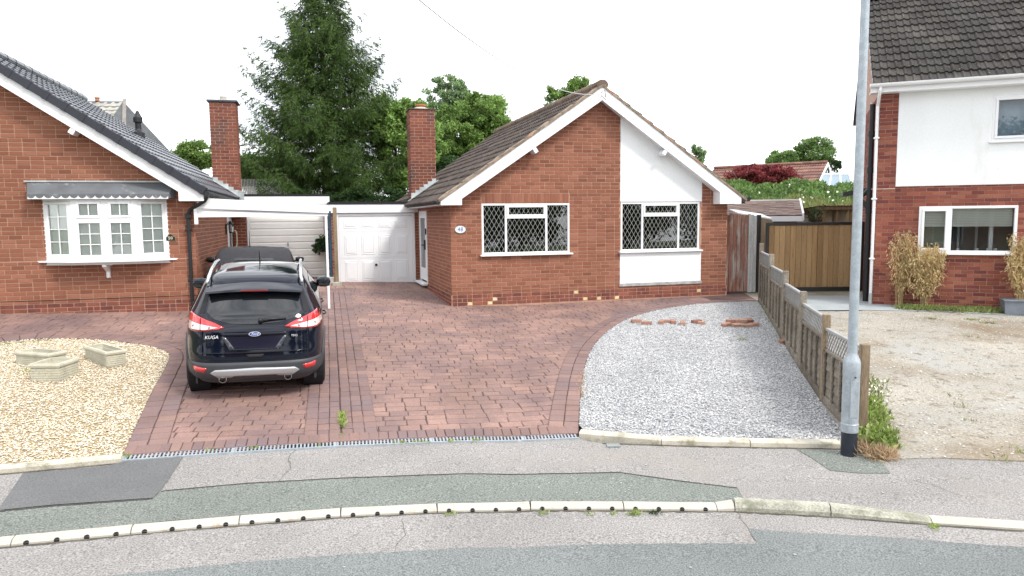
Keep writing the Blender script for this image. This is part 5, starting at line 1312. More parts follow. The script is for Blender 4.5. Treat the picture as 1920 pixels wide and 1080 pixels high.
# ================================================================== cars
def ground_frame(x, y, yaw):
    e = .25; dzx = (hz(x + e, y) - hz(x - e, y)) / (2 * e); dzy = (hz(x, y + e) - hz(x, y - e)) / (2 * e)
    n = Vector((-dzx, -dzy, 1)).normalized(); f = Vector((-math.sin(yaw), math.cos(yaw), 0)); f = (f - n * f.dot(n)).normalized(); r = f.cross(n)
    return Matrix(((r.x, f.x, n.x, x), (r.y, f.y, n.y, y), (r.z, f.z, n.z, hz(x, y)), (0, 0, 0, 1)))
class Stack:
    """car shell from horizontal levels: (z, half width, y rear, y front)"""
    def __init__(s, lev, p=6.5, bow=.05): s.l = np.array(lev, float); s.p = p; s.bow = bow
    def at(s, z):
        L = s.l; z = min(max(z, L[0, 0]), L[-1, 0]); i = min(max(np.searchsorted(L[:, 0], z) - 1, 0), len(L) - 2)
        t = (z - L[i, 0]) / (L[i + 1, 0] - L[i, 0])
        m = lambda k: L[k] if 0 <= k < len(L) else None
        out = []
        for c in (1, 2, 3):
            p0 = L[max(i - 1, 0), c]; p1 = L[i, c]; p2 = L[i + 1, c]; p3 = L[min(i + 2, len(L) - 1), c]
            z0, z1, z2, z3 = L[max(i - 1, 0), 0], L[i, 0], L[i + 1, 0], L[min(i + 2, len(L) - 1), 0]
            h = z2 - z1; m1 = (p2 - p0) / (z2 - z0) * h; m2 = (p3 - p1) / (z3 - z1) * h
            if (p2 - p1) == 0: m1 = m2 = 0
            out.append((2 * t**3 - 3 * t**2 + 1) * p1 + (t**3 - 2 * t**2 + t) * m1 + (-2 * t**3 + 3 * t**2) * p2 + (t**3 - t**2) * m2)
        return out
    def plan(s, th, z, off=0):
        w, yr, yf = s.at(z); w += off; yr -= off; yf += off; yc = (yr + yf) / 2; L = (yf - yr) / 2; e = 2 / s.p
        c, n = math.cos(th), math.sin(th); x = w * math.copysign(abs(c) ** e, c); y = L * math.copysign(abs(n) ** e, n)
        q = (x / w) ** 2
        y = yc + y + (s.bow * q if y < 0 else -s.bow * 3.2 * q) * abs(y / L) ** 3
        return x, y
    def rear(s, x, z, off=0):
        w, yr, yf = s.at(z); yc = (yr + yf) / 2; L = (yf - yr) / 2; r = min(abs(x) / w, .9995)
        q = (1 - r ** s.p) ** (1 / s.p); return (x, yc - L * q + s.bow * r * r * q ** 3 - off, z)
    def side(s, y, z, sx, off=0):
        w, yr, yf = s.at(z); yc = (yr + yf) / 2; L = (yf - yr) / 2; r = min(abs(y - yc) / L, .9995); return (sx * (w * (1 - r ** s.p) ** (1 / s.p) + off), y, z)
    def shell(s, zs, n=72, off=0, cap=True, taper=True):
        mb = MB(); vs = []
        for z in zs:
            for k in range(n): x, y = s.plan(2 * math.pi * (k + .5) / n, z, off); vs.append((x, y, z))
        fs = [(i * n + k, i * n + (k + 1) % n, (i + 1) * n + (k + 1) % n, (i + 1) * n + k) for i in range(len(zs) - 1) for k in range(n)]
        if cap: fs += [tuple(range(n - 1, -1, -1)), tuple(range((len(zs) - 1) * n, len(zs) * n))]
        mb.add(vs, fs); return mb
def patch(poly, fn, mat, name, parent, off=.006, step=.05, thick=.0, two=False, smooth=True):
    """flat polygon (a,b) refined on a grid and laid on surface fn(a,b,off)"""
    poly = ccw(poly); bm = bmesh.new()
    a0, a1, b0, b1 = min(p[0] for p in poly), max(p[0] for p in poly), min(p[1] for p in poly), max(p[1] for p in poly)
    na, nb_ = max(1, math.ceil((a1 - a0) / step)), max(1, math.ceil((b1 - b0) / step)); sa_, sb_ = (a1 - a0) / na, (b1 - b0) / nb_
    for i in range(na):
        for j in range(nb_):
            u0, v0 = a0 + i * sa_, b0 + j * sb_
            c = clip(poly, [(u0, v0), (u0 + sa_, v0), (u0 + sa_, v0 + sb_), (u0, v0 + sb_)])
            c = [p for k, p in enumerate(c) if math.hypot(p[0] - c[k - 1][0], p[1] - c[k - 1][1]) > 1e-6]
            if len(c) > 2 and abs(area(c)) > 1e-8: bm.faces.new([bm.verts.new((x, y, 0)) for x, y in c])
    bmesh.ops.remove_doubles(bm, verts=bm.verts, dist=1e-5)
    if thick:
        ex = bmesh.ops.extrude_edge_only(bm, edges=[e for e in bm.edges if e.is_boundary]); nv = {g for g in ex['geom'] if isinstance(g, bmesh.types.BMVert)}
    else: nv = set()
    for v in bm.verts: v.co = Vector(fn(v.co.x, v.co.y, off - thick if v in nv else off))
    bmesh.ops.recalc_face_normals(bm, faces=bm.faces)
    me = bpy.data.meshes.new(name); bm.to_mesh(me); bm.free(); me.materials.append(mat)
    if smooth: me.polygons.foreach_set('use_smooth', [True] * len(me.polygons))
    o = bpy.data.objects.new(name, me); COL.objects.link(o); o.parent = parent; return o
def cut_arches(o, cyl, w):
    c = MB()
    for (y, z, r) in cyl:
        for s in (-1, 1): c.lathe([(r, 0), (r, s * .45)], (s * (w - .30), y, z), axis='x', n=36)
    co = c.build('t_cut', m_black, None, fixn=True); md = o.modifiers.new('b', 'BOOLEAN'); md.object = co; md.operation = 'DIFFERENCE'; md.solver = 'EXACT'
    dg_ = bpy.context.evaluated_depsgraph_get(); me = bpy.data.meshes.new_from_object(o.evaluated_get(dg_)); o.modifiers.clear(); o.data = me; bpy.data.objects.remove(co)
m_paint = M('black_car_paint', (.004, .006, .014), .07, namt=0, spec=.45)
m_carglass = M('tinted_car_glass', (.008, .010, .012), .03, namt=0, spec=.8)
m_clad = M('dark_grey_cladding', (.045, .048, .054), .5, namt=.08)
m_silver = M('silver_plastic', (.42, .43, .44), .35, metal=.5, namt=.03)
m_rail = M('bright_rail', (.55, .57, .60), .25, metal=.8, namt=0)
m_redlens = M('red_lens', (.60, .012, .016), .12, namt=0, spec=.7, coat=1)
m_clear = M('clear_lens', (.66, .62, .60), .12, namt=0, spec=.7, coat=1)
m_tyre = M('tyre_rubber', (.016, .016, .017), .85, namt=.1)
m_rim = M('alloy_rim', (.45, .46, .47), .3, metal=.8, namt=0)
m_chrome = M('chrome', (.75, .76, .78), .12, metal=1, namt=0)
def wheel(parent, x, y, r, sx, wd=.22):
    q = MB(); h = wd / 2
    q.lathe([(r * .62, -h), (r * .9, -h * 1.0), (r * .97, -h * .86), (r, -h * .6), (r, h * .6), (r * .97, h * .86), (r * .9, h), (r * .62, h)], (x, y, r), axis='x', n=40)
    for k in range(4):
        zc = -h * .6 + h * 1.2 * (k + .5) / 4; q.lathe([(r + .0015, zc - .018), (r + .003, zc - .015), (r + .003, zc + .015), (r + .0015, zc + .018)], (x, y, r), axis='x', n=40)
    w = q.build('wheel', m_tyre, parent); smooth_by_angle(w, 40)
    q = MB(); q.lathe([(r * .64, h * .2 * sx), (r * .66, h * .95 * sx), (r * .60, h * .95 * sx), (r * .58, h * .3 * sx), (.05, h * .4 * sx), (.05, h * .7 * sx), (0, h * .72 * sx)], (x, y, r), axis='x', n=40)
    for k in range(5):
        a = 2 * math.pi * k / 5 + .3; T = Matrix.Translation((x, y, r)) @ Matrix.Rotation(a, 4, 'X'); q.bbox(min(h * .55 * sx, h * .85 * sx), max(h * .55 * sx, h * .85 * sx), -.035, .035, .03, r * .62, .01, 0, T)
    q.build('rim', m_rim, w)
    return w
CYAW = R(16.6); cmid = (G(374, 730) + G(592, 718)) / 2
cdir = np.array([-math.sin(CYAW), math.cos(CYAW)])
def carat(d): return cmid[0] + cdir[0] * d, cmid[1] + cdir[1] * d
x_, y_ = carat(-.70)
car = empty('parked_car', (0, 0, 0), 0, 'glossy black family car with roof rails and red tail lights parked on the block driveway', 'car')
MC = ground_frame(x_, y_, CYAW) @ Matrix.Diagonal((.945, .96, .965, 1)); car.matrix_world = MC
# ground under the car is not one plane: rest the wheels on it
S = Stack([(.26, .80, .12, 4.36), (.34, .885, .03, 4.46), (.45, .912, .0, 4.52), (.60, .922, .0, 4.53), (.75, .925, .035, 4.51), (.88, .922, .055, 4.46), (.97, .915, .075, 4.36), (1.03, .90, .105, 4.16), (1.08, .885, .13, 3.72), (1.14, .86, .17, 3.42),
           (1.22, .815, .235, 3.22), (1.32, .765, .32, 3.00), (1.42, .715, .40, 2.76), (1.49, .675, .455, 2.56), (1.545, .63, .52, 2.38), (1.585, .55, .66, 2.18), (1.61, .42, .92, 1.95), (1.625, .20, 1.25, 1.65)], 6.5, .055)
zs = [.26 + (1.0 - .26) * k / 16 for k in range(16)] + [1.0 + .5 * k / 18 for k in range(18)] + [1.5, 1.52, 1.54, 1.56, 1.575, 1.59, 1.60, 1.61, 1.618, 1.625]
arch = [(.82, .35, .405), (3.52, .35, .405)]
b = S.shell(zs).build('body', m_paint, car); cut_arches(b, arch, .92); smooth_by_angle(b, 32)
c = S.shell([.25, .27, .32, .38, .44, .49, .52], off=.010).build('cladding', m_clad, car); cut_arches(c, arch, .93); smooth_by_angle(c, 32)
for y, z, r in arch:
    for s in (-1, 1):
        q = MB(); n_ = 20; vs = []
        for k in range(n_ + 1):
            a = math.pi * (-.12 + 1.24 * k / n_)
            for rr, o_ in ((r - .005, .0), (r + .0, .018), (r + .055, .016), (r + .06, -.004)):
                yy, zz_ = y + rr * math.cos(a), z + rr * math.sin(a); p_ = S.side(yy, max(zz_, .28), s, o_); vs.append((p_[0], yy, zz_))
        q.add(vs, [(k * 4 + j, k * 4 + j + 1, k * 4 + 5 + j, k * 4 + 4 + j) for k in range(n_) for j in range(3)]); q.build('wheel_arch', m_clad, car, smooth=True)
        q = MB(); q.lathe([(r - .01, 0), (r - .01, s * .26)], (s * .62, y, z), axis='x', n=30); q.v = q.v; q.build('arch_liner', m_blackmatt, car)
for y in (.82, 3.52):
    for s in (-1, 1): wheel(car, s * .795, y, .345, s, .235)
rear = lambda a, b_, o: S.rear(a, b_, o)
# tailgate glass, with its dark surround
gl_ = [(-.60, 1.17), (-.50, 1.085), (-.30, 1.035), (0, 1.02), (.30, 1.035), (.50, 1.085), (.60, 1.17), (.555, 1.375), (0, 1.395), (-.555, 1.375)]
patch(gl_, rear, m_carglass, 'rear_window', car, .006)
patch([(-.70, 1.14), (-.63, 1.15), (-.58, 1.385), (-.63, 1.39)], rear, m_blackmatt, 'pillar_trim', car, .004); patch([(.70, 1.14), (.63, 1.15), (.58, 1.385), (.63, 1.39)], rear, m_blackmatt, 'pillar_trim', car, .004)
# spoiler
q = MB(); vs = []; n_ = 16
for k in range(n_ + 1):
    x = -.615 + 1.23 * k / n_; c_x = 1 - .10 * (x / .615) ** 2; yy = .03 * (x / .615) ** 2
    vs += [(x, .70, 1.555 - .06 * (x / .615) ** 2), (x, .46, 1.512 - .05 * (x / .615) ** 2), (x, .275 + yy, 1.452 - .035 * (x / .615) ** 2), (x, .265 + yy, 1.425 - .03 * (x / .615) ** 2), (x, .33 + yy, 1.395 - .02 * (x / .615) ** 2), (x, .70, 1.44)]
q.add(vs, [(k * 6 + j, k * 6 + (j + 1) % 6, k * 6 + 6 + (j + 1) % 6, k * 6 + 6 + j) for k in range(n_) for j in range(6)] + [tuple(range(5, -1, -1)), tuple(range(n_ * 6, n_ * 6 + 6))]); sp_ = q.build('spoiler', m_paint, car, fixn=True); smooth_by_angle(sp_, 40)
q = MB(); q.bbox(-.17, .17, .252, .268, 1.423, 1.447, .004); q.build('brake_light', M('dark_red_lens', (.16, .01, .015), .2, namt=0, coat=1), sp_)
# wiper
q = MB(); p0 = S.rear(.07, 1.065, .03); p1 = S.rear(.40, 1.085, .03); q.tube([p0, S.rear(.2, 1.085, .04), p1], [.022, .018, .009], 8); q.lathe([(.03, 0), (.028, -.04), (0, -.045)], (p0[0], p0[1] + .02, p0[2]), axis='y', n=12); q.build('rear_wiper', m_black, car, smooth=True)
# tail lights: red surround with clear lower part, wrapping round the corner
for s in (-1, 1):
    P_ = lambda l: [(s * a, b_) for a, b_ in l]
    tl = patch(P_([(.375, .985), (.50, 1.045), (.66, 1.10), (.80, 1.145), (.868, 1.15), (.885, 1.04), (.885, .965), (.80, .935), (.62, .945), (.48, .965)]), rear, m_redlens, 'tail_light', car, .012, .04, .02)
    patch(P_([(.455, .990), (.62, 1.018), (.80, 1.045), (.872, 1.05), (.876, .985), (.80, .958), (.62, .962)]), rear, m_clear, 'clear_lens', tl, .016, .04)
    patch(P_([(.672, .94), (.68, .94), (.68, 1.105), (.672, 1.102)]), rear, m_blackmatt, 'seam', tl, .018, .04)
    for (a, b_) in ((.56, .988), (.77, 1.0)):
        q = MB(); cc = S.rear(s * a, b_, .014); q.lathe([(.018, 0), (.014, -.008), (0, -.009)], cc, axis='y', n=12); q.build('bulb', M('bulb_silver', (.6, .6, .6), .2, metal=.8, namt=0), tl)
    patch(P_([(.60, .475), (.78, .495), (.765, .425), (.635, .415)]), lambda a, b_, o: S.rear(a, b_, o + .012), m_redlens, 'reflector', car, .014, .05, .02)
    # vertical shut line
    patch(P_([(.672, .56), (.677, .56), (.677, .935), (.672, .935)]), rear, m_blackmatt, 'shut_line', car, .002, .06)
# side of the bumper / tailgate creases
patch([(-.90, .555), (.90, .555), (.90, .562), (-.90, .562)], rear, m_blackmatt, 'shut_line', car, .002, .06)
patch([(-.372, .865), (-.40, .878), (.40, .878), (.372, .865), (.262, .718), (-.262, .718)], rear, M('plate_recess_paint', (.009, .010, .024), .18, namt=0), 'number_plate_recess', car, .004, .05)
for s in (-1, 1): patch([(s * .405, .875), (s * .365, .875), (s * .245, .705), (s * .315, .700)], rear, M('bevel_paint', (.035, .04, .055), .25, namt=0, coat=1), 'recess_edge', car, .012, .05, .012)
patch([(-.42, .918), (.42, .918), (.385, .885), (-.385, .885)], rear, m_paint, 'tailgate_lip', car, .020, .05, .02)
patch([(-.275, .700), (.275, .700), (.33, .716), (-.33, .716)], rear, m_paint, 'tailgate_lip', car, .014, .05, .014)
patch([(-.115, .645), (.115, .645), (.085, .598), (-.085, .598)], rear, m_blackmatt, 'tailgate_handle', car, .008, .04, .008)
patch([(-.68, .665), (.68, .665), (.68, .672), (-.68, .672)], rear, m_paint, 'crease', car, .012, .06, .012)
# lower bumper with silver skid plate
patch([(-.86, .545), (.86, .545), (.80, .36), (.60, .30), (-.60, .30), (-.80, .36)], rear, m_clad, 'lower_bumper', car, .022, .06, .02)
patch([(-.56, .415), (-.50, .455), (0, .472), (.50, .455), (.56, .415), (.46, .345), (.30, .350), (.26, .368), (-.26, .368), (-.30, .350), (-.46, .345)], rear, m_silver, 'skid_plate', car, .040, .05, .02)
for s in (-1, 1):
    q = MB(); yy = S.rear(s * .41, .32)[1]; q.lathe([(.034, yy + .25), (.046, yy + .2), (.048, yy - .045), (.042, yy - .048), (.038, yy - .04), (.036, yy + .1)], (s * .41, 0, .325), axis='y', n=20); ex = q.build('exhaust_pipe', m_chrome, car, smooth=False); smooth_by_angle(ex)
    q = MB(); q.lathe([(.0365, yy + .03), (0, yy + .03)], (s * .41, 0, .325), axis='y', n=20); q.build('exhaust_mouth', m_dark, ex)
    # roof rails
    pts = [(s * .615, .52, 1.50), (s * .60, .60, 1.565), (s * .60, 1.0, 1.625), (s * .605, 1.6, 1.645), (s * .61, 2.1, 1.61), (s * .62, 2.35, 1.55)]
    q = MB(); q.tube(pts, [.016, .024, .024, .024, .022, .012], 8)
    q.build('roof_rail', m_rail, car, smooth=True)
    # mirrors
    q = MB(); q.tube([(s * .83, 2.92, 1.08), (s * .98, 2.90, 1.10)], .03, 8); q.lathe([(.0, -.12), (.055, -.11), (.085, -.05), (.09, .03), (.07, .10), (0, .12)], (s * .985, 2.88, 1.14), axis='x', n=14)
    q.build('door_mirror', m_paint, car, smooth=True)
    q = MB(); q.box(s * .985 - .08, s * .985 + .08, 2.795, 2.80, 1.09, 1.19); q.build('mirror_glass', m_carglass, car)
    # side windows
    sd_ = lambda a, b_, o: S.side(a, b_, s, o)
    patch([(.62, 1.12), (1.0, 1.08), (1.02, 1.30), (.82, 1.35)], sd_, m_carglass, 'side_window', car, .006, .06)
    patch([(1.06, 1.075), (1.86, 1.06), (1.86, 1.43), (1.18, 1.42), (1.06, 1.36)], sd_, m_carglass, 'side_window', car, .006, .06)
    patch([(1.93, 1.06), (2.86, 1.08), (2.45, 1.38), (2.2, 1.43), (1.93, 1.44)], sd_, m_carglass, 'side_window', car, .006, .06)
    patch([(.60, 1.075), (2.9, 1.045), (2.9, 1.06), (.60, 1.09)], sd_, m_blackmatt, 'window_trim', car, .008, .08)
    patch([(1.885, .45), (1.89, .45), (1.90, 1.06), (1.895, 1.06)], sd_, m_blackmatt, 'shut_line', car, .002, .1); patch([(2.99, .45), (2.995, .45), (2.995, 1.04), (2.99, 1.04)], sd_, m_blackmatt, 'shut_line', car, .002, .1)
    for yy_ in (1.12, 2.12):
        q = MB(); q.tube([S.side(yy_, .93, s, .006), S.side(yy_ + .05, .935, s, .035), S.side(yy_ + .19, .94, s, .035), S.side(yy_ + .23, .94, s, .006)], .012, 8); q.build('door_handle', m_paint, car, smooth=True)
    # headlight
    patch([(s * .45, .86), (s * .80, .92), (s * .86, .84), (s * .6, .78)], lambda a, b_, o: (a, 2 * ((S.at(b_)[1] + S.at(b_)[2]) / 2) - S.rear(a, b_, o)[1] - .12, b_), m_clear, 'headlight', car, .02, .06)
# windscreen and sunroof-like reflection patch is left to the sky
wf = lambda a, b_, o: (a, S.at(b_)[2] - .055 * 3.2 * (a / S.at(b_)[0]) ** 2 * .6 + o, b_)
patch([(-.66, 1.12), (.66, 1.12), (.55, 1.50), (-.55, 1.50)], wf, m_carglass, 'windscreen', car, .004, .08)
q = MB(); q.tube([(0, 1.95, 1.60), (0, 1.84, 1.70), (0, 1.72, 1.80)], [.012, .006, .004], 6); q.build('aerial', m_black, car)
# badges
def on_rear(x, z, off): 
    p = S.rear(x, z, off); p2 = S.rear(x, z + .02, off); a = math.atan2(p2[1] - p[1], .02); return Matrix.Translation(p) @ Matrix.Rotation(-a, 4, 'X') @ FT
q = MB(); q.prism([(math.cos(2 * math.pi * k / 28) * .074, math.sin(2 * math.pi * k / 28) * .030, 0) for k in range(28)], (0, 0, .008)); o = q.build('badge', M('badge_silver', (.62, .64, .67), .25, namt=0), car); o.matrix_local = on_rear(0, .905, .024)
q = MB(); q.prism([(math.cos(2 * math.pi * k / 28) * .066, math.sin(2 * math.pi * k / 28) * .024, .008) for k in range(28)], (0, 0, .002)); q.build('badge_field', M('badge_blue', (.01, .04, .22), .25, namt=0, coat=1), o)
put_text('badge_script', 'Ford', .044, o, Matrix.Translation((0, 0, .0115)), M('badge_script_white', (.8, .82, .85), .3, namt=0), shear=.35, depth=.001)
m_letter = M('bright_lettering', (.72, .73, .74), .3, namt=0)
t_ = put_text('model_lettering', 'KUGA', .060, car, on_rear(-.535, .868, .008), m_letter, shear=.2, depth=.003)
t_ = put_text('trim_lettering', 'TDCi', .036, car, on_rear(.50, .862, .008), m_letter, depth=.003)

# black convertible in front
x_, y_ = carat(4.45)
c2 = empty('parked_car', (0, 0, 0), 0, 'small black soft top car parked nose in under the carport ahead of the larger one', 'car')
MC2 = ground_frame(x_, y_, CYAW + R(1.5)) @ Matrix.Translation((-.27, 0, 0)) @ Matrix.Diagonal((1, 1, .90, 1)); c2.matrix_world = MC2
S2 = Stack([(.22, .76, .15, 3.7), (.35, .84, .03, 3.84), (.50, .86, 0, 3.88), (.70, .865, .02, 3.84), (.80, .86, .05, 3.72), (.86, .85, .10, 3.5), (.90, .82, .20, 3.2), (.93, .78, .34, 2.9), (.95, .74, .50, 2.7)], 5.5, .08)
b = S2.shell([.22 + .73 * k / 26 for k in range(27)]).build('body', m_paint, c2); cut_arches(b, [(.72, .30, .34), (3.1, .30, .34)], .86); smooth_by_angle(b, 32)
S3 = Stack([(.90, .80, .42, 2.75), (1.0, .785, .50, 2.50), (1.10, .77, .60, 2.30), (1.20, .745, .74, 2.10), (1.28, .715, .90, 1.95), (1.335, .68, 1.02, 1.85), (1.37, .62, 1.14, 1.76), (1.39, .50, 1.25, 1.68), (1.40, .25, 1.38, 1.55)], 4.5, .10)
t = S3.shell([.90 + .42 * k / 12 for k in range(12)] + [1.33, 1.35, 1.37, 1.38, 1.39, 1.40]).build('soft_top', M('black_canvas', (.028, .028, .032), .85, nscale=12, namt=.15, fine=.2, fscale=160, bump=.3), c2); smooth_by_angle(t, 40)
patch([(-.42, 1.03), (.42, 1.03), (.36, 1.22), (-.36, 1.22)], lambda a, b_, o: S3.rear(a, b_, o), m_carglass, 'rear_window', c2, .006)
for s in (-1, 1):
    patch([(.85, .97), (1.9, .97), (1.85, 1.25), (1.1, 1.25)], lambda a, b_, o: S3.side(a, b_, s, o), m_carglass, 'side_window', c2, .006, .06)
    patch([(s * .50, .62), (s * .78, .64), (s * .79, .76), (s * .52, .76)], lambda a, b_, o: S2.rear(a, b_, o), m_redlens, 'tail_light', c2, .01, .05)
    for y in (.72, 3.1): wheel(c2, s * .75, y, .30, s, .19)
    q = MB(); q.lathe([(.0, -.10), (.05, -.09), (.07, -.02), (.06, .07), (0, .09)], (s * .93, 2.35, .98), axis='x', n=14); q.tube([(s * .8, 2.4, .93), (s * .93, 2.38, .97)], .02, 6); q.build('door_mirror', m_black, c2, smooth=True)
patch([(-.60, .97), (.60, .97), (.54, 1.30), (-.54, 1.30)], lambda a, b_, o: (a, S3.at(b_)[2] - .1 * (a / .6) ** 2 + o, b_), m_carglass, 'windscreen', c2, .01, .08)
q = MB(); q.tube([(-.10, 1.52, 1.39), (-.10, 1.50, 1.42), (-.10, 1.44, 1.78)], [.03, .010, .003], 6); q.build('aerial', m_black, c2)

# ================================================================== vegetation
rng = np.random.default_rng(11)
def leaves(name, pts, size, mat, parent=None, aspect=.55, up=0., n_dir=None, kind=None, jitter=.35, loc=(0, 0, 0)):
    """one small folded leaf (4 tris as 2 quads-free triangles) at each point"""
    pts = np.asarray(pts, float); n = len(pts)
    d = rng.normal(size=(n, 3)) if n_dir is None else n_dir + rng.normal(size=(n, 3)) * jitter
    d[:, 2] += up; d /= np.linalg.norm(d, axis=1, keepdims=True) + 1e-9
    r = rng.normal(size=(n, 3)); s = np.cross(d, r); s /= np.linalg.norm(s, axis=1, keepdims=True) + 1e-9; m = np.cross(s, d)
    L = (size * rng.uniform(.65, 1.35, n))[:, None]; w = L * aspect / 2
    v = np.stack([pts, pts + d * L * .5 + s * w - m * L * .06, pts + d * L, pts + d * L * .5 - s * w - m * L * .06], 1).reshape(-1, 3) - np.array(loc)
    f = (np.arange(n)[:, None] * 4 + np.arange(4)[None]).tolist()
    me = bpy.data.meshes.new(name); me.from_pydata(v.tolist(), [], f); me.materials.append(mat)
    o = bpy.data.objects.new(name, me); COL.objects.link(o)
    if parent is not None: o.parent = parent
    if kind: o['kind'] = kind
    return o
def crown_points(blobs, n, shell=.30, clumps=26, cl=.20):
    n = int(n * 1.35); cl *= 1.15; clumps = int(clumps * 2.2)
    """points in clumps spread through ellipsoid lobes, denser to the outside, with gaps"""
    out = []; vol = np.array([b[3] * b[4] * b[5] for b in blobs]) ** .67; vol /= vol.sum()
    for b, vfrac in zip(blobs, vol):
        k = max(6, int(clumps * len(blobs) * vfrac)); c = rng.normal(size=(k, 3)); c /= np.linalg.norm(c, axis=1, keepdims=True)
        c *= rng.uniform(shell, 1.0, (k, 1)) ** .6; m = int(n * vfrac)
        idx = rng.integers(0, k, m); cs = rng.uniform(.5, 1.25, k) * cl
        g = rng.normal(size=(m, 3)); g /= np.linalg.norm(g, axis=1, keepdims=True); g *= (rng.uniform(0, 1, (m, 1)) ** .45)
        p = c[idx] + g * cs[idx][:, None] * np.array([1.15, 1.15, .8]); out.append(np.array(b[:3]) + p * np.array(b[3:]))
    return np.concatenate(out)
def trunk(parent, base, top, r0, r1, limbs=(), mat=None, seg=6, wob=.1):
    mb = MB(); base = np.array(base, float); top = np.array(top, float); P = [base + (top - base) * t + rng.normal(size=3) * wob * (0 < t < 1) * np.array([1, 1, .2]) for t in np.linspace(0, 1, seg)]
    mb.tube(P, list(np.linspace(r0, r1, seg)), 8)
    for l in limbs:
        t = rng.uniform(.35, .9); i = int(t * (seg - 1)); a = P[i]; b = np.array(l, float); m = (a + b) / 2 + np.array([0, 0, .15 * np.linalg.norm(b - a)])
        mb.tube([a, m, b], [r0 * .4 * (1 - t * .5), r0 * .25 * (1 - t * .5), r0 * .06], 6)
    return mb.build('trunk', mat or m_bark, parent, smooth=True)
def broadleaf(name, px, d, blobs, n, size, mat, label, group=None, cat='tree', base_z=None, trunk_r=.16, clumps=26, cl=.22, up=0, n_px=True):
    """blobs as (px, py, radius x px, radius y px, depth radius m) seen at distance d"""
    n = int(n * 1.7); size *= .80; b3 = []
    for (bx, by, rx, ry, rd) in blobs:
        c = at(bx, by, d + (rng.uniform(-.4, .4) if len(blobs) > 1 else 0)); k = d / FOC; b3.append((c[0], c[1], c[2], rx * k, rd, ry * k))
    base = at(px, blobs[0][1], d); gz_ = hz(base[0], base[1]) if base_z is None else base_z
    t = empty(name, (base[0], base[1], gz_), 0, label, cat, group); L = np.array([base[0], base[1], gz_])
    top = np.array(b3[0][:3]) + np.array([0, 0, b3[0][5] * .5])
    trunk(t, (0, 0, 0), top - L, trunk_r, trunk_r * .2, [np.array(b[:3]) - L + np.array([0, 0, -.2 * b[5]]) for b in b3] + [np.array(b3[0][:3]) - L + rng.normal(size=3) * np.array(b3[0][3:]) * .6 for _ in range(4)])
    leaves('crown', crown_points(b3, n, clumps=clumps, cl=cl), size, mat, t, loc=L, up=up); return t

# ---- the big spruce
def spruce(bx, by, bz, H, Rb, nleaf, label):
    t = empty('spruce_tree', (bx, by, bz), 0, label, 'tree')
    mb = MB(); mb.tube([(0, 0, 0), (.05, 0, H * .35), (0, .05, H * .7), (0, 0, H)], [.26, .19, .10, .015], 10); 
    P = []; D = []; z = .7; nb = 0; bm_ = MB()
    while z < H - .15:
        f = z / H; r_env = Rb * min(1.0, max(0, (1 - f) / .60)) ** .78 * (1.0 if f > .16 else .85 + .15 * f / .16)
        k = rng.integers(9, 13)
        a0 = rng.uniform(0, 6.28)
        for i in range(k):
            a = a0 + 6.283 * i / k + rng.uniform(-.3, .3); L = r_env * (rng.uniform(.55, .85) if rng.uniform() < .5 else rng.uniform(.88, 1.2)); 
            if L < .15: L = .15
            dx, dy = math.cos(a), math.sin(a); droop = -.30 * (1 - f) + .10; n_ = max(4, int(L / .22)); pts = []
            for j in range(n_ + 1):
                s = j / n_; h = z + L * (droop * math.sin(min(s, .75) / .75 * math.pi / 2) + (.34 + .2 * f) * max(0, s - .55) ** 1.4 * 1.4)
                pts.append(np.array([dx * L * s, dy * L * s, h + rng.uniform(-.02, .02)]))
            bm_.tube(pts, list(np.linspace(.035 * (1 - f) + .012, .004, n_ + 1)), 4, cap=False)
            # side twigs with needles
            for j in range(1, n_ + 1):
                s = j / n_; p = pts[j]; tl_ = (.55 * math.sin(math.pi * min(s * .9 + .1, 1)) + .16) * min(1, .45 + L * .25)
                for sd in (-1, 1, 0):
                    if sd == 0 and s < .2: continue
                    tw = np.array([-dy * sd + dx * .75, dx * sd + dy * .75, -.18 + rng.uniform(-.15, .15)]); tw /= np.linalg.norm(tw)
                    m = max(4, int(tl_ / .021)); u = rng.uniform(0, 1, m) ** .9
                    q = p + tw * (u[:, None] * tl_) + rng.normal(size=(m, 3)) * .02; q[:, 2] -= (u * tl_) ** 2 * .55
                    P.append(q); D.append(np.repeat((tw + np.array([0, 0, -.28]))[None], m, 0))
                    # hanging sprays
                    if rng.uniform() < .5:
                        m2 = max(3, int(tl_ / .03)); u = rng.uniform(.2, 1, m2); q = p + tw * (u[:, None] * tl_); q[:, 2] -= rng.uniform(.03, .30, m2); P.append(q); D.append(np.repeat(np.array([[dx * .3, dy * .3, -1.]]), m2, 0))
        z += rng.uniform(.34, .50) * (1.15 - .50 * f)
    mb.build('trunk', m_bark, t, smooth=True); bm_.build('branch', m_bark, t, kind='stuff')
    P = np.concatenate(P); D = np.concatenate(D)
    if len(P) > nleaf: k = rng.choice(len(P), nleaf, replace=False); P, D = P[k], D[k]
    leaves('foliage', P, .145, m_spruce, t, aspect=.17, n_dir=D, jitter=.40, kind=None); print('spruce needles', len(P)); return t
sx = at(614, 400, 29)
spruce(sx[0], sx[1], hz(sx[0], sx[1]), 11.3, 3.6, 300000, 'tall dark green spruce rising behind the two garages')

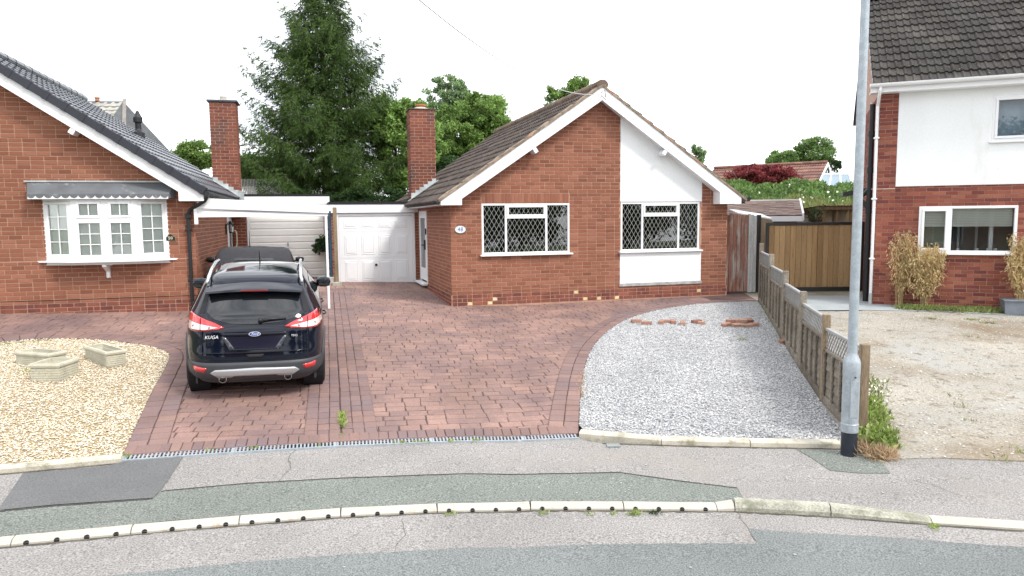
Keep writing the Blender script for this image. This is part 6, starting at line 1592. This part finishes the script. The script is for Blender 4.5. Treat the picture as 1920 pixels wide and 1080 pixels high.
# ---- broadleaf trees and shrubs behind, left to right
broadleaf('garden_tree', 372, 34, [(372, 292, 34, 26, 1.2), (350, 300, 26, 22, 1)], 5000, .17, m_leaf1, 'bright green tree showing between the black roof and the left chimney', cat='tree')
broadleaf('garden_shrub', 478, 31, [(478, 322, 36, 34, 1.2), (520, 330, 40, 40, 1.2), (455, 330, 20, 30, 1)], 11000, .13, m_hedge, 'pale green shrub above the grey picket fence beside the left chimney', cat='shrub')
broadleaf('garden_tree', 745, 30, [(742, 265, 48, 80, 1.8), (772, 215, 36, 36, 1.4), (716, 232, 32, 44, 1.4), (800, 270, 34, 60, 1.4), (760, 335, 50, 40, 1.4)], 22000, .16, m_leaf1, 'green tree half hidden between the spruce and the right chimney')
broadleaf('ash_tree', 842, 38, [(838, 182, 42, 38, 1.8), (820, 240, 34, 46, 1.8), (868, 200, 26, 30, 1.4)], 8500, .17, m_leaf2, 'tall loose pale ash tree with sky showing through its crown', clumps=34, cl=.16)
broadleaf('round_tree', 890, 34, [(902, 216, 52, 42, 2), (868, 255, 54, 50, 2), (928, 236, 32, 36, 1.6), (842, 290, 42, 42, 1.6), (830, 240, 30, 40, 1.2)], 24000, .16, m_leaf1, 'bushy bright green tree beside the tiled roof of the leaded window bungalow')
broadleaf('dark_shrub', 850, 30, [(846, 318, 42, 26, 1.4), (880, 322, 30, 22, 1.2)], 7000, .14, m_leaf3, 'dark green shrub low against the tiled roof edge', cat='shrub')
broadleaf('round_tree', 1066, 42, [(1082, 172, 28, 28, 1.4), (1044, 186, 24, 26, 1.2)], 4200, .17, m_leaf1, 'green treetop showing just over the ridge of the leaded window bungalow')
broadleaf('sapling', 1312, 32, [(1314, 292, 10, 18, .4), (1304, 280, 7, 12, .3)], 700, .13, m_leaf2, 'thin sapling top poking over the right hand roof slope', clumps=8, trunk_r=.04)
broadleaf('round_tree', 1515, 62, [(1522, 292, 36, 32, 2.2), (1465, 300, 32, 18, 2)], 9000, .24, m_hedge, 'rounded green tree above the far brown roof')
broadleaf('sapling', 1566, 60, [(1566, 312, 10, 14, .6)], 500, .22, m_leaf3, 'thin dark treetop beside the gable end of the far brown roof', clumps=8, trunk_r=.05)
broadleaf('crimson_shrub', 1406, 38, [(1403, 334, 37, 23, 1.4)], 6500, .13, m_redleaf, 'crimson leaved shrub, left of the red pair above the hedge', 'crimson shrubs', 'shrub', clumps=40)
broadleaf('crimson_shrub', 1450, 38, [(1453, 334, 36, 24, 1.4)], 6500, .13, m_redleaf, 'crimson leaved shrub, right of the red pair above the hedge', 'crimson shrubs', 'shrub', clumps=40)
broadleaf('low_shrub', 575, 26.2, [(560, 372, 30, 16, .5), (620, 376, 30, 14, .5), (675, 374, 34, 20, .5), (735, 372, 30, 20, .5)], 6000, .10, m_leaf3, 'low dark shrubs along the back of the garage roofs', cat='shrub', trunk_r=.05)

# ---- overgrown bank on the right, rear
BANK = [(1355, 345), (1400, 340), (1450, 340), (1500, 343), (1540, 350), (1600, 350), (1650, 352), (1720, 352)]
bt = [at(x, y, 33) for x, y in BANK]
q = MB(); vs = []
for i, p in enumerate(bt):
    for (dy_, zf) in ((-7.5, 0), (-6.2, .35), (-4.2, .62), (-1.5, .90), (0, 1), (6, 1)):
        vs.append((p[0] * (1 + dy_ / 33 * .6), p[1] + dy_, .1 + (p[2] - .55) * zf + rng.uniform(-.06, .06)))
q.add(vs, [(i * 6 + j, i * 6 + 6 + j, i * 6 + 7 + j, i * 6 + 1 + j) for i in range(len(bt) - 1) for j in range(5)])
o = q.build('grass_bank', M('bank_soil', (.12, .15, .05), .95, nscale=2, namt=.3)); o['kind'] = 'structure'
def strew(px0, px1, py0, py1, d0, d1, n, up=0):
    out = []
    for _ in range(n):
        t = rng.uniform(0, 1); px = rng.uniform(px0, px1); wob = 5 * math.sin(px * .045) + 3 * math.sin(px * .13)
        out.append(at(px, py0 + (py1 - py0) * (1 - t) + wob * t + rng.uniform(-2, 2), d0 + (d1 - d0) * t + rng.uniform(-.3, .3)))
    return out
hg = empty('hedge', tuple(at(1480, 372, 31)), 0, 'long overgrown leafy hedge along the top of the bank behind the timber gate', 'hedge')
leaves('foliage', strew(1352, 1625, 344, 386, 28.5, 32.5, 16000), .17, m_hedge, hg, loc=hg.location)
tg = leaves('tall_grass', strew(1350, 1660, 378, 420, 25.5, 29, 14000), .22, m_grass, aspect=.14, n_dir=np.array([[0, 0, 1.]]), jitter=.35); tg['kind'] = 'stuff'
fl_ = leaves('bindweed_flowers', strew(1360, 1650, 350, 412, 25.2, 28, 60), .09, m_whitefl, aspect=1.); fl_['kind'] = 'stuff'
bk = empty('monkey_shrub', tuple(at(1530, 412, 21)), 0, 'small dark spiky conifer peeping over the timber gate', 'shrub'); pp = []
B0 = np.array(bk.location); q = MB()
for k in range(11):
    a = rng.uniform(0, 6.28); h = rng.uniform(-.05, .28); e = np.array([math.cos(a) * .36 * rng.uniform(.5, 1), math.sin(a) * .3, h + .12]); q.tube([(0, 0, h - .1), e * .6 + np.array([0, 0, -.02]), e], [.02, .016, .006], 5)
    for t_ in np.linspace(.15, 1, 26): pp.append(B0 + np.array([0, 0, h - .1]) * (1 - t_) + e * t_ + rng.normal(size=3) * .012)
q.tube([(0, 0, -1.6), (0, 0, .2)], [.04, .02], 6); q.build('stem', m_bark, bk); leaves('foliage', pp, .075, m_leaf3, bk, aspect=.35, loc=B0)

# ---- dry bamboo against the crimson wall
def bamboo(px, py_base, w_px, py_top, label, d_off=0, pot=None, n=2600, droop=.25):
    b0 = np.array(MWR @ Vector((d_off, -.30, 0))); b0[2] = hz(b0[0], b0[1]) + .02; d = (CM @ (b0 - CP))[2]; k = d / FOC; Hh = (py_base - py_top) * k; Wd_ = w_px * k / 2
    t = empty('dry_bamboo', tuple(b0), 0, label, 'plant', 'dry bamboo plants by the crimson wall'); q = MB(); pts = []; dirs = []
    z0 = 0
    if pot:
        pq = MB(); pw, ph, pd = pot; 
        pq.prism([(-pw * .46, -pd / 2, 0), (pw * .46, -pd / 2, 0), (pw / 2, -pd / 2, ph), (-pw / 2, -pd / 2, ph)], (0, pd, 0)); z0 = ph * .8
        pq.bbox(-pw / 2 - .015, pw / 2 + .015, -pd / 2 - .015, pd / 2 + .015, ph, ph + .03, .006)
        pp_ = pq.build('planter_box', M('slate_planter', (.17, .19, .22), .7, namt=.15, nscale=5), None); pp_.location = tuple(b0); pp_.rotation_euler = (0, 0, AR); tag(pp_, 'slate grey box planter at the right edge beside the crimson wall', 'planter')
    for c in range(18):
        a = rng.uniform(-1, 1); e = np.array([a * Wd_ * .8, rng.uniform(-.6, .6) * Wd_ * .5, Hh * rng.uniform(.65, .98)]); s = np.array([a * .06, rng.uniform(-.04, .04), z0]); m = (s + e) / 2 + np.array([-a * Wd_ * .15, 0, .1])
        q.tube([s, m, e], [.006, .005, .002], 4, cap=False)
        for j in range(n // 18):
            u = rng.uniform(.22, 1) ** .8; p = (1 - u) ** 2 * s + 2 * u * (1 - u) * m + u * u * e; env = .35 + .65 * math.sin(math.pi * min(1, u * .95))
            p = p + rng.normal(size=3) * np.array([Wd_ * .20, .06, Hh * .06]) * env; p[2] = max(p[2], z0 + .02); pts.append(p); dirs.append(np.array([rng.uniform(-.5, .5), rng.uniform(-.5, .3), -droop - rng.uniform(0, .8)]))
    q.build('canes', M('tan_cane', (.38, .30, .15), .8, namt=.2), t, kind='stuff'); leaves('foliage', pts, .085, m_dry, t, aspect=.24, n_dir=np.array(dirs), jitter=.3); return t
bamboo(1732, 574, 88, 452, 'dry straw coloured bamboo in front of the crimson wall below the window corner', .95, n=3300)
bamboo(1690, 571, 66, 412, 'taller thinner dry bamboo at the left end of the crimson wall', .48, n=1300)
bamboo(1910, 580, 66, 428, 'dry bamboo rising from the slate planter at the right edge', 2.66, pot=(.62, .26, .40), n=2600)

# ---- weeds, grass edges
def tuft(px0, py0, px1, py1, n, size, mat, name, up=1.2, aspect=.2, spread=.04, hmax=0, zoff=.0):
    pts = []
    for _ in range(n):
        t = rng.uniform(0, 1); a = rng.normal(); g = G(px0 + (px1 - px0) * t + rng.normal() * 2, py0 + (py1 - py0) * t)
        pts.append((g[0] + rng.normal() * spread, g[1] + rng.normal() * spread, g[2] + zoff + rng.uniform(0, hmax)))
    o = leaves(name, pts, size, mat, aspect=aspect, n_dir=np.array([[0, 0, up]]), jitter=.7); o['kind'] = 'stuff'; return o
tuft(1690, 580, 1915, 588, 2600, .11, m_grass, 'grass_strip', spread=.10)
tuft(1690, 579, 1915, 586, 900, .10, m_weed, 'weeds', spread=.10, aspect=.4)
tuft(1780, 574, 1910, 582, 260, .06, m_yellow, 'yellow_flowers', spread=.06, hmax=.14, aspect=.8)
tuft(1684, 572, 1700, 577, 160, .09, m_weed, 'weeds', spread=.05, aspect=.4)
for (x0, y0, x1, y1, n) in ((1620, 834, 1632, 762, 1500), (1632, 838, 1650, 790, 1300), (1640, 846, 1666, 836, 700)): tuft(x0, y0, x1, y1, int(n * .7), .075, m_weed, 'weeds', spread=.055, hmax=.16, aspect=.42)
tuft(1618, 762, 1640, 752, 420, .08, m_grass, 'weeds', spread=.08, hmax=.3); tuft(1618, 775, 1645, 757, 240, .035, m_whitefl, 'pale_flowers', spread=.09, hmax=.34, aspect=.9)
tuft(1616, 840, 1640, 862, 700, .11, m_drygrass, 'dry_grass', up=.35, spread=.055, hmax=.05, aspect=.08); tuft(1640, 858, 1668, 858, 500, .12, m_drygrass, 'dry_grass', up=.3, spread=.05, hmax=.04, aspect=.08)
tuft(642, 806, 641.5, 778, 170, .055, m_weed, 'weeds', up=1., spread=.014, hmax=.03, aspect=.4); tuft(642, 826, 642, 812, 40, .04, m_weed, 'weeds', spread=.01, aspect=.3)
for x0, x1, n in ((735, 762, 40), (775, 800, 36), (885, 905, 60), (840, 862, 20), (470, 480, 16), (395, 402, 12), (590, 605, 16)): tuft(x0, 836 - (x0 - 640) * .03 + (0 if x0 > 640 else (640 - x0) * .02), x1, 836 - (x1 - 640) * .03, n, .045, m_weed, 'weeds', spread=.012, aspect=.25)
for x, y, n in ((845, 959, 30), (1018, 957.5, 34), (1105, 957.5, 30), (1150, 957.5, 20), (1188, 958, 110), (1228, 957, 60), (1392, 940, 16), (1752, 982, 60), (435, 967, 20)): tuft(x - 5, y, x + 7, y, int(n * .8), .034, m_weed if x != 1228 else m_leaf3, 'weeds', spread=.018, aspect=.3, zoff=-.03)
for x, y, n in ((1800, 762, 30), (1820, 790, 18), (1795, 745, 14), (1910, 846, 30), (1872, 862, 20), (1825, 600, 90), (1850, 606, 80), (1822, 632, 40), (1745, 598, 60)): tuft(x - 12, y, x + 12, y + 2, n, .05, m_grass, 'weeds', spread=.05, aspect=.2)
tuft(228, 857, 236, 859, 30, .05, m_weed, 'weeds', spread=.02); tuft(1092, 700, 1090, 745, 160, .06, m_drygrass, 'dry_grass', spread=.03, up=.5); tuft(1385, 636, 1400, 642, 60, .05, m_grass, 'weeds', spread=.05)
tuft(1425, 572, 1470, 648, 260, .05, m_grass, 'weeds', spread=.03); tuft(45, 696, 62, 702, 160, .04, m_grass, 'weeds', spread=.05, aspect=.3); tuft(0, 648, 100, 638, 200, .04, m_grass, 'weeds', spread=.03, aspect=.3)
# hanging plant by the garage of 50
hp = empty('hanging_plant', w50p(2.52, 5.9, 1.12), 0, 'dark green trailing plant hanging in front of the cream ribbed garage door', 'plant')
HB = np.array(hp.location); leaves('foliage', crown_points([(HB[0], HB[1], HB[2], .24, .16, .24), (HB[0] - .16, HB[1], HB[2] - .12, .16, .12, .12)], 700), .08, m_leaf3, hp, loc=HB, aspect=.7)
q = MB(); q.lathe([(.03, -.20), (.13, -.10), (.15, .0), (.13, .01), (0, .0)], n=14); q.tube([(0, 0, 0), (0, 0, .85)], .006, 5); q.build('basket', m_black, hp)

# ================================================================== background buildings
def low_roof(name, P0, P1, ridge_h, eave_drop, depth_, mat, label, cat='house', wallm=None, gable=True, gauge=.34, tm=TM_ROMAN, key='b', most=300, tw=.30, cols_=None, zbase=0):
    pass
# far brown roofed bungalow
A_ = at(1345, 317, 46); B_ = at(1552, 306, 42); B_[2] = A_[2] = (A_[2] + B_[2]) / 2 + .02
u = (B_ - A_)[:2]; Lr = np.linalg.norm(u); u /= Lr; yaw = math.atan2(u[1], u[0])
fb_ = empty('far_bungalow', (A_[0], A_[1], .2), yaw, 'distant bungalow with a long red brown tiled roof behind the hedge', 'house'); MF = rootmw((A_[0], A_[1]), .2, yaw)
rz = A_[2] - .2; half = 4.2; sl = .62; 
q = MB(); q.prism([(0, -half, 0), (0, half, 0), (0, half, rz - sl * half), (0, 0, rz - .05), (0, -half, rz - sl * half)], (Lr - .25, 0, 0)); wb_ = q.build('wall', m_white2, fb_)
q = MB(); q.prism([(-.2, -half - .3, rz - sl * (half + .3)), (-.2, 0, rz), (-.2, 0, rz - .12), (-.2, -half - .3, rz - sl * (half + .3) - .12)], (Lr + .2, 0, 0)); q.prism([(-.2, half + .3, rz - sl * (half + .3)), (-.2, 0, rz), (-.2, 0, rz - .12), (-.2, half + .3, rz - sl * (half + .3) - .12)], (Lr + .2, 0, 0)); rb = q.build('roof', m_felt, fb_)
m_tile_b = M('brown_roof_tile', None, .85, cols=[(.19, .095, .075), (.25, .13, .10), (.155, .08, .07), (.22, .12, .09)], nscale=2, namt=.2, fine=.2, bump=.3)
cb, sb = math.cos(math.atan(sl)), math.sin(math.atan(sl))
emit(tile_slope((-.2, -half - .3, rz - sl * (half + .3) + .01), (1, 0, 0), (0, cb, sb), Lr + .2, (half + .3) / cb, .36, TM_ROMAN, m_tile_b, key='b'), rb, MF, 'roof_tile', 'roof_tiles', 120)
ridge_tiles(rb, (-.2, 0, rz + .05), (Lr, 0, rz + .05), .12, m_tile_b)
q = MB(); q.prism([(Lr + .0, -half - .3, rz - sl * (half + .3) - .15), (Lr, 0, rz - .15), (Lr, 0, rz + .05), (Lr, -half - .3, rz - sl * (half + .3) + .05)], (.04, 0, 0)); q.prism([(Lr + .0, half + .3, rz - sl * (half + .3) - .15), (Lr, 0, rz - .15), (Lr, 0, rz + .05), (Lr, half + .3, rz - sl * (half + .3) + .05)], (.04, 0, 0)); q.build('bargeboard', m_white, fb_)
# conservatory
c0 = at(1532, 350, 38); c1 = at(1600, 352, 37); ctop = at(1543, 327, 40); ctop2 = at(1592, 327, 38.5)
cv = empty('conservatory', (c0[0], c0[1], .2), 0, 'white framed conservatory roof with pale blue panes behind the hedge', 'conservatory'); O_ = np.array(cv.location)
def quadp(a, b, c, d, t, s): return a + (b - a) * t + ((d + (c - d) * t) - (a + (b - a) * t)) * s
a_, b_, c_2, d_ = c0 - O_, c1 - O_, ctop2 - O_, ctop - O_
for k in range(3):
    q = MB(); pts_ = [quadp(a_, b_, c_2, d_, t, s) for t, s in ((k / 3 + .01, .04), ((k + 1) / 3 - .01, .04), ((k + 1) / 3 - .01, .95), (k / 3 + .01, .95))]; q.prism([tuple(p) for p in pts_], (0, .02, -.02)); q.build('pane', M('blue_roof_pane', (.20, .28, .33), .35, namt=.1, nscale=.8), cv)
for k in range(4): q = MB(); q.tube([quadp(a_, b_, c_2, d_, k / 3, 0), quadp(a_, b_, c_2, d_, k / 3, 1)], .045, 6); q.build('rafter', m_white, cv)
q = MB(); q.tube([a_, b_], .07, 6); q.tube([d_, c_2], .06, 6); q.build('eaves_beam', m_white, cv)
e_ = at(1606, 349, 40) - O_; q = MB(); q.tube([b_, e_], .05, 6); q.tube([c_2, e_], .05, 6); q.tube([c_2, (b_ + e_) / 2], .04, 6); q.build('gable_frame', m_white, cv)
q = MB(); q.prism([tuple(b_), tuple(e_), tuple(c_2)], (-.02, .05, 0)); q.build('gable_pane', MATS['blue_roof_pane'], cv)
for k in range(9):
    p = d_ + (c_2 - d_) * (k + .5) / 9; q = MB(); q.lathe([(.02, 0), (.03, .08), (0, .2)], (p[0], p[1], p[2] + .05), n=6); q.build('cresting', m_white, cv)
q = MB(); q.box(a_[0], b_[0], a_[1] + .05, a_[1] + 2.4, 0, min(a_[2], b_[2])); q.build('wall', m_white2, cv)
# brown roof at the far right, behind the pipes
p = at(1625, 335, 50); fr_ = empty('far_house', (p[0], p[1], .2), R(-30), 'dark brown roofed house glimpsed between the lamp post and the crimson house', 'house')
q = MB(); q.prism([(-1.5, 0, 0), (9, 0, 0), (9, 0, 3.2), (-1.5, 0, 3.2)], (0, 7, 0)); q.build('wall', m_brick_c, fr_)
q = MB(); q.prism([(-2.2, -.5, 2.9), (-.4, 3.5, p[2] + .1 - .2), (-.4, 3.5, p[2] - .2), (-2.2, -.5, 2.8)], (11, 0, 0)); q.prism([(-2.2, 7.5, 2.9), (-.4, 3.5, p[2] + .1 - .2), (-.4, 3.5, p[2] - .2), (-2.2, 7.5, 2.8)], (11, 0, 0)); q.build('roof', M('dark_brown_roof', (.13, .085, .075), .85, nscale=3, namt=.2), fr_)
# far left house roof behind number 50
p0 = at(160, 189, 30); p1 = at(234, 196, 30); fl_h = empty('far_house', (p0[0] - .5, p0[1], .3), R(6), 'house with a pale grey slate roof showing above the black tiles', 'house'); O_ = np.array(fl_h.location)
rz = p0[2] - O_[2]; Lr = 1.98
q = MB(); q.prism([(-4, -4, 0), (Lr + 1.2, -4, 0), (Lr + 1.2, -4, rz - 2.9), (-4, -4, rz - 2.9)], (0, 8, 0)); q.build('wall', m_brick, fl_h)
q = MB(); q.add([(-4, 0, rz), (Lr, 0, rz), (Lr + 1.5, -4.3, rz - 3.1), (-4, -4.3, rz - 3.1), (Lr + 1.5, 4.3, rz - 3.1), (-4, 4.3, rz - 3.1)], [(0, 3, 2, 1), (1, 2, 4), (0, 1, 4, 5), (3, 5, 4, 2)]); rf_ = q.build('roof', m_felt, fl_h)
m_slate = M('pale_slate', None, .7, cols=[(.30, .29, .25), (.36, .35, .31), (.26, .25, .22)], nscale=2, namt=.1)
emit(tile_slope((-4, -4.25, rz - 3.06), (1, 0, 0), (0, 4.3 / 5.3, 3.1 / 5.3), Lr + 4.0, 5.25, .34, TM_FLAT, m_slate, key='s')[0:], rf_, rootmw((O_[0], O_[1]), O_[2], R(6)), 'roof_tile', 'roof_tiles', 60)
q = MB(); q.prism([(Lr - .02, 0, rz + .02), (Lr + 1.5, -4.3, rz - 3.06), (Lr + 1.65, -4.25, rz - 3.05), (Lr + .12, 0, rz + .05)], (0, 0, .06)); q.build('hip_ridge', M('hip_tile', (.22, .20, .18), .8, namt=.2), rf_)
q = MB(); q.lathe([(.09, rz), (.08, rz + .10), (.10, rz + .11), (.10, rz + .15), (0, rz + .16)], (.95, 0, 0), n=12); q.build('chimney_pot', m_terra, rf_)
# grey picket fence far behind the garages on the left
p0 = at(448, 360, 27); p1 = at(512, 360, 27); pf = empty('picket_fence', (p0[0], p0[1], 0), math.atan2(p1[1] - p0[1], p1[0] - p0[0]), 'weathered grey picket fence with a thin lattice top behind the left garage', 'fence')
Lf = np.linalg.norm((p1 - p0)[:2]) + .4; zt_ = p0[2] + .18; k = 0; x = 0
while x < Lf: q = MB(); q.box(x, x + .055, 0, .02, .3, zt_ + .02 * (k % 2)); q.build('picket', m_wood_grey, pf); x += .072; k += 1
x = 0; q = MB()
while x < Lf: q.box(x, x + .014, .0, .012, zt_, zt_ + .30); x += .055
q.build('lattice_top', m_wood_grey, pf, kind='stuff')
q = MB(); q.box(0, Lf, -.02, .0, zt_ - .02, zt_ + .01); q.box(0, Lf, .02, .04, .8, .88); q.build('rail', m_wood_grey, pf)
# outbuilding with a patchy tiled roof behind the side gate
e1_ = at(1504, 404, 20.0); tp_ = at(1497, 377, 22.4); YO = R(-19.6); run = 2.45; rise = tp_[2] - e1_[2]; LO = 6.0
ob = empty('outbuilding', (e1_[0], e1_[1], .1), YO, 'low outbuilding with a pinkish brown tiled roof and white fascia behind the side gate', 'outbuilding'); MO = rootmw((e1_[0], e1_[1]), .1, YO); ze = e1_[2] - .1
q = MB(); q.prism([(-LO, 0, ze), (0, 0, ze), (0, run, ze + rise), (-LO, run, ze + rise)], (0, 0, -.08)); rfb = q.build('roof', m_felt, ob)
m_tile_o = M('patchy_tile', None, .85, cols=[(.22, .135, .11), (.29, .20, .17), (.17, .115, .10), (.33, .25, .215), (.20, .145, .13)], nscale=3, namt=.2)
TMP = tile_mesh(w=.17, l=.26, t=.018, prof=[(0, 0), (.165, 0)]); Ls = math.hypot(run, rise)
emit(tile_slope((-LO, -.02, ze + .005), (1, 0, 0), (0, run / Ls, rise / Ls), LO, Ls, .17, TMP, m_tile_o, w=.17, key='o', jitter=.004), rfb, MO, 'roof_tile', 'roof_tiles', 300)
q = MB(); q.box(-LO, .02, -.05, -.02, ze - .16, ze - .01); q.prism([(.0, -.05, ze - .14), (0, -.05, ze + .07), (0, run, ze + rise + .08), (0, run, ze + rise - .10)], (.05, 0, 0)); q.box(-LO, 0, run - .02, run + .1, ze + rise + .01, ze + rise + .06); q.build('fascia', m_white, ob)
q = MB(); q.box(-LO + .1, -.12, .15, run - .1, -.1, ze - .05); q.build('wall', m_brick, ob)
q = MB(); q.bbox(-2.2, -.75, .11, .15, 0, ze - .12, .006); q.build('door', m_white, ob)
# lean-to with thin white edge in front of it
a_ = at(1385, 401, 19.5); b_ = at(1448, 411, 18.9); ln = empty('lean_to', (a_[0], a_[1], .1), 0, 'small lean to shelter with a thin white roof edge behind the side gate', 'shelter'); O_ = np.array(ln.location); q = MB(); A_, B_ = a_ - O_, b_ - O_
q.prism([tuple(A_), tuple(B_), tuple(B_ + np.array([.05, 1, .12])), tuple(A_ + np.array([.05, 1, .12]))], (0, 0, .025)); q.build('roof', m_white, ln); q = MB(); q.prism([(A_[0], A_[1] + .02, 0), (B_[0], B_[1] + .02, 0), (B_[0], B_[1] + .02, B_[2] - .01), (A_[0], A_[1] + .02, A_[2] - .01)], (0, .8, 0)); q.build('wall', m_wood_post, ln)
# timber shed with corrugated roof behind the gate
a_ = at(1530, 386, 21.5); b_ = at(1640, 384, 21.2); sh = empty('garden_shed', (a_[0], a_[1], .05), 0, 'open timber shed with a corrugated roof behind the double gate', 'shed'); O_ = np.array(sh.location); A_, B_ = a_ - O_, b_ - O_; Wd_ = B_[0] - A_[0]; zt_ = A_[2]
q = MB(); n_ = 34; vs = []
for i in range(n_ + 1):
    x = Wd_ * i / n_; z = zt_ + .018 * (i % 2); vs += [(x, -.12, z), (x, 2.2, z - .12), (x, -.12, z - .012)]
q.add(vs, [(i * 3, i * 3 + 3, i * 3 + 4, i * 3 + 1) for i in range(n_)] + [(i * 3 + 2, i * 3 + 5, i * 3 + 3, i * 3) for i in range(n_)]); q.build('roof_sheet', m_wood_post, sh)
q = MB(); q.bbox(0, Wd_, -.08, -.04, zt_ - .12, zt_ - .02, .005); q.build('fascia_beam', m_wood_post, sh)
for x in (.22, .62, 1.05, 1.5): q = MB(); q.bbox(x, x + .07, 0, .07, -.1, zt_ - .1, .006); q.build('post', m_wood_new if x in (.22, 1.05) else m_wood_post, sh)
for k_, (x, w_) in enumerate(((.30, .30), (.70, .33), (1.13, .34))): q = MB(); q.bbox(x, x + w_, .25, .28, .2, zt_ - .14, .005); q.build('panel', M('pale_shed_panel', (.40, .36, .27), .8, namt=.2), sh)
q = MB(); q.box(0, Wd_, 1.2, 1.25, -.1, zt_ - .1); q.build('back_wall', m_wood_post, sh)
q = MB(); gp = at(1500, 412, 20.6) - O_; q.box(gp[0] - .1, 0.2, 1.0, 1.04, -.1, zt_ - .28); q.build('side_panel', M('pale_panel', (.55, .52, .45), .8, namt=.1), sh)

# overhead cable from the apex bracket to beyond the top left of the view
ap = MW48 @ Vector((AP, YF - .05, 4.66)); e_ = at(760, -22, 7.2)
q = MB(); P_ = [np.array(ap) + (e_ - np.array(ap)) * t - np.array([0, 0, .35 * 4 * t * (1 - t)]) for t in np.linspace(0, 1.25, 26)]; q.tube(P_, .0078, 5)
tag(q.build('overhead_cable', M('pale_cable', (.45, .45, .45), .5, namt=0)), 'thin overhead cable running from the gable apex bracket up out of view', 'cable')

# grime along kerbs, pale specks and grit on the tarmac
m_grime = M('gutter_grime', (.10, .09, .07), .95, nscale=6, namt=.5, fine=.4)
def strip_sheet(name, path, o0, o1, off, mat, amp=.010):
    a = [tuple(np.array(p) + np.random.uniform(-amp, amp, 2)) for p in offset_path([tuple(v) for v in resample(path, .06)], o0)]; b = offset_path([tuple(v) for v in resample(path, .06)], o1)
    sheet(name, a + b[::-1], off, mat)
strip_sheet('gutter_grime', kerb_w, -.022, .004, KR + .004, m_grime)
strip_sheet('gutter_grime', edge_w[3:], -.030, .004, .004, m_grime); strip_sheet('gutter_grime', edge_y, -.03, .004, .004, m_grime)
q = MB()
for _ in range(150):
    px, py = (rng.uniform(1000, 1900), rng.uniform(846, 925)) if rng.uniform() < .75 else (rng.uniform(350, 1900), rng.uniform(850, 1075))
    off = .003 if py < 935 else KR + .010
    g = G(px, py, off); r_ = rng.uniform(.004, .011); k = 7
    if 925 < py < 1000: continue
    q.add([(g[0] + r_ * math.cos(6.283 * j / k) * rng.uniform(.8, 1.3), g[1] + r_ * math.sin(6.283 * j / k), hz(g[0], g[1]) + off + .006) for j in range(k)], [tuple(range(k))])
q.build('pale_specks', M('trodden_gum', (.42, .41, .39), .9, namt=.2), None, kind='stuff')
for pts_ in (([(1040, 936), (1046, 925), (1038, 912), (1044, 900)]), ([(700, 1040), (742, 1026), (760, 1002), (752, 975)]), ([(1383, 960), (1392, 975), (1403, 992)]), ([(1700, 900), (1745, 908), (1800, 930), (1850, 935)]), ([(520, 905), (545, 880), (540, 860), (552, 846)])):
    off = .002 if pts_[0][1] < 945 and pts_[0][1] != 1040 else KR + .002
    if pts_[0][1] == 936: continue
    P_ = GP(pts_, off); a = rag(P_, .012, .07)
    sheet('tarmac_crack', [(p[0] - .0022, p[1]) for p in a] + [(p[0] + .0022, p[1] + .001) for p in a[::-1]], off + (.006 if off > 0 else .002), m_grime)

# ================================================================== the other side of the street (seen only in the window and car reflections)
for k, (x, y, w_, h_, lab) in enumerate(((-13, -19, 9.5, 2.6, 'pale rendered house across the street behind the viewer, left one'), (4, -21, 10, 2.6, 'brick house across the street behind the viewer, right one'))):
    o_ = empty('opposite_house', (x, y, hz(x, y) - .2), R(4 - 6 * k), lab, 'house')
    q = MB(); q.box(-w_ / 2, w_ / 2, -7, 0, 0, h_ + (1.8 if k else 0)); q.build('wall', m_brick if k else m_white2, o_)
    e_ = h_ + (1.8 if k else 0); q = MB(); q.prism([(-w_ / 2 - .3, .4, e_ - .1), (w_ / 2 + .3, .4, e_ - .1), (w_ / 2 + .3, -3.5, e_ + 2.4), (-w_ / 2 - .3, -3.5, e_ + 2.4)], (0, 0, .12)); q.prism([(-w_ / 2 - .3, -7.4, e_ - .1), (w_ / 2 + .3, -7.4, e_ - .1), (w_ / 2 + .3, -3.5, e_ + 2.4), (-w_ / 2 - .3, -3.5, e_ + 2.4)], (0, 0, .12)); q.build('roof', m_tile, o_)
    for j in (-.3, .2):
        q = MB(); q.box(w_ * j - .9, w_ * j + .9, 0, .03, .9, 2.1); f = q.build('window', m_white, o_); q = MB(); q.box(w_ * j - .8, w_ * j + .8, .03, .04, 1.0, 2.0); q.build('pane', m_carglass, f)
for k, (x, y, r_, h_) in enumerate(((-5, -14, 2.2, 5.5), (12, -15, 2.6, 6.0), (-21, -13, 2.4, 6), (1.5, -27, 4, 9), (-9, -28, 4, 9), (19, -13, 3.4, 6), (25, -9, 3.4, 5.6), (31, -5, 3.6, 6), (37, 1, 3.6, 6.2))):
    z0 = hz(x, y); t = empty('street_tree', (x, y, z0), 0, ['green tree across the street between the two opposite houses', 'green tree across the street right of the opposite brick house', 'green tree across the street at the far left', 'tall tree behind the opposite brick house', 'tall tree behind the opposite pale house', 'first bushy tree along the opposite verge to the right', 'second bushy tree along the opposite verge to the right', 'third bushy tree along the opposite verge to the right', 'furthest bushy tree along the opposite verge to the right'][k], 'tree')
    q = MB(); q.tube([(0, 0, 0), (.1, 0, h_ * .4), (0, 0, h_ * .75)], [.2, .15, .05], 7); q.build('trunk', m_bark, t)
    leaves('crown', crown_points([(x, y, z0 + h_ * .54, r_, r_, h_ * .5)], 4200, clumps=60, cl=.3), .36, m_leaf3, t, loc=(x, y, z0))
